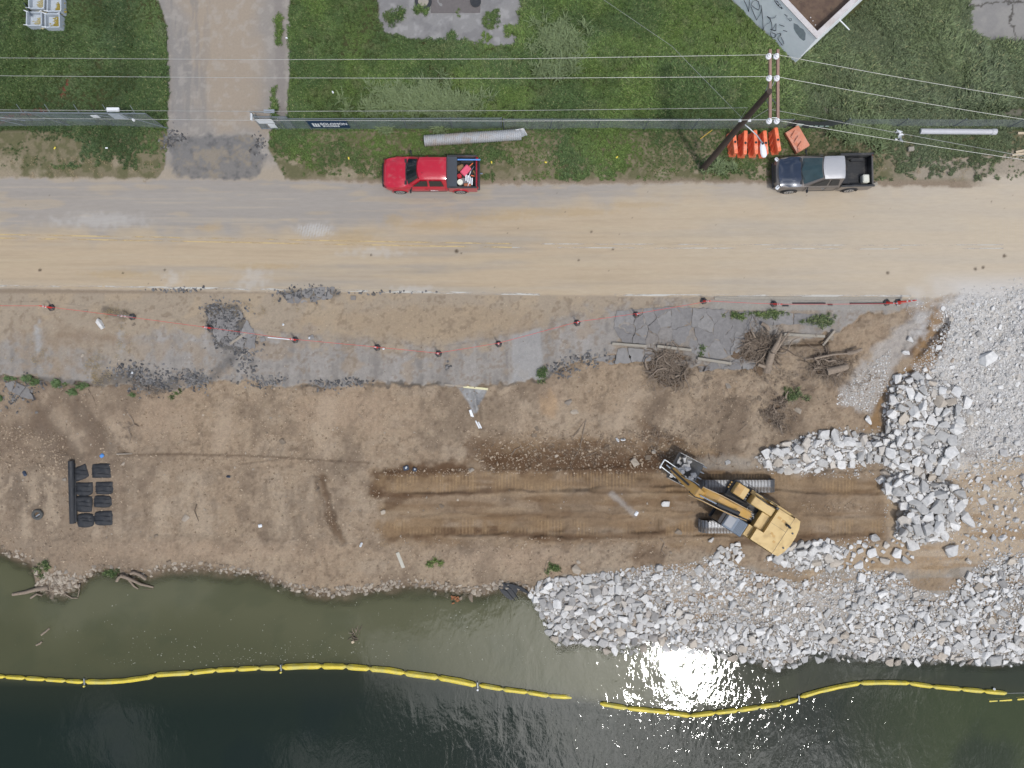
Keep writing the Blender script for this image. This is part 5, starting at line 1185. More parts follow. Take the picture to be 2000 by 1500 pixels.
# ------------------------------------------------------------------ pickups
def pickup(name, label, group, Ln, W, paint, hoodp, roofp, sidep, roof, cab, bed, red):
    """built nose towards +x, origin on the ground under the middle; returns root"""
    root = thing(name, label, 'pickup truck', (0, 0, 0), group)
    h = Ln / 2; w = W / 2
    xa, xb = cab      # cab: windscreen foot, rear wall
    bz = 1.16
    # lower body, lofted along x: rings of (y,z)
    def ring(X, hw, top, bot, crown=.03):
        return [(X, -hw + .03, bot), (X, -hw, bot + .12), (X, -hw - .0, .62), (X, -hw + .015, top - .16), (X, -hw + .08, top - .03), (X, -hw * .5, top + crown * .8), (X, 0, top + crown),
                (X, hw * .5, top + crown * .8), (X, hw - .08, top - .03), (X, hw - .015, top - .16), (X, hw, .62), (X, hw, bot + .12), (X, hw - .03, bot)]
    st = [(h, .60, .70, .42), (h - .06, .76, .84, .36), (h - .16, .86, .96, .34), (h - .34, .94, 1.02, .34), (h - .6, .98, 1.06, .34), (h - 1.0, 1.0, 1.10, .34), (xa + .05, 1.0, bz + .01, .34), (xa - .3, 1.0, bz, .34), (xb, .99, bz, .34)]
    rings = [ring(X, w * k, t, b_) for X, k, t, b_ in st]
    MB().loft(rings, closed=True).build('body', paint, root, smooth=38)
    # bed: outer sides, inner walls, floor, tailgate
    x0, x1 = xb - .03, -h + .10; t = .09
    m_ = MB()
    for s in (-1, 1):
        m_.box(((x0 + x1) / 2, s * (w - t / 2), (bz + .05 + .36) / 2), (x0 - x1, t, bz + .05 - .36), bev=.03)
    m_.box((x1 + .03, 0, .80), (.07, 2 * w - .22, .62), bev=.02)
    m_.build('bed_side', paint, root, smooth=40)
    MB().box(((x0 + x1) / 2, 0, .55), (x0 - x1, 2 * w - 2 * t, .06)).build('bed_floor', M_BEDL, root)
    m_ = MB()
    for s in (-1, 1):
        m_.box(((x0 + x1) / 2, s * (w - t - .015), .85), (x0 - x1 - .1, .03, .6)); m_.box(((x0 + x1) / 2, s * (w - t / 2), bz + .06), (x0 - x1, t + .02, .025), bev=.008)
        m_.box(((x0 + x1) / 2 - .25, s * (w - t - .13), .68), (.85, .24, .22), bev=.06)
    m_.box((x0 - .03, 0, .85), (.05, 2 * w - 2 * t, .58)); m_.box((x1 + .10, 0, .84), (.03, 2 * w - 2 * t - .02, .56))
    for k in range(9): m_.box(((x0 + x1) / 2, -w + .25 + k * (2 * w - .5) / 8, .59), (x0 - x1 - .2, .05, .02))
    m_.build('bed_liner', M_BEDL, root)
    # cab greenhouse
    def cr(X, zb, yb, zt, yt): return (X, yb, zb), (X, yt, zt)
    rf, rr_ = roof; rz = 1.86; rw = w - .34
    G_ = [(xa, -w + .10, bz), (rf, -rw, rz - .05), (rr_, -rw, rz - .05), (xb + .02, -w + .10, bz)]
    bot = [(xa, -w + .12, bz), (xa + .12, -w * .5, bz + .01), (xa + .15, 0, bz + .02), (xa + .12, w * .5, bz + .01), (xa, w - .12, bz), (xb + .02, w - .08, bz), (xb + .02, -w + .08, bz)]
    topr = [(rf, -rw + .03, rz - .02), (rf + .06, -rw * .5, rz + .0), (rf + .08, 0, rz + .01), (rf + .06, rw * .5, rz), (rf, rw - .03, rz - .02), (rr_, rw, rz - .03), (rr_, -rw, rz - .03)]
    m_ = MB(); n = 7; m_.add(bot + topr, [(k, (k + 1) % n, (k + 1) % n + n, k + n) for k in range(n)])
    m_.build('cab_frame', sidep, root, smooth=30)
    # roof: crowned grid
    m_ = MB(); NX, NY = 10, 11; vs_ = []
    for i in range(NX):
        u = i / (NX - 1); X = rf + .06 + (rr_ - rf - .08) * u
        for j in range(NY):
            v_ = -1 + 2 * j / (NY - 1); e = max(0, abs(v_) - .8) / .2; eu = max(0, .12 - u) / .12 + max(0, u - .92) / .08
            Xc = X - (.06 * v_ * v_ if u < .5 else 0) * (1 - u) * 2
            z = rz + .055 * (1 - v_ * v_) - .03 * e * e - .03 * eu * eu + .01
            if red and .22 < u < .98 and j in (2, 4, 6, 8): z += .014
            vs_.append((Xc, v_ * (rw + .01), z))
    m_.add(vs_, [(i * NY + j, i * NY + j + 1, (i + 1) * NY + j + 1, (i + 1) * NY + j) for i in range(NX - 1) for j in range(NY - 1)])
    m_.build('roof', roofp, root, smooth=40)
    # hood, proud of the body, with ribs
    m_ = MB(); NX, NY = 10, 13; vs_ = []
    for i in range(NX):
        u = i / (NX - 1); hx_ = .24 if red else .13; X = h - hx_ - u * (h - hx_ - xa - .16); hw = w * ((.80 if red else .86) + (.10 if red else .05) * ss(np.array([u]), 0, .6)[0]); tz = 1.0 + .135 * ss(np.array([u]), 0, .75)[0]
        for j in range(NY):
            v_ = -1 + 2 * j / (NY - 1); z = tz + .075 * (1 - v_ ** 2) + .02 + (.018 if j in (3, 9) and i > 1 else 0) - .045 * (abs(v_) > .99)
            vs_.append((X - .16 * v_ * v_ * (1 - u) + .06 * (1 - v_ * v_) * u, v_ * hw, z))
    m_.add(vs_, [(i * NY + j, i * NY + j + 1, (i + 1) * NY + j + 1, (i + 1) * NY + j) for i in range(NX - 1) for j in range(NY - 1)])
    m_.build('hood', hoodp, root, smooth=50)
    # glass
    def lerp(a_, b_, t_): return tuple(a_[k] + (b_[k] - a_[k]) * t_ for k in range(3))
    m_ = MB(); rows = []
    for j in range(7):
        v_ = -1 + 2 * j / 6; a_ = (xa + .15 - .12 * v_ * v_ + .03, v_ * (w - .22), bz + .045); b_ = (rf + .09 - .07 * v_ * v_, v_ * (rw - .08), rz + .012 - .02 * v_ * v_); rows.append([lerp(a_, b_, t_) for t_ in (.02, .5, .97)])
    for j in range(6):
        for k in range(2): m_.quad(rows[j][k], rows[j + 1][k], rows[j + 1][k + 1], rows[j][k + 1])
    ws = m_.build('windscreen', M_WS if not red else M_GLASS, root, smooth=40)
    m_ = MB(); m_.box((xa + .20, 0, bz + .03), (.14, 2 * w - .42, .04), bev=.015)
    m_.build('cowl', M_BLACK, root)
    for s in (-1, 1):
        MB().tube([(xa + .2, s * .1, bz + .07), (xa + .02, s * .55, bz + .12)], .014, 5).build('wiper', M_BLACK, ws)
    for s in (-1, 1):
        def sp(X, t_):   # point on the side glass plane
            yb, yt = w - .065, rw + .04; return (X, s * (yb + (yt - yb) * t_ + .006), bz + (rz - .04 - bz) * t_)
        xm = (xa + rr_) / 2 - (.05 if red else .28)
        slope = lambda t_: xa - .12 + (rf - xa - .02) * t_
        m_ = MB().add([sp(slope(.10), .10), sp(xm + .05, .10), sp(xm + .05, .86), sp(slope(.86) - .06, .86)], [(0, 1, 2, 3)])
        m_.build('side_window', M_GLASS, root)
        xr = xb + (.24 if red else .20)
        m_ = MB().add([sp(xm - .07, .10), sp(xr - .05, .10), sp(xr + .02, .5), sp(xr + .08, .86), sp(xm - .07, .86)], [(0, 1, 2, 3, 4)])
        m_.build('side_window', M_GLASS, root)
        # door seams and handle
        m_ = MB()
        for X in (xa - .12, xm - .0, xb + .12): m_.box((X, s * (w + .002), .78), (.014, .012, .62))
        m_.box(((xa + xb) / 2, s * (w + .003), .47), (xa - xb - .2, .012, .03))
        m_.build('door_seam', M_BLACK, root)
        MB().box((xm + .16, s * (w + .015), .95), (.18, .03, .035), bev=.01).build('door_handle', paint if red else M_STEEL, root)
        m_ = MB().tube([(xa - .18, s * (w - .05), bz + .04), (xa - .12, s * (w + .12), bz + .03)], .03, 6).box((xa - .10, s * (w + .20), bz + .06), (.10, .22, .17), bev=.04)
        m_.build('mirror', M_BLACK, root)
        lampm = M_LAMP if not red else M_DLAMP
        MB().box((h - .17, s * (w - .20), .86), (.20, .40, .17) if not red else (.2, .2, .12), rz=-s * .75, bev=.06).build('headlight', lampm, root)
        MB().box((x1 - .03, s * (w - .10), .86), (.08, .10, .30), bev=.02).build('taillight', M_TAIL, root)
        for X in (h - .98, -h + 1.12 + (0 if red else .12)):
            wh = MB().cyl((X, s * (w - .22), .39), (X, s * (w + .03), .39), .40, .39, 24).build('wheel', M_RUBBER, root, smooth=40)
            m_ = MB().cyl((X, s * (w - .05), .39), (X, s * (w + .042), .39), .275, .27, 20)
            m_.build('rim', M_RIM, wh, smooth=40)
            m_ = MB()
            for k in range(6):
                a_ = k * math.pi / 3 + .3; m_.box((X + math.cos(a_) * .16, s * (w + .045), .39 + math.sin(a_) * .16), (.06, .02, .05), bev=.008)
            m_.cyl((X, s * (w + .03), .39), (X, s * (w + .055), .39), .05, .045, 8); m_.build('spoke_gap', M_BLACK, wh)
            m_ = MB(); pts_ = [(X + math.cos(a_) * .46, s * (w + .008), .38 + math.sin(a_) * .46) for a_ in np.linspace(-.25, math.pi + .25, 12)]
            m_.tube(pts_, .035, 6); m_.build('wheel_arch', M_BLACK if not red else paint, root, smooth=40)
    m_ = MB().box((h - .02, 0, .50), (.16, 2 * w - .5, .22), bev=.05).box((h - .02, 0, .76), (.07, 1.05, .20), bev=.02); m_.build('front_bumper', M_BLACK, root, smooth=40)
    m_ = MB().box((-h + .02, 0, .52), (.16, 2 * w - .14, .17), bev=.04); m_.build('rear_bumper', M_DSTEEL if red else paint, root, smooth=40)
    return root
M_BEDL = pmat('bed_liner', (.022, .023, .025), .6, var=.4, scale=8, bump=.01, dirt=(.09, .085, .08), dirt_amt=.3)
M_LAMP = pmat('headlamp', (.75, .77, .8), .15, spec=.8)
M_DLAMP = pmat('dark_red_lamp', (.16, .03, .035), .2)
M_TAIL = pmat('tail_lamp', (.35, .01, .015), .2)
M_REDP = pmat('red_paint', (.44, .009, .028), .28, var=.06, coat=.7, scale=.8, dirt=(.40, .10, .10), dirt_amt=.15)
M_SILV = pmat('dusty_bronze_paint', (.19, .17, .155), .35, .35, var=.08, coat=.4, scale=1)
M_NAVY = pmat('dark_navy_hood', (.022, .034, .060), .25, .2, var=.3, coat=.8, scale=1.2)
M_FADE = pmat('faded_silver_roof', (.40, .40, .41), .5, .3, var=.08, scale=1.5)
M_WS = pmat('greenish_windscreen', (.035, .062, .066), .08, var=.55, scale=1.6, spec=.8)
tr1 = pickup('pickup_truck', 'red crew cab pickup with tools in its bed parked on the road edge', None, 5.75, 1.96, M_REDP, M_REDP, M_REDP, M_REDP, (.62, -.98), (1.25, -1.02), None, True)
# lettering on the doors, cover on the front of the bed
text_obj('door_lettering', 'BELL', .19, M_WHITE, tr1, frame_m((.02, 1.0, .66), (-1, 0, 0), (0, 0, 1)), .008, sx=1.2)
MB().box((-1.30, 0, 1.20), (.60, 1.92, .035), bev=.012).build('tonneau_cover', M_TARP2 if 'M_TARP2' in globals() else pmat('folded_cover', (.045, .055, .068), .6), tr1)
MB().tube([(.55 - .1, -.32 + .6, 1.88), (.38, .28, 1.93)], .02, 5).build('roof_aerial', M_BLACK, tr1)
def hitch(): MB().box((-2.98, -.1, .45), (.22, .06, .05)).cyl((-3.05, -.1, .46), (-3.05, -.1, .55), .03, .03, 8).build('tow_hitch', M_CHROME, tr1)
hitch()
TR1_LOC = (-4.86, 12.60, .0)
def place(root, loc, rz):
    root.location = loc; root.rotation_euler = (0, 0, rz)
place(tr1, TR1_LOC, math.pi)
def bedpt(lx, ly, lz): return Vector((TR1_LOC[0] - lx, TR1_LOC[1] - ly, lz))
def topbox(name, c, d, rz, mat, label, cat, bev=.03, rot=None):
    return MB().box(c, d, rz=rz, rot=rot, bev=bev).build_top(name, mat, label, cat)
M_PINK = pmat('pink_plastic', (.66, .10, .16), .4, var=.05); M_REDPL = pmat('red_jug', (.45, .02, .03), .4)
# cargo of the red pickup (bed runs lx -1.1..-2.8, world x = -4.86 - lx)
topbox('storage_box', bedpt(-2.10, -.12, 1.0), (.62, .40, .28), .85, M_PINK, 'pink lidded box in the bed of the red pickup', 'box', .05)
MB().tube([bedpt(-1.62, -.74, 1.13), bedpt(-2.98, -.72, 1.16)], .045, 8).build_top('level_pole', M_BLUE, 'long blue pole lying along the bed side of the red pickup', 'pole')
MB().cyl(bedpt(-1.72, .18, .62), bedpt(-1.72, .18, .98), .16, .13, 14).cyl(bedpt(-1.72, .18, .98), bedpt(-1.72, .18, 1.04), .05, .05, 8).build_top('fuel_can', M_REDPL, 'round red fuel can beside the pink box', 'fuel can', smooth=40)
o = MB().cyl(bedpt(-1.76, .56, .62), bedpt(-1.76, .56, 1.0), .15, .17, 16).build_top('bucket', pmat('cream_plastic', (.72, .72, .62), .5), 'cream bucket with a lid near the bed side of the red pickup', 'bucket', smooth=40)
rt = thing('step_stool', 'white folding step stool lying tilted in the red pickup bed', 'step stool', bedpt(-2.3, .4, .7))
for k in (-1, 1): MB().box(bedpt(-2.30, .42 + k * .20, 1.02), (.62, .04, .07), rz=1.25, bev=.01).build('side_rail', M_WHITE, rt)
for k in range(4): MB().box(bedpt(-2.12 - .12 * k, .30 + .08 * k, 1.05), (.08, .42, .03), rz=1.25 - math.pi / 2 + .3, bev=.01).build('tread', M_WHITE, rt)
topbox('crate', bedpt(-2.2, .74, .95), (.42, .22, .18), 0, pmat('rust_crate', (.34, .11, .05), .7, var=.4, scale=20), 'small rusty red crate of fittings by the near bed side', 'crate')
topbox('tool_bag', bedpt(-1.78, -.36, .78), (.42, .34, .22), .4, pmat('tan_canvas', (.26, .16, .08), .8, var=.6, scale=14), 'tan canvas tool bag behind the folded bed cover', 'tool bag', .06)
topbox('grey_tote', bedpt(-2.02, .42, .72), (.55, .4, .12), .2, pmat('grey_tote', (.22, .22, .23), .6, var=.4, scale=8), 'flat grey tray under the white step stool', 'tray')
for k, (a_, b_) in enumerate(((-2.5, -.30), (-2.62, -.02), (-2.56, .14), (-2.4, -.52))): topbox('hand_tool', bedpt(a_, b_, .8), (.34, .06, .06), .9 + k, (M_CHROME, M_CAT, M_ORANGE, M_ORANGE)[k], ('steel hand tool at the tailgate of the red pickup', 'yellow handled tool at the tailgate of the red pickup', 'orange handled tool lying behind the pink box', 'orange tool beside the blue pole')[k], 'hand tool', .015)

tr2 = pickup('pickup_truck', 'dusty bronze extended cab pickup with dark hood and faded silver roof by the barriers', None, 5.86, 1.98, M_SILV, M_NAVY, M_FADE, M_SILV, (.42, -.78), (1.30, -.82), None, False)
TR2_LOC = (18.66, 12.66, .0); A2 = math.pi + .025; place(tr2, TR2_LOC, A2)
def bed2(lx, ly, lz):
    c, s = math.cos(A2), math.sin(A2); return Vector((TR2_LOC[0] + lx * c - ly * s, TR2_LOC[1] + lx * s + ly * c, lz))
topbox('cooler', bed2(-2.46, .46, .82), (.40, .50, .40), A2, pmat('cream_cooler', (.62, .62, .54), .5), 'cream cooler in the rear corner of the bronze pickup bed', 'cooler', .06)
rt = thing('spare_wheel', 'spare wheel lying against the cab in the bronze pickup bed', 'wheel', bed2(-1.12, -.42, .6))
MB().cyl(bed2(-1.15, -.42, .6), bed2(-1.15, -.42, .82), .33, .33, 22).build('tyre', M_RUBBER, rt, smooth=40); MB().cyl(bed2(-1.15, -.42, .8), bed2(-1.15, -.42, .835), .19, .17, 18).cyl(bed2(-1.15, -.42, .83), bed2(-1.15, -.42, .88), .07, .06, 10).build('rim', M_CHROME, rt, smooth=40)
topbox('toolbox', bed2(-1.22, .32, .68), (.52, .75, .2), A2, M_BLACK, 'low black toolbox across the bed front of the bronze pickup', 'toolbox')

# ------------------------------------------------------------------ orange water-filled barriers
def barrier_root(label, px, py, ang, lying=False, mat=None):
    root = thing('traffic_barrier', label, 'barrier', (0, 0, 0), 'orange barriers beside the utility pole'); mat = mat or M_ORANGE
    Ln, Wd, H = 1.42, .44, .86
    prof = [(-Wd / 2, 0), (-Wd / 2, .12), (-Wd / 2 + .12, .30), (-.12, H - .05), (-.10, H), (.10, H), (.12, H - .05), (Wd / 2 - .12, .30), (Wd / 2, .12), (Wd / 2, 0)]
    rings = []
    for X, k in ((-Ln / 2, .82), (-Ln / 2 + .06, 1.0), (Ln / 2 - .06, 1.0), (Ln / 2, .82)): rings.append([(X, y_ * k, z_ * (1 if k == 1 else .96)) for y_, z_ in prof])
    MB().loft(rings).build('shell', mat, root, smooth=25)
    for s in (-1, 1):
        for k in range(3):
            MB().box((-.38 + k * .38, s * .205, .36), (.10, .03, .52), rot=Matrix.Rotation(s * .26, 3, 'X') @ Matrix.Rotation(.5, 3, 'Y'), bev=.01).build('rib', mat, root)
    MB().cyl((-.05, 0, H - .01), (-.05, 0, H + .012), .075, .075, 12).build('fill_cap', M_BLACK, root)
    g = G(px, py); root.location = g
    if lying: root.rotation_euler = (math.radians(78), 0, ang); root.location.z += .24
    else: root.rotation_euler = (0, 0, ang)
    return root
barrier_root('leftmost orange barrier partly hidden under the leaning utility pole', 1427, 285, math.radians(96))
barrier_root('second orange barrier, first one clear of the utility pole', 1447, 287, math.radians(88))
barrier_root('middle orange barrier with white scuffs, left of the street lamp head', 1467, 286, math.radians(93))
barrier_root('orange barrier directly under the white street lamp head', 1486, 287, math.radians(95))
barrier_root('last upright orange barrier, right of the street lamp head', 1509, 281, math.radians(99))
barrier_root('faded pinkish barrier tipped on its side by the bronze pickup hood', 1541, 283, math.radians(120), True, M_ORANGE_F)

# ------------------------------------------------------------------ utility pole, crossarms, lamp
PH = 11.3
pb = G(1370, 333, -.3); ptop_ = P(1503, 178, PH)
pole = thing('utility_pole', 'dark wooden utility pole with double crossarm leaning over the orange barriers', 'utility pole', pb)
MB().tube([pb, pb.lerp(ptop_, .5), ptop_], [.19, .165, .13], 14).build('pole_shaft', M_WOODP, pole, smooth=50)
AZ = PH - .35
INS = {}
for k, (xp, mt) in enumerate(((1503.5, M_ARM), (1518.5, M_ARM))):
    a_ = P(xp, 97, AZ); b_ = P(xp + 1, 240, AZ)
    MB().box((a_ + b_) / 2, (.12, (a_ - b_).length, .13), bev=.01).build('crossarm', mt, pole)
    for j, yp in enumerate((107, 150, 234)):
        c = P(xp + 1 if j else xp, yp, AZ + .35); c.z = AZ + .07
        MB().cyl(c, c + Vector((0, 0, .10)), .03, .03, 8).cyl(c + Vector((0, 0, .10)), c + Vector((0, 0, .16)), .135, .125, 16).cyl(c + Vector((0, 0, .16)), c + Vector((0, 0, .26)), .10, .085, 14).cyl(c + Vector((0, 0, .26)), c + Vector((0, 0, .33)), .05, .045, 10).build('insulator', pmat('white_porcelain', (.80, .80, .82), .25) if (k, j) == (0, 0) else MATS['white_porcelain'], pole, smooth=40)
        INS[(k, j)] = c + Vector((0, 0, .33))
for yp in (113, 230): MB().tube([P(1502, yp, AZ + .05), P(1521, yp, AZ + .05)], .015, 5).build('arm_bolt', M_STEEL, pole)
for (xa_, ya_, xb_, yb_, zb_) in ((1502, 160, 1492, 188, AZ - .9), (1502, 205, 1492, 188, AZ - .9), (1516, 150, 1508, 168, AZ - .2), (1517, 205, 1505, 190, AZ - .7)): MB().tube([P(xa_, ya_, AZ - .02), P(xb_, yb_, zb_)], .022, 5).build('arm_brace', M_STEEL, pole)
def onpole(t): return pb.lerp(ptop_, t)
tn = .70; NP = onpole(tn)
MB().cyl(NP + Vector((-.30, 0, 0)), NP + Vector((-.16, 0, 0)), .07, .07, 10).cyl(NP + Vector((.16, 0, 0)), NP + Vector((.32, 0, .0)), .07, .07, 10).build('spool_insulator', M_WHITE, pole)
lp = onpole(.655); la = P(1488, 278, 6.9); lb = P(1490.5, 290, 6.8)
MB().tube([lp + Vector((.1, 0, .1)), lp.lerp(la, .3) + Vector((0, 0, .25)), lp.lerp(la, .7) + Vector((0, 0, .2)), la], .035, 8).build('lamp_arm', M_STEEL, pole, smooth=50)
m_ = MB(); rings = []
dv = (P(1492, 301, 6.8) - la).normalized(); sd_ = Vector((-dv.y, dv.x, 0))
for t_, w_ in ((0, .06), (.08, .11), (.3, .16), (.55, .17), (.70, .14), (.77, .06)):
    c = la + dv * t_; rings.append([c + sd_ * (w_ * math.cos(a_)) + Vector((0, 0, .11 * math.sin(a_) * (w_ / .2))) for a_ in np.linspace(0, 2 * math.pi, 12, endpoint=False)])
lh = m_.loft(rings).build('lamp_head', M_WHITE, pole, smooth=50)
MB().cyl(la + dv * .1 + Vector((0, 0, .08)), la + dv * .1 + Vector((0, 0, .2)), .05, .05, 8).build('photocell', M_BLACK, lh)
def wire(name, pts_, r, label, mat=M_WIRE, cat='cable', sag=0.0, n=24, group=None):
    q = []
    for i in range(len(pts_) - 1):
        for k in range(n):
            t = k / n; p = pts_[i].lerp(pts_[i + 1], t); q.append(p + Vector((0, 0, -sag * 4 * t * (1 - t))))
    q.append(pts_[-1]); return MB().tube(q, r, 5).build_top(name, mat, label, cat, group, smooth=60)
zi = AZ + .4
for j, (yl, nm) in enumerate(((114, 'top'), (148, 'second'), (236, 'lowest bare'))):
    p0 = P(-160, yl - (1 if j < 2 else 3), zi); p1 = P(800, (116.5, 153, 236)[j], zi - .5)
    q = [P(px_, np.interp(px_, (-160, 0, 500, 1000, 1500), ((111, 113, 116.5, 115, 107), (145, 148, 152, 153, 149.5), (229, 230.5, 235, 236.3, 234))[j]), zi - .25 * (1 - ((px_ - 700) / 800) ** 2)) for px_ in np.linspace(-160, 1500, 30)] + [INS[(0, j)], INS[(1, j)]]
    wire('power_line', q, .010, ('uppermost power line running left from the crossarm across the lawn', 'middle power line running left from the crossarm across the lawn', 'lowest power line running left above the fence')[j], n=1)
    ye_ = (192, 233, 312)[j]; q = [P(1519 + (2000 - 1519) * t, (107, 150, 235)[j] + (ye_ - (107, 150, 235)[j]) * t + 4 * t * (1 - t) * 2, zi - .1 * 4 * t * (1 - t)) for t in np.linspace(.005, 1.25, 24)]
    wire('power_line', [INS[(1, j)]] + q, .010, ('uppermost power line sloping right from the crossarm past the white building', 'middle power line sloping right from the crossarm', 'lowest power line sloping right over the bronze pickup')[j], n=1)
NZ = NP.z
q = [P(px_, np.interp(px_, (-160, 0, 500, 1000, 1460), (213, 214.5, 217.5, 216, 210.5)), NZ - .3 * (1 - ((px_ - 650) / 810) ** 2)) for px_ in np.linspace(-160, 1460, 40)] + [NP + Vector((-.25, 0, 0))]
# bundled cable: shading of its twist put into the colour as noise
wire('bundled_cable', q, .012, 'twisted cable with painted lit and shaded stretches running left along the fence', pmat('twisted_cable', (.30, .30, .28), .6, var=.95, scale=1.3), n=1)
q = [NP + Vector((.28, 0, 0))] + [P(1496 + (2000 - 1496) * t, 212 + 93 * t, NZ - .6 * 4 * t * (1 - t) - .0) for t in np.linspace(.01, 1.2, 20)]
wire('bundled_cable', q, .012, 'twisted dark cable sloping right below the power lines', MATS['twisted_cable'], n=1)
wire('guy_wire', [NP + Vector((-.1, .1, .0)), P(1312, 90, NZ - 1.2), P(1168, -8, NZ - 2.0), P(1060, -70, NZ - 2.6)], .008, 'thin dark wire climbing to the upper left from the utility pole', M_WIRE, n=6)
MB().tube([G(1368, 271, .05), G(1391, 254, .55)], .022, 6).build_top('stake', pmat('yellow_stake', (.60, .38, .05), .6), 'leaning yellow stake with a white tip in the grass left of the barriers', 'stake')

# ------------------------------------------------------------------ fences
def screen_mat(name, c, al, sc=60.0):
    m, nt, b = new_mat(name); tc = N(nt, 'ShaderNodeTexCoord'); n = N(nt, 'ShaderNodeTexNoise', inp={'Scale': 1.6, 'Detail': 5.0, 'Roughness': .6}); L(nt, tc.outputs['Object'], n.inputs['Vector'])
    k = math_node(nt, 'MULTIPLY_ADD', n.outputs['Fac'], .8, .6); hs = N(nt, 'ShaderNodeVectorMath', operation='SCALE'); hs.inputs[0].default_value = c; L(nt, k, hs.inputs['Scale']); L(nt, hs.outputs[0], b.inputs['Base Color'])
    L(nt, math_node(nt, 'MULTIPLY_ADD', n.outputs['Fac'], .5 * al, al * .75, clamp=True), b.inputs['Alpha']); b.inputs['Roughness'].default_value = .7; return m
M_SCR = screen_mat('green_windscreen_mesh', (.17, .215, .205), .58); M_SCR2 = screen_mat('chain_link_mesh', (.30, .33, .34), .34)
M_FENP = pmat('fence_pipe', (.20, .225, .24), .5, .5, var=.1)
def fence(name, label, posts, hts, scr, rail=True, lean=0.0):
    root = thing(name, label, 'fence', G(*posts[0]))
    B = [G(px_, py_) for px_, py_ in posts]; T = [b_ + Vector((0, lean, hts)) for b_ in B]
    for i in range(len(B) - 1):
        m_ = MB().add([B[i], B[i + 1], T[i + 1], T[i]], [(0, 1, 2, 3)]); m_.build('mesh_panel', scr, root)
        if rail: MB().tube([T[i], T[i + 1]], .021, 6).build('top_rail', M_FENP, root)
    for b_, t_ in zip(B, T): MB().cyl(b_, t_ + Vector((0, 0, .06)), .032, .032, 8).build('post', M_FENP, root)
    return root, B, T
xs_ = [562, 608, 702, 796, 884, 980]
f1, B_, T_ = fence('chain_link_fence', 'fence with green mesh and blue banner between driveway and corrugated pipe', [(X, 253 - (X - 562) * .003) for X in xs_], 1.75, M_SCR)
xs_ = [984, 1075, 1166, 1258, 1352, 1440, 1530]
f2, _, _ = fence('chain_link_fence', 'bare chain link fence from the corrugated pipe to the utility pole', [(X, 252 + (X - 980) * .001) for X in xs_], 1.6, M_SCR2)
xs_ = [1640, 1750, 1860, 1970, 2080]
f3, _, _ = fence('chain_link_fence', 'hazy low chain link fence above the long grey pipe at the right', [(X, 248 + (X - 1640) * .003) for X in xs_], 1.3, M_SCR2, rail=False)
# collapsed bit with dark banner
M_DBAN = screen_mat('dark_banner', (.05, .055, .06), .85)
root = thing('fallen_banner', 'dark drooping banner with a pale diamond logo right of the crossarms', 'banner', G(1560, 250))
cs = [(1537, 249, .1), (1556, 234, 1.2), (1600, 238, .9), (1642, 234, 1.2), (1650, 240, .8), (1610, 250, .2), (1570, 251, .1)]
pts_ = [G(a_, 250, 0) * 1.0 for a_, _, _ in cs]
vs_ = [P(a_, b_, c_) for a_, b_, c_ in cs]; MB().add(vs_, [(0, 1, 2), (0, 2, 6), (2, 3, 4), (2, 4, 5), (2, 5, 6)]).build('cloth', M_DBAN, root)
MB().add([P(1553, 246, .45), P(1559, 241, .85), P(1571, 242.5, .80), P(1564, 247.5, .36)], [(0, 1, 2, 3)]).build('pale_logo', pmat('pale_green_logo', (.42, .55, .50), .7), root)
for (xa_, xb_) in ((1580, 1588), (1590, 1597), (1600, 1608), (1611, 1619)): MB().add([P(xa_, 247.5, .37), P(xa_ + 2, 245.3, .52), P(xb_ + 1, 245.6, .50), P(xb_, 247.8, .34)], [(0, 1, 2, 3)]).build('worn_lettering', MATS['pale_green_logo'], root)
# banner SOLOMON BUILDERS
M_NAVB = pmat('navy_banner', (.010, .035, .085), .5, var=.1)
fy = G(640, 253).y - .03; xL, xR = G(612, 252).x, G(688, 252).x; z0, z1 = .42, 1.62
m_ = MB().add([(xL, fy, z0), (xR, fy, z0), (xR, fy, z1), (xL, fy, z1), (xL, fy - .012, z0), (xR, fy - .012, z0), (xR, fy - .012, z1), (xL, fy - .012, z1)], [(3, 2, 1, 0), (4, 5, 6, 7), (0, 1, 5, 4), (1, 2, 6, 5), (2, 3, 7, 6), (3, 0, 4, 7)])
bn = thing('banner', 'navy blue banner with white lettering hung on the green mesh fence', 'banner', (xL, fy, z0)); m_.build('banner_cloth', M_NAVB, bn)
text_obj('lettering', 'SOLOMON', .44, M_WHITE, bn, frame_m((xL + .70, fy - .02, .92), (1, 0, 0), (0, 0, 1)), .012, sx=.74)
text_obj('lettering', 'BUILDERS', .30, M_WHITE, bn, frame_m((xL + .76, fy - .02, .62), (1, 0, 0), (0, 0, 1)), .008, sx=.78)
m_ = MB()
for k in range(3): m_.box((xL + .27 + k * .15, fy - .018, .93), (.11, .006, .50 - k * .06))
m_.box((xL + .42, fy - .018, .66), (.42, .006, .05)); m_.build('building_logo', M_WHITE, bn)
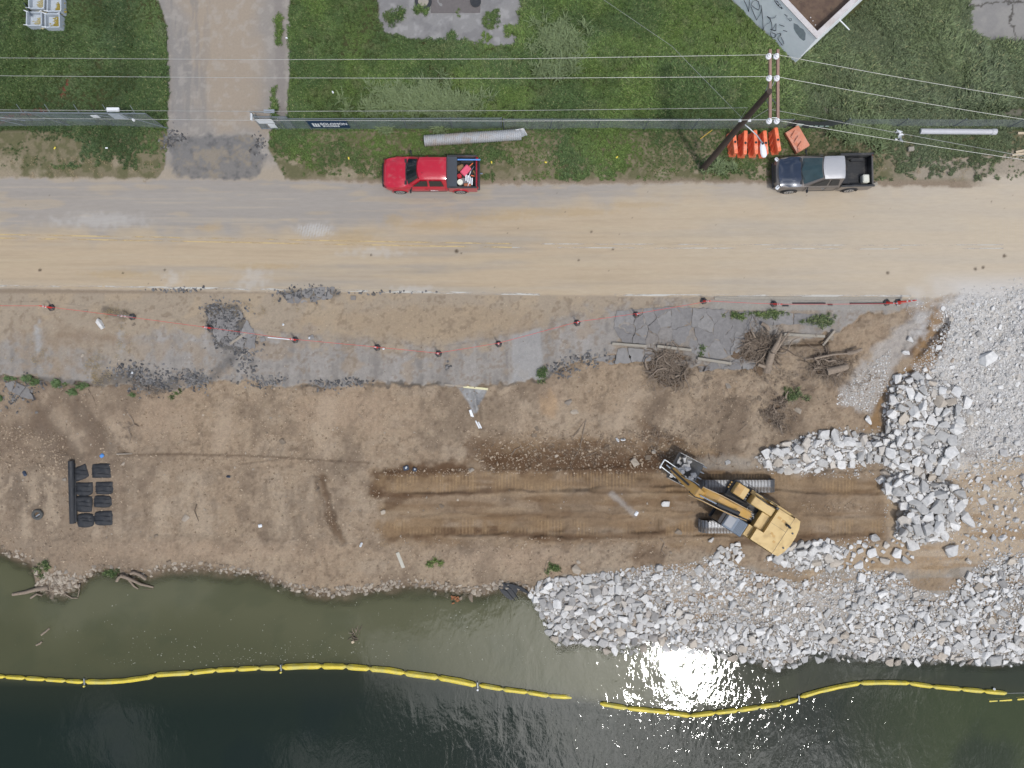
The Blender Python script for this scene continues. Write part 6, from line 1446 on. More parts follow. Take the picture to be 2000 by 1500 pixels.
# right gate leaf at the drive, short braced panel
gt = thing('gate', 'right driveway gate leaf standing half open with white notice boards', 'gate', G(512, 250))
B0, B1_, B2_ = G(512, 252), G(552, 253), G(580, 253); H_ = 2.0
def pipe(a_, b_, r=.028, nm='frame_tube', par=None): return MB().tube([a_, b_], r, 7).build(nm, M_FENP, par)
E0 = P(489, 218, 2.1)
for a_, b_ in ((B0, E0), (B0 + Vector((.35, .05, 0)), B0 + Vector((.35, .05, 2.2))), (B1_, B1_ + Vector((0, 0, H_ + .2))), (B2_, B2_ + Vector((0, 0, H_))), (B0 + Vector((0, 0, H_)), B2_ + Vector((0, 0, H_))), (B0 + Vector((0, 0, .1)), B2_ + Vector((0, 0, .1))), (B0 + Vector((.0, .25, H_ + .1)), B1_ + Vector((0, .25, H_ + .1)))):
    pipe(a_, b_, .032, par=gt)
MB().add([B0, B2_, B2_ + Vector((0, 0, H_)), B0 + Vector((0, 0, H_))], [(0, 1, 2, 3)]).build('mesh_panel', M_SCR2, gt)
MB().add([B0, B0 + Vector((.4, .1, 0)), P(503, 228, 2.0), E0], [(0, 1, 2, 3)]).build('mesh_panel', M_SCR, gt)
MB().box((B1_.x - .55, B1_.y - .05, 1.45), (.95, .02, .62)).build('notice_board', M_WHITE, gt); MB().box((B1_.x - .35, B1_.y - .06, .75), (.42, .02, .55)).build('notice_board', M_WHITE, gt)
MB().box((B1_.x - .1, B1_.y + .3, 2.1), (.62, .20, .05)).build('top_plate', M_STEEL, gt)
MB().box(E0 + Vector((.06, -.3, -.02)), (.10, .4, .25), bev=.03).build('latch', M_WHITE, gt)
# left sliding gate: tall, braced
lg = thing('sliding_gate', 'long braced sliding gate of grey pipe and mesh left of the driveway', 'gate', G(0, 247)); H_ = 2.35
def LB(px_, z_=0, dy=0.0):
    g = G(px_, 247 + (px_ > 280) * (px_ - 280) * .08); return Vector((g.x, g.y + dy, z_))
NL = (-120, -15, 52, 135, 225, 323)
for X in NL: pipe(LB(X), LB(X, H_), .03, 'post', lg)
for z_ in (H_, 1.05): pipe(LB(-160, z_), LB(323 if z_ > 2 else 110, z_), .034 if z_ > 2 else .02, 'rail', lg)
for (a_, za, b_, zb) in ((52, 0.1, -15, H_ - .05), (140, .1, 100, H_), (-15, H_, 70, .9), (100, H_, 82, .9), (100, H_, 200, .75), (200, H_, 190, 1.1), (220, 1.9, 270, 1.1), (255, H_, 330, .0), (262, 1.6, 300, H_)): pipe(LB(a_, za), LB(b_, zb), .022, 'brace', lg)
for X in (96, 147, 200, 253, 304):
    a_ = LB(X, H_); pipe(a_ + Vector((0, -.05, 0)), a_ + Vector((-.12, .30, .32)), .018, 'barb_arm', lg)
for i in range(len(NL) - 1): MB().add([LB(NL[i], .05), LB(NL[i + 1], .05), LB(NL[i + 1], H_), LB(NL[i], H_)], [(0, 1, 2, 3)]).build('mesh_panel', M_SCR2, lg)
MB().add([LB(100, H_, -.02), LB(215, H_ - .5, -.02), LB(200, .7, -.02), LB(150, 1.0, -.02)], [(0, 1, 2, 3)]).build('mesh_panel', M_SCR, lg)
MB().box(LB(219, 1.75, -.05), (.42, .02, .34)).build('small_notice', M_WHITE, lg)
MB().box(LB(263, H_ + .0, .12), (.72, .22, .12), bev=.02).build('gate_operator', M_WHITE, lg)
MB().box(LB(262, 1.7, -.04), (.80, .02, .8)).build('notice_board', pmat('grey_sign', (.42, .46, .50), .5, var=.3), lg)
MB().cyl(LB(284, 1.3, -.1), LB(284, 1.45, -.1), .08, .06, 8).build('lock_box', M_WHITE, lg)

# ------------------------------------------------------------------ white building with graffiti
cG = P(1549.5, 127, 0.0); BHt = 3.3
dA = (P(1430, 0, 0) - cG).normalized(); dB = Vector((-dA.y, dA.x, 0)); dB = -dB if dB.x < 0 else dB
la_, lb_ = 13.0, 12.0
bl = thing('building', 'low white flat-roofed building corner with black graffiti at the top edge', 'building', cG)
M_WALL = pmat('white_painted_wall', (.90, .92, .93), .8, var=.10, scale=2.0, dirt=(.70, .72, .72), dirt_amt=.10, dscale=1.2)
M_COP = pmat('worn_coping', (.52, .49, .48), .85, var=.18, scale=3, dirt=(.42, .36, .33), dirt_amt=.3)
M_ROOF = pmat('rusty_roof_gravel', (.098, .064, .048), .95, var=.35, scale=3, bump=.01, dirt=(.14, .095, .065), dirt_amt=.5)
def loc(a_, b_, z_): return cG + dA * a_ + dB * b_ + Vector((0, 0, z_))
def wallbox(a0, a1, b0, b1, z0, z1, nm, mt):
    vs_ = [loc(a_, b_, z_) for z_ in (z0, z1) for a_, b_ in ((a0, b0), (a1, b0), (a1, b1), (a0, b1))]
    return MB().add(vs_, [(3, 2, 1, 0), (4, 5, 6, 7), (0, 1, 5, 4), (1, 2, 6, 5), (2, 3, 7, 6), (3, 0, 4, 7)]).build(nm, mt, bl)
wl = wallbox(0, la_, 0, .25, -.3, BHt, 'wall', M_WALL); wallbox(0, .25, .25, lb_, -.3, BHt, 'wall', M_WALL)
wallbox(-.03, la_, -.03, .28, BHt, BHt + .06, 'coping', M_COP); wallbox(-.03, .28, .28, lb_, BHt, BHt + .06, 'coping', M_COP)
wallbox(.25, la_, .25, lb_, BHt - .75, BHt - .6, 'roof', M_ROOF); wallbox(la_, la_ + .25, 0, lb_, -.3, BHt, 'wall', M_WALL); wallbox(.25, la_, lb_, lb_ + .25, -.3, BHt, 'wall', M_WALL)
# faces: graffiti drawn where the rays through the photo marks meet the left wall
def onwall(px_, py_):
    o_ = Vector((0, 0, CAM_H)); d = P(px_, py_, 0) - o_; nrm = dB; t = (cG - o_).dot(nrm) / d.dot(nrm); return o_ + d * t - dB * .004
M_INK = pmat('black_spray_paint', (.012, .012, .014), .6)
def zz(pts_): return [(1410 + a_ / 6.667, b_ / 6.667) for a_, b_ in pts_]
GR_ = [[(290, 0), (325, 70), (350, 150), (358, 60), (360, -10)], [(380, 80), (400, 20), (440, -5), (480, 20), (495, 90), (480, 130), (430, 100), (395, 70)], [(380, 85), (420, 180), (455, 260), (500, 180), (520, 110), (510, 60)], [(520, 110), (535, 250), (538, 360), (530, 420)],
       [(535, 410), (550, 350), (580, 315), (620, 295), (640, 260), (590, 210)], [(590, 210), (640, 235), (690, 230), (708, 200)], [(630, 240), (650, 300), (655, 360), (650, 390), (680, 350), (708, 305), (705, 400), (630, 375), (690, 400)],
       [(650, 390), (630, 430), (650, 480), (690, 490), (700, 440), (650, 420)], [(690, 490), (720, 440), (760, 430), (770, 460), (730, 490), (780, 430)], [(730, 490), (740, 520), (790, 590), (810, 570), (800, 530), (770, 480)], [(750, 318), (815, 342)], [(800, 392), (852, 408)],
       [(680, 0), (700, 30), (690, 10), (720, 50), (705, 40), (740, 80), (730, 50), (760, 100), (745, 80), (785, 115), (770, 85), (800, 110)], [(700, 0), (730, 30), (720, 10), (750, 50), (770, 70)],
       [(810, 180), (850, 200), (850, 240), (900, 270)], [(870, 240), (905, 235), (912, 265), (885, 275), (870, 245)], [(820, 190), (845, 215)]]
for k, g_ in enumerate(GR_):
    w_ = .034 if k < 12 else .024
    MB().tube([onwall(*q_) for q_ in zz(g_)], w_ if k < 14 else .014, 4, flat=.1).build('graffiti_stroke', M_INK, wl)
pp = [onwall(*q_) for q_ in zz([(935, 300), (985, 320), (1020, 360), (1060, 380), (1090, 430), (1085, 520), (1060, 530), (1010, 490), (960, 420), (935, 370)])]
MB().add(pp, [tuple(range(len(pp)))]).build('bare_patch', pmat('bare_cement', (.30, .34, .36), .9, var=.25), wl)
r3 = random.Random(4)
for k in range(26):
    MB().box(loc(r3.uniform(.6, 6), r3.uniform(.6, 6), BHt - .57), (r3.uniform(.04, .14), r3.uniform(.03, .06), .03), rz=r3.uniform(0, 3)).build('litter_scrap', M_COP if k % 2 else M_BARK2, bl)
MB().tube([loc(0, 2.7, 1.8), loc(-.85, 2.75, 1.75)], .035, 7).build('drain_spout', M_WHITE, bl)

# ------------------------------------------------------------------ pipes and litter on the verge
root = thing('corrugated_pipe', 'long grey corrugated culvert pipe with a torn right end lying behind the red pickup', 'pipe', G(828, 275))
pa = G(829, 275, .34); pb2 = G(1018, 262.5, .36); d = pb2 - pa; m_ = MB(); rings = []; n_ = 210
u_ = Vector((0, 0, 1)); w_ = d.normalized().cross(u_)
for i in range(n_):
    t = i / (n_ - 1); c = pa + d * t; rr_ = .325 + .022 * math.sin(i * 2 * math.pi / 4) ; rings.append([c + (w_ * math.cos(a_) + u_ * math.sin(a_)) * rr_ for a_ in np.linspace(0, 2 * math.pi, 22, endpoint=False)])
m_.loft(rings, caps=False).build('pipe_shell', M_PIPE, root, smooth=60)
m_ = MB(); rings = [[pa + d * t + (w_ * math.cos(a_) + u_ * math.sin(a_)) * .30 for a_ in np.linspace(0, 2 * math.pi, 22, endpoint=False)] for t in (0, 1)]; m_.loft(rings, caps=False).build('pipe_lining', M_BLACK, root)
MB().add([G(1014, 252, .66), G(1024, 251, .5), G(1030, 266, .25), G(1024, 262, .5), G(1022, 268, .35), G(1018, 262, .66)], [(0, 1, 3, 5), (1, 2, 3), (3, 4, 5)]).build('torn_end', M_PIPE, root)
MB().add([G(1006, 253, .70), G(1018, 268, .62), G(1030, 263, .30), G(1022, 250, .62)], [(0, 1, 2), (0, 2, 3)]).build('torn_flap', M_PIPE, root)
root = thing('plastic_pipe', 'smooth pale grey pipe lying in the grass at the upper right', 'pipe', G(1797, 257))
MB().tube([G(1797, 256.5, .16), G(1870, 257, .17), G(1944, 257.5, .17)], .165, 14).build('pipe_shell', pmat('pale_pipe', (.46, .46, .48), .6, var=.12, scale=2), root, smooth=50)
MB().cyl(G(1936, 257.5, .17), G(1945, 257.5, .17), .185, .185, 14).build('pipe_collar', MATS['pale_pipe'], root, smooth=50)
MB().cyl(G(1945, 257.5, .17), G(1946, 257.5, .17), .12, .12, 12).build('pipe_bore', M_BLACK, root)
for k, (a_, b_, c_, e_) in enumerate(((1984, 297, 2020, 290), (1977, 303, 2020, 297), (1988, 260, 2020, 260))): plank('board', a_, b_, c_, e_, .14, .05, M_BOARDL, ('upper of two pale boards at the right edge of the verge', 'lower of two pale boards at the right edge of the verge', 'thin board in the grass at the right frame edge')[k], 'board', .12)
topbox('concrete_block', G(1779, 291, .12), (.36, .26, .2), .1, M_CURB, 'white block lying in the grass right of the bronze pickup', 'block', .03)
r4 = random.Random(6); root = thing('crumpled_sheet', 'crumpled white plastic sheet caught in the grass below the right fence', 'litter', G(1754, 267))
for k in range(9): 
    c = G(1754 + r4.uniform(-6, 6), 267 + r4.uniform(-9, 10), r4.uniform(.1, .3)); MB().add([c, c + Vector((r4.uniform(.1, .3), r4.uniform(-.2, .2), .08)), c + Vector((r4.uniform(-.1, .1), r4.uniform(.1, .3), .02))], [(0, 1, 2)]).build('fold', M_WHITE if k % 2 else M_STEEL, root)
topbox('rag', G(1737, 259, .1), (.7, .1, .05), .2, M_WHITE, 'white strip of sheeting left of the crumpled plastic', 'litter')
topbox('stone_block', G(1709, 360, .1), (.28, .22, .18), .5, M_CURB, 'broken concrete piece at the tail of the bronze pickup', 'block')
for k, (X, Y, mt, lb) in enumerate(((208, 289, M_WHITE, 'white paper cup in the grass by the verge left of the driveway'), (107, 289, M_YEL, 'yellow flag scrap on the left verge'), (650, 180, M_WHITE, 'white ball of litter in the lawn above the banner'), (560, 74, M_WHITE, 'scrap of paper at the right side of the driveway'), (22, 91, M_WHITE, 'pale scrap in the lawn at the far left'), (681, 309, M_YEL, 'yellow marking flag left of the red pickup'), (1066, 317, M_YEL, 'yellow flag lying on the verge right of the corrugated pipe'), (1205, 307, M_YEL, 'yellow flag lying on the verge in the middle'), (960, 317, M_YEL, 'small yellow flag behind the red pickup'))):
    topbox('litter', G(X, Y, .12), (.16 if k != 4 else .24, .09, .05), k, mt, lb, 'litter', .02)

# ------------------------------------------------------------------ bulk bags at the top left
M_BAGW = pmat('woven_bag', (.40, .44, .48), .8, var=.14, scale=6, bump=.01)
M_FILL = pmat('yellow_straw_fill', (.30, .24, .05), .9, var=.5, scale=8, bump=.02)
def bag(label, x0, y0, x1, y1, fx, fy, fmat):
    c = G((x0 + x1) / 2, (y0 + y1) / 2); root = thing('bulk_bag', label, 'bulk bag', c, 'bulk bags on the lawn'); k = (CAM_H - .5) / FPX; hx, hy = (x1 - x0) / 2 * k, (y1 - y0) / 2 * k; H2 = .55
    t = .035; m_ = MB()
    for (cx_, cy_, dx_, dy_) in ((0, -hy, 2 * hx, t), (0, hy, 2 * hx, t), (-hx, 0, t, 2 * hy), (hx, 0, t, 2 * hy)): m_.box(c + Vector((cx_, cy_, H2 / 2)), (dx_ + t, dy_ + t, H2 + random.uniform(-.05, .06)), rz=random.uniform(-.03, .03), bev=.015)
    m_.build('bag_wall', M_BAGW, root)
    MB().box(c + Vector((0, 0, .22)), (2 * hx, 2 * hy, .04)).build('bag_floor', M_BAGW, root)
    m_ = MB(); v, f = PEB[2]
    for _ in range(60):
        s0 = random.uniform(.05, .13); cc = c + Vector((fx * hx + random.gauss(0, .34) * hx, fy * hy + random.gauss(0, .36) * hy, .26)); m_.add([Vector((p[0] * s0 * 1.6, p[1] * s0, p[2] * s0)) + cc for p in v], [tuple(t_) for t_ in f])
    m_.build('straw_fill', fmat, root)
    for sx_ in (-1, 1):
        for sy_ in (-1, 1): MB().tube([c + Vector((sx_ * hx, sy_ * hy, H2)), c + Vector((sx_ * (hx + .10), sy_ * (hy + .04), H2 + .12)), c + Vector((sx_ * hx * .8, sy_ * hy, H2 + .02))], .02, 5).build('lifting_loop', M_WHITE, root)
    return root
M_FILL2 = pmat('pale_straw_fill', (.38, .34, .20), .9, var=.4, scale=8, bump=.02)
bag('upper left bulk bag, cut by the top edge of the photo', 68, -8, 97, 25, .3, -.35, M_FILL2); bag('upper right bulk bag with yellow fill', 103, 3, 130, 31, .35, -.2, M_FILL)
bag('lower left bulk bag beside the standing flap', 64, 32, 92, 58, .35, -.1, M_FILL2); bag('lower right bulk bag with mustard fill', 99, 36, 127, 62, .15, .05, M_FILL)
MB().add([G(45, 7, .05), G(47, 5, .1), G(58, 22, .1), G(58, 31, .1), P(46, 6, .7), P(50, 12, .8), P(57, 26, .8), P(58.5, 31, .7)], [(0, 1, 5, 4), (1, 2, 6, 5), (2, 3, 7, 6)]).build_top('bag_flap', M_BAGW, 'stiff pale flap standing up in the grass left of the bulk bags', 'flap')

# manholes on the old slab
for k, (X, Y, r0, r1, lb) in enumerate(((827, 3, .52, .32, 'large round manhole ring at the top edge on the grey slab'), (929, 4, .33, .0, 'small round manhole cover on the grey slab'))):
    c = G(X, Y, .03); root = thing('manhole', lb, 'manhole', c); n_ = 28; m_ = MB()
    rings = [[c + Vector((math.cos(a_) * r_i, math.sin(a_) * r_i, z_)) for a_ in np.linspace(0, 2 * math.pi, n_, endpoint=False)] for r_i, z_ in ((r0, 0), (r0, .07), (r0 * .8, .08), (r0 * .62, .06))]
    m_.loft(rings, caps=False).build('frame_ring', M_DSTEEL, root, smooth=30)
    MB().cyl(c + Vector((0, 0, .0)), c + Vector((0, 0, .045)), r0 * .63, r0 * .63, 24).build('lid', M_CURB if k == 0 else M_DSTEEL, root)
plank('steel_plate', 842, 9, 938, 9, 1.0, .03, pmat('dark_plate', C(118, 112, 110), .9, var=.2), 'dark flat plate between the two manholes at the top edge', 'plate', .02)
# ------------------------------------------------------------------ excavator (built in its own frame: x forward, y left)
EX_O = P(1443, 991, Z1(1443, 991)); EX_O.z = -2.28
EF = Vector((-.84, .545, 0)).normalized(); EL = Vector((-.545, -.84, 0)).normalized()
ex = thing('excavator', 'yellow tracked excavator holding a bucket of white rocks on the bench', 'excavator', EX_O)
EROT = Matrix((( EF.x, EL.x, 0), (EF.y, EL.y, 0), (0, 0, 1)))
def E(a_, b_, c_): return EX_O + EF * a_ + EL * b_ + Vector((0, 0, c_))
def ebox(c, d, nm, mt, par=ex, bev=.03, rot=None):
    return MB().box(E(*c), d, rot=EROT if rot is None else EROT @ rot, bev=bev).build(nm, mt, par, smooth=30)
def eprism(poly, z0, z1, nm, mt, par=ex, inset=0.0, bev=0):
    pts_ = [E(a_, b_, 0) for a_, b_ in poly]
    return MB().prism([(p.x, p.y) for p in pts_], EX_O.z + z0, EX_O.z + z1, inset).build(nm, mt, par, smooth=30)
def X3(zx, zy, zl):     # photo detail coordinates at local height
    return P(1270 + zx / 6.25, 880 + zy / 6.25, EX_O.z + zl)
# tracks lie along world x
def crawler(yc, x0, x1):
    w_ = .80; H2 = 1.02; r_ = H2 / 2; root = MB().box(((x0 + x1) / 2, yc, EX_O.z + .5), (x1 - x0 - .9, w_ * .62, .55), bev=.08).build('track_frame', M_DSTEEL, ex)
    per = []; N_ = 0; L_ = (x1 - x0) - 2 * r_; total = 2 * L_ + 2 * math.pi * r_; n_ = 54
    me0 = None
    for k in range(n_):
        s_ = k / n_ * total
        if s_ < L_: px_, pz, an = x0 + r_ + s_, H2, 0
        elif s_ < L_ + math.pi * r_: t = (s_ - L_) / r_; px_, pz, an = x1 - r_ + math.sin(t) * r_, r_ + math.cos(t) * r_, t
        elif s_ < 2 * L_ + math.pi * r_: px_, pz, an = x1 - r_ - (s_ - L_ - math.pi * r_), 0, math.pi
        else: t = (s_ - 2 * L_ - math.pi * r_) / r_; px_, pz, an = x0 + r_ - math.sin(t) * r_, r_ - math.cos(t) * r_, math.pi + t
        if me0 is None:
            m_ = MB().box((0, 0, 0), (.165, w_, .03), bev=.006).box((.075, 0, .03), (.026, w_, .035)).box((-.03, 0, .03), (.026, w_, .035))
            for s__ in (-.22, .22): m_.cyl((.0, s__, .012), (.0, s__, .035), .022, .022, 6)
            tmp = m_.build('track_shoe', M_TRACK, None); me0 = tmp.data; bpy.data.objects.remove(tmp)
        o = bpy.data.objects.new('track_shoe', me0); COL.objects.link(o); o.parent = ex
        o.location = Vector((px_, yc, EX_O.z + pz + .02)) - EX_O; o.rotation_euler = (0, an, 0)
    for xx in (x0 + r_, x1 - r_): MB().cyl((xx, yc - .2, EX_O.z + r_), (xx, yc + .2, EX_O.z + r_), r_ - .06, r_ - .06, 20).build('sprocket', M_DSTEEL, ex, smooth=40)
zt = EX_O.z + 1.0
tx0, tx1 = P(1370, 950, zt).x, P(1516, 950, zt).x
crawler(P(1440, 949.5, zt).y, tx0, tx1); crawler(P(1440, 1029, zt).y, tx0, tx1)
cx_, cy_ = P(1443, 990, zt).x, P(1443, 990, zt).y
MB().box((cx_, cy_, EX_O.z + .62), (1.5, 1.9, .5), bev=.1).build('undercarriage', M_DSTEEL, ex); MB().cyl((cx_, cy_, EX_O.z + .8), (cx_, cy_, EX_O.z + 1.2), .75, .75, 28).build('slew_ring', M_DSTEEL, ex, smooth=40)
# house
ebox((-.55, .0, 1.32), (4.3, 2.56, .24), 'deck', M_DSTEEL)
eprism([(-2.40, -1.32), (-2.78, -1.28), (-2.98, -.85), (-3.08, -.3), (-3.08, .3), (-2.98, .85), (-2.78, 1.30), (-2.40, 1.35)], 1.22, 2.48, 'counterweight', M_CAT, inset=.02)
eprism([(-2.385, -1.20), (-1.29, -1.20), (-1.29, .54), (-.80, .54), (-.80, 1.30), (-2.385, 1.30)], 1.45, 2.50, 'engine_hood', M_CAT)
ebox((-1.55, -1.29, 1.78), (1.6, .16, .72), 'side_door', M_CAT); ebox((-1.55, 1.33, 1.8), (1.55, .05, .8), 'side_door', M_CAT)
ebox((-.97, .02, 1.85), (.62, 1.04, .62), 'pump_cover', M_CAT, bev=.02); ebox((-.60, .93, 1.82), (.40, .74, .6), 'filter_box', M_CAT, bev=.02)
ebox((-.50, -.80, 1.84), (1.52, .56, .84), 'fuel_tank', M_CAT, bev=.04)
ebox((-.50, -1.22, 1.50), (1.7, .26, .10), 'walkway', M_CAT, bev=.01)
for xx in (-1.2, -.5, .2): MB().tube([E(xx, -1.30, 1.5), E(xx, -1.30, 2.2)], .02, 6).build('handrail_post', M_BLACK, ex)
MB().tube([E(-1.25, -1.30, 2.2), E(.35, -1.30, 2.2)], .022, 6).build('handrail', M_BLACK, ex); MB().tube([E(-1.1, -1.12, 2.3), E(-.6, -1.05, 2.36), E(-.1, -1.1, 2.32), E(.2, -1.1, 2.2)], .03, 6).build('hose', M_HOSE, ex)
ebox((.44, -.82, 1.42), (.36, .72, .1), 'step_plate', M_BLACK); 
for k in range(3): ebox((.44, -1.0 + .17 * k, 1.50), (.16, .08, .08), 'step_cleat', M_STEEL, bev=.01)
ebox((1.02, -.87, 1.62), (.82, .74, .58), 'toolbox', M_CAT, bev=.04); ebox((1.18, -.87, 1.915), (.44, .70, .02), 'toolbox_lid', M_CATD, bev=.005)
for k in range(3): ebox((1.58, -1.05 + .18 * k, 1.35), (.22, .10, .12), 'step_tread', M_CATD, bev=.01)
# hood details
r6 = [(-1.62, -.72, .16, .12), (-1.90, -.58, .22, .14), (-1.98, .30, .20, .12), (-2.13, .53, .20, .12), (-2.20, .80, .16, .12)]
for a_, b_, s1, s2 in ((-1.60, -.74, .24, .16), (-1.93, -.70, .24, .16), (-1.72, .30, .16, .14), (-1.90, .37, .18, .14), (-2.10, .66, .16, .14)): ebox((a_, b_, 2.503), (s1, s2, .012), 'hood_vent', M_CATD, bev=.003)
MB().cyl(E(-2.2, -.62, 2.5), E(-2.2, -.62, 2.74), .09, .08, 14).cyl(E(-2.2, -.62, 2.74), E(-2.36, -.56, 2.86), .075, .06, 12).build('exhaust', M_DSTEEL, ex, smooth=50)
for b_ in (-.38, .66): MB().cyl(E(-2.78, b_, 2.44), E(-2.78, b_, 2.52), .06, .06, 12).build('lifting_eye', M_DSTEEL, ex)
MB().box(E(-2.388, 0, 2.0), (.012, 2.5, 1.02), rot=EROT).build('hood_seam', M_BLACK, ex)
MB().box(E(-1.85, -.23, 2.508), (1.05, .012, .006), rot=EROT).build('hood_seam', M_BLACK, ex)
ebox((-1.2, -1.16, 2.42), (.2, .16, .16), 'mirror_bracket', M_DSTEEL)
# cab
cab = eprism([(-.02, .60), (1.30, .60), (1.62, .66), (1.62, 1.50), (1.30, 1.56), (-.02, 1.56)], 1.42, 2.9, 'cab', pmat('cab_glass', (.012, .015, .018), .08, spec=.7), inset=.05)
ebox((.64, 1.08, 2.97), (1.34, .94, .10), 'cab_roof', pmat('grey_cab_roof', (.075, .10, .135), .45, .3, var=.15), cab, bev=.04)
ebox((.98, 1.08, 3.03), (.54, .70, .04), 'roof_hatch', pmat('roof_hatch', (.17, .19, .22), .3, var=.12), cab, bev=.02)
for k in range(6): ebox((.08 + .085 * k, 1.08, 3.03), (.03, .86, .025), 'roof_rib', MATS['grey_cab_roof'], cab, bev=.006)
for b_ in (.63, 1.53): MB().tube([E(1.30, b_, 2.92), E(1.62, b_, 2.2), E(1.60, b_, 1.45)], .04, 6).build('cab_pillar', M_BLACK, cab)
MB().tube([E(1.33, .62, 2.93), E(1.33, 1.54, 2.93)], .045, 6).build('cab_pillar', M_BLACK, cab)
MB().tube([E(1.62, 1.50, 2.2), E(1.82, 1.72, 2.3)], .015, 5).box(E(1.84, 1.74, 2.25), (.06, .16, .24), rot=EROT, bev=.02).build('mirror', M_BLACK, ex)
ebox((1.55, 1.08, 1.33), (.35, .8, .06), 'front_step', M_BLACK)
# pit with hoses between boom foot and pumps
ebox((-.20, .02, 1.47), (.90, .95, .04), 'pump_pit', M_BLACK)
r7 = random.Random(8)
for k in range(11):
    a_ = E(-.58 + r7.uniform(0, .3), r7.uniform(-.4, .42), 1.85); b_ = E(.25, r7.uniform(-.25, .3), 2.15); mid = (a_ + b_) / 2 + Vector((r7.uniform(-.2, .2), r7.uniform(-.2, .2), r7.uniform(.15, .35)))
    MB().tube([a_, a_.lerp(mid, .6) + Vector((0, 0, .1)), mid, mid.lerp(b_, .6), b_], .022, 6).build('hydraulic_line', M_STEEL if k % 3 else M_HOSE, ex, smooth=60)
# boom: side-profile polygon widened to a box, follows the photo line
def beam(nm, stations, mt, par=ex):
    """stations: (zx, zy, local z of centre, half width, half depth)"""
    C_ = [X3(s_[0], s_[1], s_[2]) for s_ in stations]; rings = []
    for i, s_ in enumerate(stations):
        d = (C_[min(i + 1, len(C_) - 1)] - C_[max(i - 1, 0)]).normalized(); sd__ = Vector((0, 0, 1)).cross(d).normalized(); up = d.cross(sd__)
        hw, hd = s_[3], s_[4]; rings.append([C_[i] + sd__ * hw + up * hd * .9, C_[i] + sd__ * hw * .86 + up * hd, C_[i] - sd__ * hw * .86 + up * hd, C_[i] - sd__ * hw + up * hd * .9, C_[i] - sd__ * hw - up * hd, C_[i] + sd__ * hw - up * hd])
    return MB().loft(rings).build(nm, mt, par, smooth=25)
boom = beam('boom', [(1205, 800, 1.9, .20, .18), (1150, 765, 2.4, .24, .28), (1020, 700, 3.0, .26, .36), (900, 640, 3.55, .26, .42), (800, 582, 3.75, .25, .38), (700, 525, 3.7, .24, .28), (625, 482, 3.55, .25, .18)], M_CATD)
stick_ = beam('dipper_arm', [(655, 548, 3.95, .20, .16), (600, 525, 3.75, .27, .32), (520, 462, 3.35, .27, .30), (430, 385, 2.9, .22, .24), (360, 320, 2.5, .19, .20), (280, 235, 2.05, .17, .18)], M_CATD)
# arm cylinder on top of the boom
def etube(pts_, r_, nm, mt, par=ex, n=10): return MB().tube([X3(*p) for p in pts_], r_, n).build(nm, mt, par, smooth=50)
etube([(1075, 768, 3.75), (810, 650, 4.45)], .10, 'arm_cylinder', M_HOSE, boom, 14); etube([(810, 650, 4.45), (610, 548, 4.15)], .045, 'cylinder_rod', M_CHROME, boom)
etube([(1085, 772, 3.75), (1050, 748, 3.72)], .125, 'cylinder_mount', M_DSTEEL, boom)
for s_ in (-1, 1):
    MB().tube([X3(1150, 735, 1.6) + EL * s_ * .42, X3(860, 600, 3.3) + EL * s_ * .38], .085, 10).build('boom_cylinder', M_HOSE, ex, smooth=50)
for k, (o1, o2) in enumerate(((-14, -30), (-7, -18), (4, 60), (10, 72))):
    if k < 2: etube([(1250 + o1, 760 + o2 * .5, 2.8), (1020, 640 + o1, 3.5), (860, 555 + o1, 4.05), (760, 510 + o1, 4.1), (650, 460 + o1, 3.9)], .018, 'steel_line', M_CATD if k else M_BOARDL, boom, 6)
    else: etube([(1180, 860, 2.6), (980, 775 + o1, 3.3), (820, 700 + o1, 3.9), (700, 640 + o1, 4.0), (640, 610 + o1, 3.9), (560, 572 + o1 * 1.5, 3.7), (470, 545 - 25 * (k - 2), 3.4)], .018, 'steel_line', M_BOARDL if k == 2 else M_CATD, boom, 6)
etube([(640, 600, 3.9), (540, 565, 3.95), (480, 510, 3.7), (470, 460, 3.4)], .03, 'hose', M_HOSE, ex, 6)
etube([(610, 440, 3.9), (540, 395, 3.8), (470, 350, 3.5), (380, 300, 3.1)], .03, 'hose', M_HOSE, ex, 6); etube([(600, 425, 3.9), (520, 372, 3.7), (430, 330, 3.4)], .03, 'hose', M_STEEL, ex, 6)
etube([(470, 420, 3.5), (350, 310, 3.0), (250, 220, 2.5)], .062, 'bucket_cylinder', M_HOSE, stick_, 12); etube([(250, 220, 2.5), (200, 175, 2.3)], .045, 'cylinder_rod', M_CHROME, stick_, 8)
for pp_ in ([(175, 110, 2.2), (250, 160, 2.15), (340, 222, 2.2)], [(125, 190, 2.15), (210, 255, 2.1), (310, 335, 2.2)]): etube(pp_, .035, 'bucket_link', M_STEEL, ex, 6)
etube([(175, 110, 2.2), (125, 190, 2.15)], .05, 'link_pin', M_STEEL, ex, 8); etube([(125, 190, 2.15), (120, 212, 2.1)], .06, 'link_pin', M_WHITE, ex, 8)
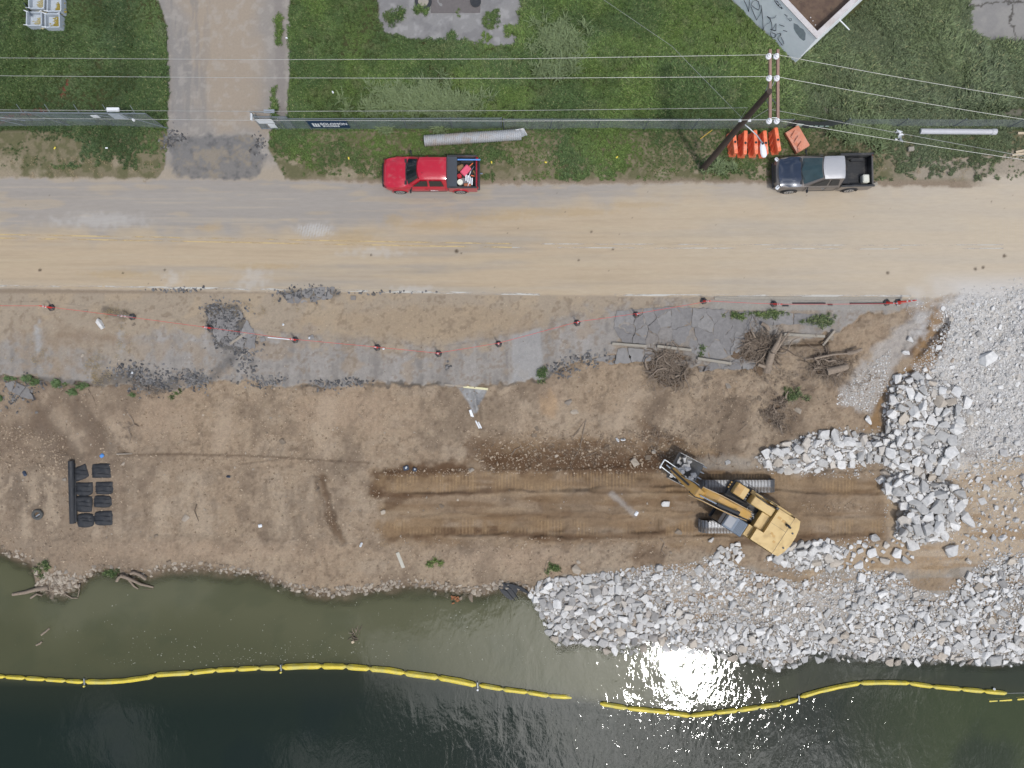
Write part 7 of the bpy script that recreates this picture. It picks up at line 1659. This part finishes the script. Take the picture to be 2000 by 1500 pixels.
# bucket
bk0 = X3(235, 190, 1.2); fwd = (X3(570, 340, 1.2) - X3(260, 180, 1.2)).normalized(); sid = Vector((-fwd.y, fwd.x, 0))
Bc = X3(410, 240, 1.0)     # middle of the open mouth
BL_, BW = 1.75, 1.75
M_BUCK = pmat('scuffed_bucket_steel', (.27, .27, .27), .5, .55, var=.35, scale=6, dirt=(.30, .29, .27), dirt_amt=.5)
def bp_(a_, s_, z_): return Bc + fwd * a_ + sid * s_ + Vector((0, 0, z_))
prof = [(BL_ / 2, .40), (BL_ / 2 - .25, .02), (.25, -.32), (-.25, -.42), (-.62, -.2), (-BL_ / 2, .25), (-BL_ / 2 + .05, .55)]
m_ = MB(); vs_ = []
for s_ in (-BW / 2, BW / 2):
    for a_, z_ in prof: vs_.append(bp_(a_, s_, z_))
n_ = len(prof); m_.add(vs_, [(i, i + 1, i + 1 + n_, i + n_) for i in range(n_ - 1)])
inn = [(a_ * .94, z_ + .05) for a_, z_ in prof]; vs_ = []
for s_ in (-BW / 2 + .03, BW / 2 - .03):
    for a_, z_ in inn: vs_.append(bp_(a_, s_, z_))
m_.add(vs_, [(i, i + 1, i + 1 + n_, i + n_) for i in range(n_ - 1)])
for s_ in (-BW / 2, BW / 2): m_.prism([(0, 0), (1, 0), (0, 1)], 0, 0) if False else None
bucket = m_.build('bucket', M_BUCK, ex, smooth=30, fix=False)
for s_ in (-BW / 2, BW / 2):
    m2 = MB(); a1 = [bp_(a_, s_ - .018, z_) for a_, z_ in prof]; a2 = [bp_(a_, s_ + .018, z_) for a_, z_ in prof]; m2.add(a1 + a2, [tuple(range(n_ - 1, -1, -1)), tuple(range(n_, 2 * n_))] + [(i, (i + 1) % n_, (i + 1) % n_ + n_, i + n_) for i in range(n_)]); m2.build('side_plate', M_BUCK, bucket)
for k in range(5):
    s_ = -BW / 2 + .1 + k * (BW - .2) / 4; MB().tube([bp_(BL_ / 2 - .05, s_, .36), bp_(BL_ / 2 + .20, s_, .52)], [.06, .03], 6).build('tooth', M_STEEL, bucket)
r8 = random.Random(12)
for k in range(26):
    a_, s_ = r8.uniform(-.7, .7), r8.uniform(-.72, .74); v, f = ROCKS[k % 14]; s0 = r8.uniform(.13, .24) if k > 5 else r8.uniform(.22, .30)
    o = bpy.data.objects.new('rock', RM[3 * (k % 14)]); COL.objects.link(o); o.location = bp_(a_, s_, .22 + r8.uniform(0, .14)); o.scale = (s0, s0 * .85, s0 * .8); o.rotation_euler = (r8.uniform(0, 3),) * 3
    tag(o, 'light grey rock carried in the raised excavator bucket', 'rock', 'rocks in the excavator bucket')

# ------------------------------------------------------------------ geotextile roll and folded sheets, tyre
root = thing('geotextile_roll', 'long black fabric roll lying beside the two columns of folded sheets', 'fabric roll', G(140, 960))
pa, pc = G(139, 900, .17), G(142, 1022, .17)
MB().tube([pa, pa.lerp(pc, .33), pa.lerp(pc, .66), pc], [.185, .19, .185, .18], 16).build('roll', M_TARP, root, smooth=50); MB().box(G(147, 962, .10), (.12, (pa - pc).length * .93, .06), rz=math.atan2((pc - pa).x, -(pc - pa).y) * 0 + .02, bev=.02).build('loose_edge', M_TARP, root)
SH_ = [(158, 923, 28, 26, .35, 'crooked top sheet of the left column'), (164, 955, 32, 25, .0, 'second sheet of the left column'), (162, 984, 33, 30, -.05, 'third sheet of the left column'), (167, 1016, 31, 26, .05, 'bottom sheet of the left column'),
       (198, 919, 35, 26, .02, 'top sheet of the right column with rounded edges'), (204, 953, 33, 24, .0, 'wrinkled second sheet of the right column'), (201, 979, 33, 23, -.03, 'third sheet of the right column'), (202, 1012, 34, 27, .03, 'bottom sheet of the right column')]
def sheet(X, Y, wx_, wy_, rz_, label, sd0):
    r = random.Random(sd0); c = G(X, Y, .02); root = thing('folded_fabric', 'folded black fabric, ' + label, 'fabric sheet', c); k = (CAM_H + 2) / FPX; ax_, ay_ = wx_ * k / 1.8, wy_ * k / 1.8
    m_ = MB(); NX = 13; vs_ = []
    cut = [r.uniform(.75, 1.05) for _ in range(4)]
    for i in range(NX):
        for j in range(NX):
            u = -1 + 2 * i / (NX - 1); v_ = -1 + 2 * j / (NX - 1); q = (cut[0] if u < 0 else cut[1]) if v_ > 0 else (cut[2] if u < 0 else cut[3]); cr_ = 1 - (1 - q) * abs(u * v_) ** 2
            uu, vv = u * cr_ + r.uniform(-.012, .012), v_ * cr_ + r.uniform(-.012, .012); xx = uu * ax_ * math.cos(rz_) - vv * ay_ * math.sin(rz_); yy = uu * ax_ * math.sin(rz_) + vv * ay_ * math.cos(rz_)
            e = 1 - max(abs(u), abs(v_)) ** 6; z_ = .17 * e + .03 * math.sin(u * 5 + v_ * 3 + sd0) * e + r.uniform(-.012, .012) * e - .03
            vs_.append((c.x + xx, c.y + yy, c.z + z_))
    m_.add(vs_, [(i * NX + j, (i + 1) * NX + j, (i + 1) * NX + j + 1, i * NX + j + 1) for i in range(NX - 1) for j in range(NX - 1)]); m_.build('folded_stack', M_TARP, root, smooth=35)
    for t_ in (r.uniform(-.5, -.1), r.uniform(.1, .6)): MB().tube([(c.x - ax_ * .85, c.y + ay_ * t_, c.z + .155), (c.x, c.y + ay_ * (t_ + .06), c.z + .18), (c.x + ax_ * .85, c.y + ay_ * (t_ - .05), c.z + .155)], .018, 5).build('fold_edge', M_TARP, root, smooth=60)
for k, a_ in enumerate(SH_): sheet(*a_, k + 1)
c = G(73, 1005, .10); root = thing('tyre', 'old tyre with mud inside lying on the bench left of the black roll', 'tyre', c); m_ = MB(); rings = []
for a_ in np.linspace(0, 2 * math.pi, 25)[:-1]:
    rings.append([c + Vector((math.cos(a_) * (.27 + .10 * math.cos(b_)), math.sin(a_) * (.25 + .10 * math.cos(b_)), .09 * math.sin(b_))) for b_ in np.linspace(0, 2 * math.pi, 10, endpoint=False)])
rings.append(rings[0]); m_.loft(rings, caps=False).build('tyre_casing', pmat('dusty_tyre', (.075, .075, .07), .9, var=.4, scale=10), root, smooth=60)
MB().cyl(c + Vector((0, 0, -.08)), c + Vector((0, 0, -.02)), .2, .2, 16).build('mud_fill', M_SOILO, root); MB().box(c + Vector((.03, -.05, .02)), (.3, .08, .05), rz=.6, bev=.02).build('metal_scrap', M_STEEL, root)
# scraps on the bench
M_DKB = pmat('dark_blue_scrap', (.03, .045, .075), .6, var=.5, scale=12)
for k, (X, Y, a_, b_, mt, lb, nm, ct) in enumerate(((793, 914, .36, .30, M_DKB, 'left of two dark blue boots standing at the dug edge', 'boot', 'boot'), (810, 917, .24, .26, M_DKB, 'right of two dark blue boots standing at the dug edge', 'boot', 'boot'), (199, 890, .22, .26, M_BLUE, 'torn blue plastic scrap above the right column of sheets', 'plastic_scrap', 'scrap'), (508, 1027, .24, .2, M_WHITE, 'small white square scrap left on the bench', 'scrap', 'scrap'), (705, 1064, .3, .14, M_WHITE, 'crumpled pale scrap near the bottom of the bench', 'scrap', 'scrap'), (1206, 859, .3, .14, M_WHITE, 'left white plastic fragment on the dark soil', 'scrap', 'scrap'), (1217, 859, .3, .12, M_WHITE, 'right white plastic fragment on the dark soil', 'scrap', 'scrap'), (1243, 1003, .3, .2, M_WHITE, 'white chalky lump between the machine tracks', 'scrap', 'scrap'), (48, 925, .34, .2, M_DKB, 'dark grey scrap on the far left bench', 'scrap', 'scrap'), (446, 931, .26, .14, M_DKB, 'small dark scrap right of the folded sheets', 'scrap', 'scrap'))):
    c = G(X, Y, .06); root = thing(nm, lb, ct, c)
    MB().box(c, (a_, b_, .12), rz=.3 + k, bev=.04).build('piece', mt, root)
    MB().box(c + Vector((.02, .03, .07)), (a_ * .5, b_ * .4, .06), rz=1 + k, bev=.02).build('flap', M_STEEL if k < 2 else mt, root)
plank('board', 776, 1079, 788, 1109, .22, .05, pmat('pale_grey_board', (.42, .40, .34), .9, var=.2), 'short flat pale board near the shore in the middle', 'board', .06)
plank('board', 905, 755, 953, 760, .14, .08, pmat('yellowish_board', (.62, .58, .36), .7, var=.12), 'pale yellow beam sticking out of the pavement edge above the gravel spill', 'beam', .12)
plank('board', 868, 751, 906, 755, .10, .05, M_BOARD, 'thin grey rod left of the pale yellow beam', 'rod', .08)
plank('board', 449, 672, 482, 650, .14, .06, M_BOARD, 'short splintered board beside the dark scrape on the shoulder', 'board', .05)
root = thing('broken_pipe', 'broken white pipe fragments in the gully below the gravel spill', 'pipe fragments', G(930, 820))
for (a_, b_, c_, e_) in ((917, 801, 921, 813), (919, 800, 924, 814), (929, 822, 936, 836), (934, 824, 940, 836)): MB().tube([G(a_, b_, .06), G(c_, e_, .06)], .05, 7).build('pipe_shard', M_WHITE, root, smooth=50)
# black tarp slipping into the water
root = thing('sunken_tarp', 'black tarpaulin hanging from the shore into the water left of the riprap nose', 'tarpaulin', P(985, 1142, WZ + .3)); 
tv = [(973, 1147, .10), (982, 1138, .28), (1000, 1141, .30), (1020, 1147, .2), (1040, 1163, .05), (1012, 1152, .05), (1008, 1160, .02), (1012, 1172, -.05), (1020, 1188, -.22), (1008, 1178, -.05), (990, 1168, .04), (980, 1158, .06)]
vs_ = [P(a_, b_, WZ + c_) for a_, b_, c_ in tv]; MB().add(vs_, [(0, 1, 2, 5, 6), (2, 3, 4, 5), (0, 6, 10, 11), (6, 7, 9, 10), (7, 8, 9)]).build('tarp_cloth', M_TARP, root, smooth=60)
for q_ in ([(974, 1147, .1), (990, 1155, .1), (1006, 1174, .0)], [(985, 1140, .3), (1000, 1152, .14), (1012, 1170, .0)], [(1000, 1141, .32), (1020, 1148, .2), (1038, 1161, .05)]): MB().tube([P(a_, b_, WZ + c_) for a_, b_, c_ in q_], .03, 5).build('tarp_fold', M_TARP, root, smooth=60)

# ------------------------------------------------------------------ looper cones and red cordon
M_BASE = pmat('cone_base_rubber', (.035, .036, .038), .85, var=.4, dirt=(.20, .18, .15), dirt_amt=.3)
M_CONE = pmat('orange_red_post', (.66, .045, .03), .5)
CN = [(101, 601, 0, 'leftmost cordon post near the left photo edge'), (259, 619, 1, 'second cordon post, tipped with a pale tangled top'), (411, 641, 0, 'cordon post just below the dark asphalt scrape'), (577, 664, 0, 'cordon post between the scrape and the grey asphalt'), (737, 679, 0, 'cordon post beside a small white ball on the shoulder'),
      (857, 691, 0, 'lowest cordon post in the sag of the line'), (974, 672, 0, 'cordon post left of the paler asphalt square'), (1127, 631, 0, 'cordon post left of the cracked pavement'), (1242, 615, 0, 'cordon post on the cracked pavement'), (1374, 588, 0, 'cordon post right on the white edge line'), (1511, 594, 0, 'cordon post beside the drain slots'), (1731, 591, 2, 'left of the last two cordon posts at the right end'), (1753, 590, 2, 'rightmost cordon post at the end of the line')]
tops = []
for X, Y, st_, lb in CN:
    c = G(X, Y, .02); root = thing('cordon_post', 'orange ' + lb, 'cordon post', c, 'orange posts holding the red cordon')
    n_ = 6; m_ = MB(); rings = [[c + Vector((math.cos(a_ + .2) * r_i, math.sin(a_ + .2) * r_i, z_)) for a_ in np.linspace(0, 2 * math.pi, n_, endpoint=False)] for r_i, z_ in ((.215, 0), (.215, .05), (.12, .07))]
    m_.loft(rings, caps=True).build('rubber_base', M_BASE, root)
    MB().tube([c + Vector((math.cos(a_ + .2) * .20, math.sin(a_ + .2) * .20, .055)) for a_ in np.linspace(0, 2 * math.pi, 7)], .018, 5, caps=False).build('base_rim', M_BLACK, root)
    h_ = 1.02; tilt_ = Vector((-.28, -.02, 0)) if st_ == 1 else Vector((.28, -.18, 0)) if st_ == 2 and X < 1740 else Vector((0, 0, 0))
    if st_ == 2 and X > 1740: tilt_ = Vector((.5, -.02, 0))
    if st_ == 0 and X > 1300: tilt_ = Vector((.10, -.12, 0))
    tp = c + tilt_ + Vector((0, 0, h_)); mc = M_STEEL if st_ == 1 else M_CONE
    MB().tube([c + Vector((0, 0, .05)), c.lerp(tp, .5) + Vector((0, 0, .02)), tp], [.062, .048, .036], 10).build('post_shaft', mc, root, smooth=50)
    for f_ in (.55, .78): MB().cyl(c.lerp(tp, f_), c.lerp(tp, f_ + .08), .057, .053, 10).build('reflective_band', M_WHITE, root, smooth=50)
    MB().tube([tp + Vector((math.cos(a_) * .05, 0, .06 + math.sin(a_) * .06)) for a_ in np.linspace(0, 2 * math.pi, 9)], .013, 5, caps=False).build('top_loop', mc, root)
    tops.append(tp + Vector((0, 0, .02)))
pts_ = [P(-60, 593, .75)] + tops[:1]
q = []
allp = [P(-80, 596, .8)] + tops
for i in range(len(allp) - 1):
    for k in range(8):
        t = k / 8; q.append(allp[i].lerp(allp[i + 1], t) + Vector((0, 0, -.12 * 4 * t * (1 - t))))
q.append(allp[-1]); MB().tube(q, .011, 5).build_top('cordon_rope', M_RED_R, 'thin red cordon strung along the shoulder from post to post', 'rope')
plank('white_tape', 523, 659, 566, 663, .05, .03, M_WHITE, 'loose white strip lying left of a cordon post on the shoulder', 'strip', .05)
for X, Y, lb in ((553, 634, 'white ball on the shoulder above the cordon'), (749, 681, 'small white ball beside a cordon post'), (604, 660, 'white crumb on a grey slab by the cordon'), (258, 728, 'white pebble on dark asphalt crumbs at the left')): topbox('white_lump', G(X, Y, .05), (.13, .13, .1), .3, M_WHITE, lb, 'lump', .04)
for X, Y, rz_, lb in ((608, 659, .4, 'grey flat stone just right of a cordon post'), (563, 579, .1, 'flat broken slab piece by the edge line at the left of the lumps'), (690, 582, .0, 'small square asphalt flap just below the edge line'), (513, 663, .3, 'grey stone at the left end of the white strip')): topbox('flat_stone', G(X, Y, .04), (.32, .26, .08), rz_, M_SLAB, lb, 'stone', .02)

# ------------------------------------------------------------------ floating boom
M_BEND = pmat('boom_seam_cloth', (.40, .32, .04), .6, var=.2)  # darker yellow used for the float seams
def boomsec(label, pts_, joints, wid, end_caps=(True, True), sink=(0, 0)):
    """pts_: photo polyline; joints: photo x where the skin pinches"""
    a_ = np.array(pts_, float); root = thing('floating_boom', label, 'floating boom', P(a_[0, 0], a_[0, 1], WZ), 'yellow booms round the work area')
    xs = [a_[0, 0]] + [j for j in joints if a_[0, 0] < j < a_[-1, 0]] + [a_[-1, 0]]; rj = random.Random(int(a_[0, 0]) + 9)
    for i in range(len(xs) - 1):
        x0, x1 = xs[i], xs[i + 1]; m_ = MB(); n_ = max(8, int((x1 - x0) / 6)); rings = []; ph = rj.uniform(0, 6)
        for k in range(n_ + 1):
            t = k / n_; X = x0 + (x1 - x0) * t; Y = np.interp(X, a_[:, 0], a_[:, 1]); Ya, Yb = np.interp(X - 2, a_[:, 0], a_[:, 1]), np.interp(X + 2, a_[:, 0], a_[:, 1])
            e = min(t, 1 - t) * (x1 - x0) / 6.0; prof_ = min(1, .32 + .68 * min(1, e) ** .6); r_ = wid * prof_ * (.165 / 10) * (1 + .05 * math.sin(ph + X * .15))
            sk = sink[0] + (sink[1] - sink[0]) * ((X - a_[0, 0]) / (a_[-1, 0] - a_[0, 0])) ** 4
            c = P(X, Y, WZ + .06 - sk); d = (P(X + 2, Yb, WZ) - P(X - 2, Ya, WZ)).normalized(); s_ = Vector((-d.y, d.x, 0))
            rings.append([c + s_ * r_ * math.cos(b_) + Vector((0, 0, 1)) * r_ * .85 * math.sin(b_) * (1.12 if math.sin(b_) > .9 else 1) for b_ in np.linspace(0, 2 * math.pi, 10, endpoint=False)])
        m_.loft(rings).build('float', M_YEL, root, smooth=38)
        # welded seam along the top and the skirt chain pocket
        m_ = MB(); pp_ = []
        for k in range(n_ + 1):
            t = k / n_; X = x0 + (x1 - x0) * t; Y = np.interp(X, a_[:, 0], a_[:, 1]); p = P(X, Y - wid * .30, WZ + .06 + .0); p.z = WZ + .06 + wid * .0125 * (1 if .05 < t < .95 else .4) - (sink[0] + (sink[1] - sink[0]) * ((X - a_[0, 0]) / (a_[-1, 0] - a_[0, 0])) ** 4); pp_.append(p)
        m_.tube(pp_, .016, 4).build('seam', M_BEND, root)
    return root
bx = [(-60, 1316), (0, 1321), (60, 1325), (120, 1329), (163, 1332)]
boomsec('first boom section from the left photo edge to the first connector', bx, [-30, 10, 49, 88, 128], 8.5)
boomsec('second boom section with a fat first float curving up to the right', [(167, 1331), (200, 1332), (240, 1330), (290, 1323), (304, 1318), (374, 1314), (420, 1309), (460, 1307), (500, 1305), (546, 1305)], [302, 374, 421, 463, 506], 10)
boomsec('third and widest boom section arching over the middle of the water', [(551, 1303), (600, 1301), (630, 1301), (676, 1302), (760, 1309), (800, 1316), (855, 1323), (900, 1331), (930, 1338)], [628, 676, 722, 790, 856], 12)
boomsec('fourth boom section that sinks under water before the gap', [(936, 1338), (982, 1346), (1030, 1352), (1073, 1359), (1110, 1361), (1128, 1362)], [982, 1030, 1072], 9.5, sink=(0, .26))
boomsec('fifth boom section dipping below the sun glint right of the gap', [(1172, 1374), (1190, 1377), (1225, 1383), (1304, 1391), (1347, 1398), (1397, 1392), (1441, 1387), (1483, 1381), (1520, 1376), (1558, 1366)], [1225, 1304, 1348, 1397, 1441, 1483, 1525], 9.5)
boomsec('sixth boom section arching to its pointed end at the right', [(1563, 1361), (1600, 1350), (1640, 1341), (1680, 1334), (1730, 1333), (1774, 1334), (1800, 1338), (1822, 1341), (1878, 1346), (1922, 1350), (1966, 1354)], [1680, 1776, 1822, 1878, 1922], 9)
boomsec('murky yellow boom end showing under water at the right edge', [(1925, 1369), (1960, 1367), (2000, 1364), (2080, 1356)], [1980, 2040], 7, sink=(.16, .06))
for k, (X, Y) in enumerate(((165, 1331), (549, 1304), (933, 1338), (1560, 1364))):
    c = P(X, Y, WZ + .08); root = thing('boom_connector', ('metal connector with a hanging bolt between the first two boom sections', 'metal connector where the widest boom section begins', 'metal connector with a white float right of the widest section', 'metal connector with pale rope below the curve at the right')[k], 'connector', c)
    MB().box(c, (.07, .42, .16), rz=.1, bev=.02).build('clamp_plate', M_STEEL, root)
    MB().cyl(c + Vector((0, -.30, 0)), c + Vector((0, -.30, .09)), .07, .06, 8).build('bolt', M_WHITE if k > 1 else M_YEL, root)
    MB().tube([c, c + Vector((-.05, -.28, .02))], .02, 5).build('pin_cord', M_BARK2, root)
MB().cyl(P(1942, 1346, WZ + .03), P(1942, 1346, WZ + .16), .08, .07, 10).build_top('marker_float', M_WHITE, 'small white float on the far right boom section', 'float', smooth=40)
MB().tube([P(1966, 1354, WZ + .03), P(2080, 1352, WZ + .02)], .012, 5).build_top('tow_line', M_WIRE, 'thin line running right from the pointed boom end', 'rope')
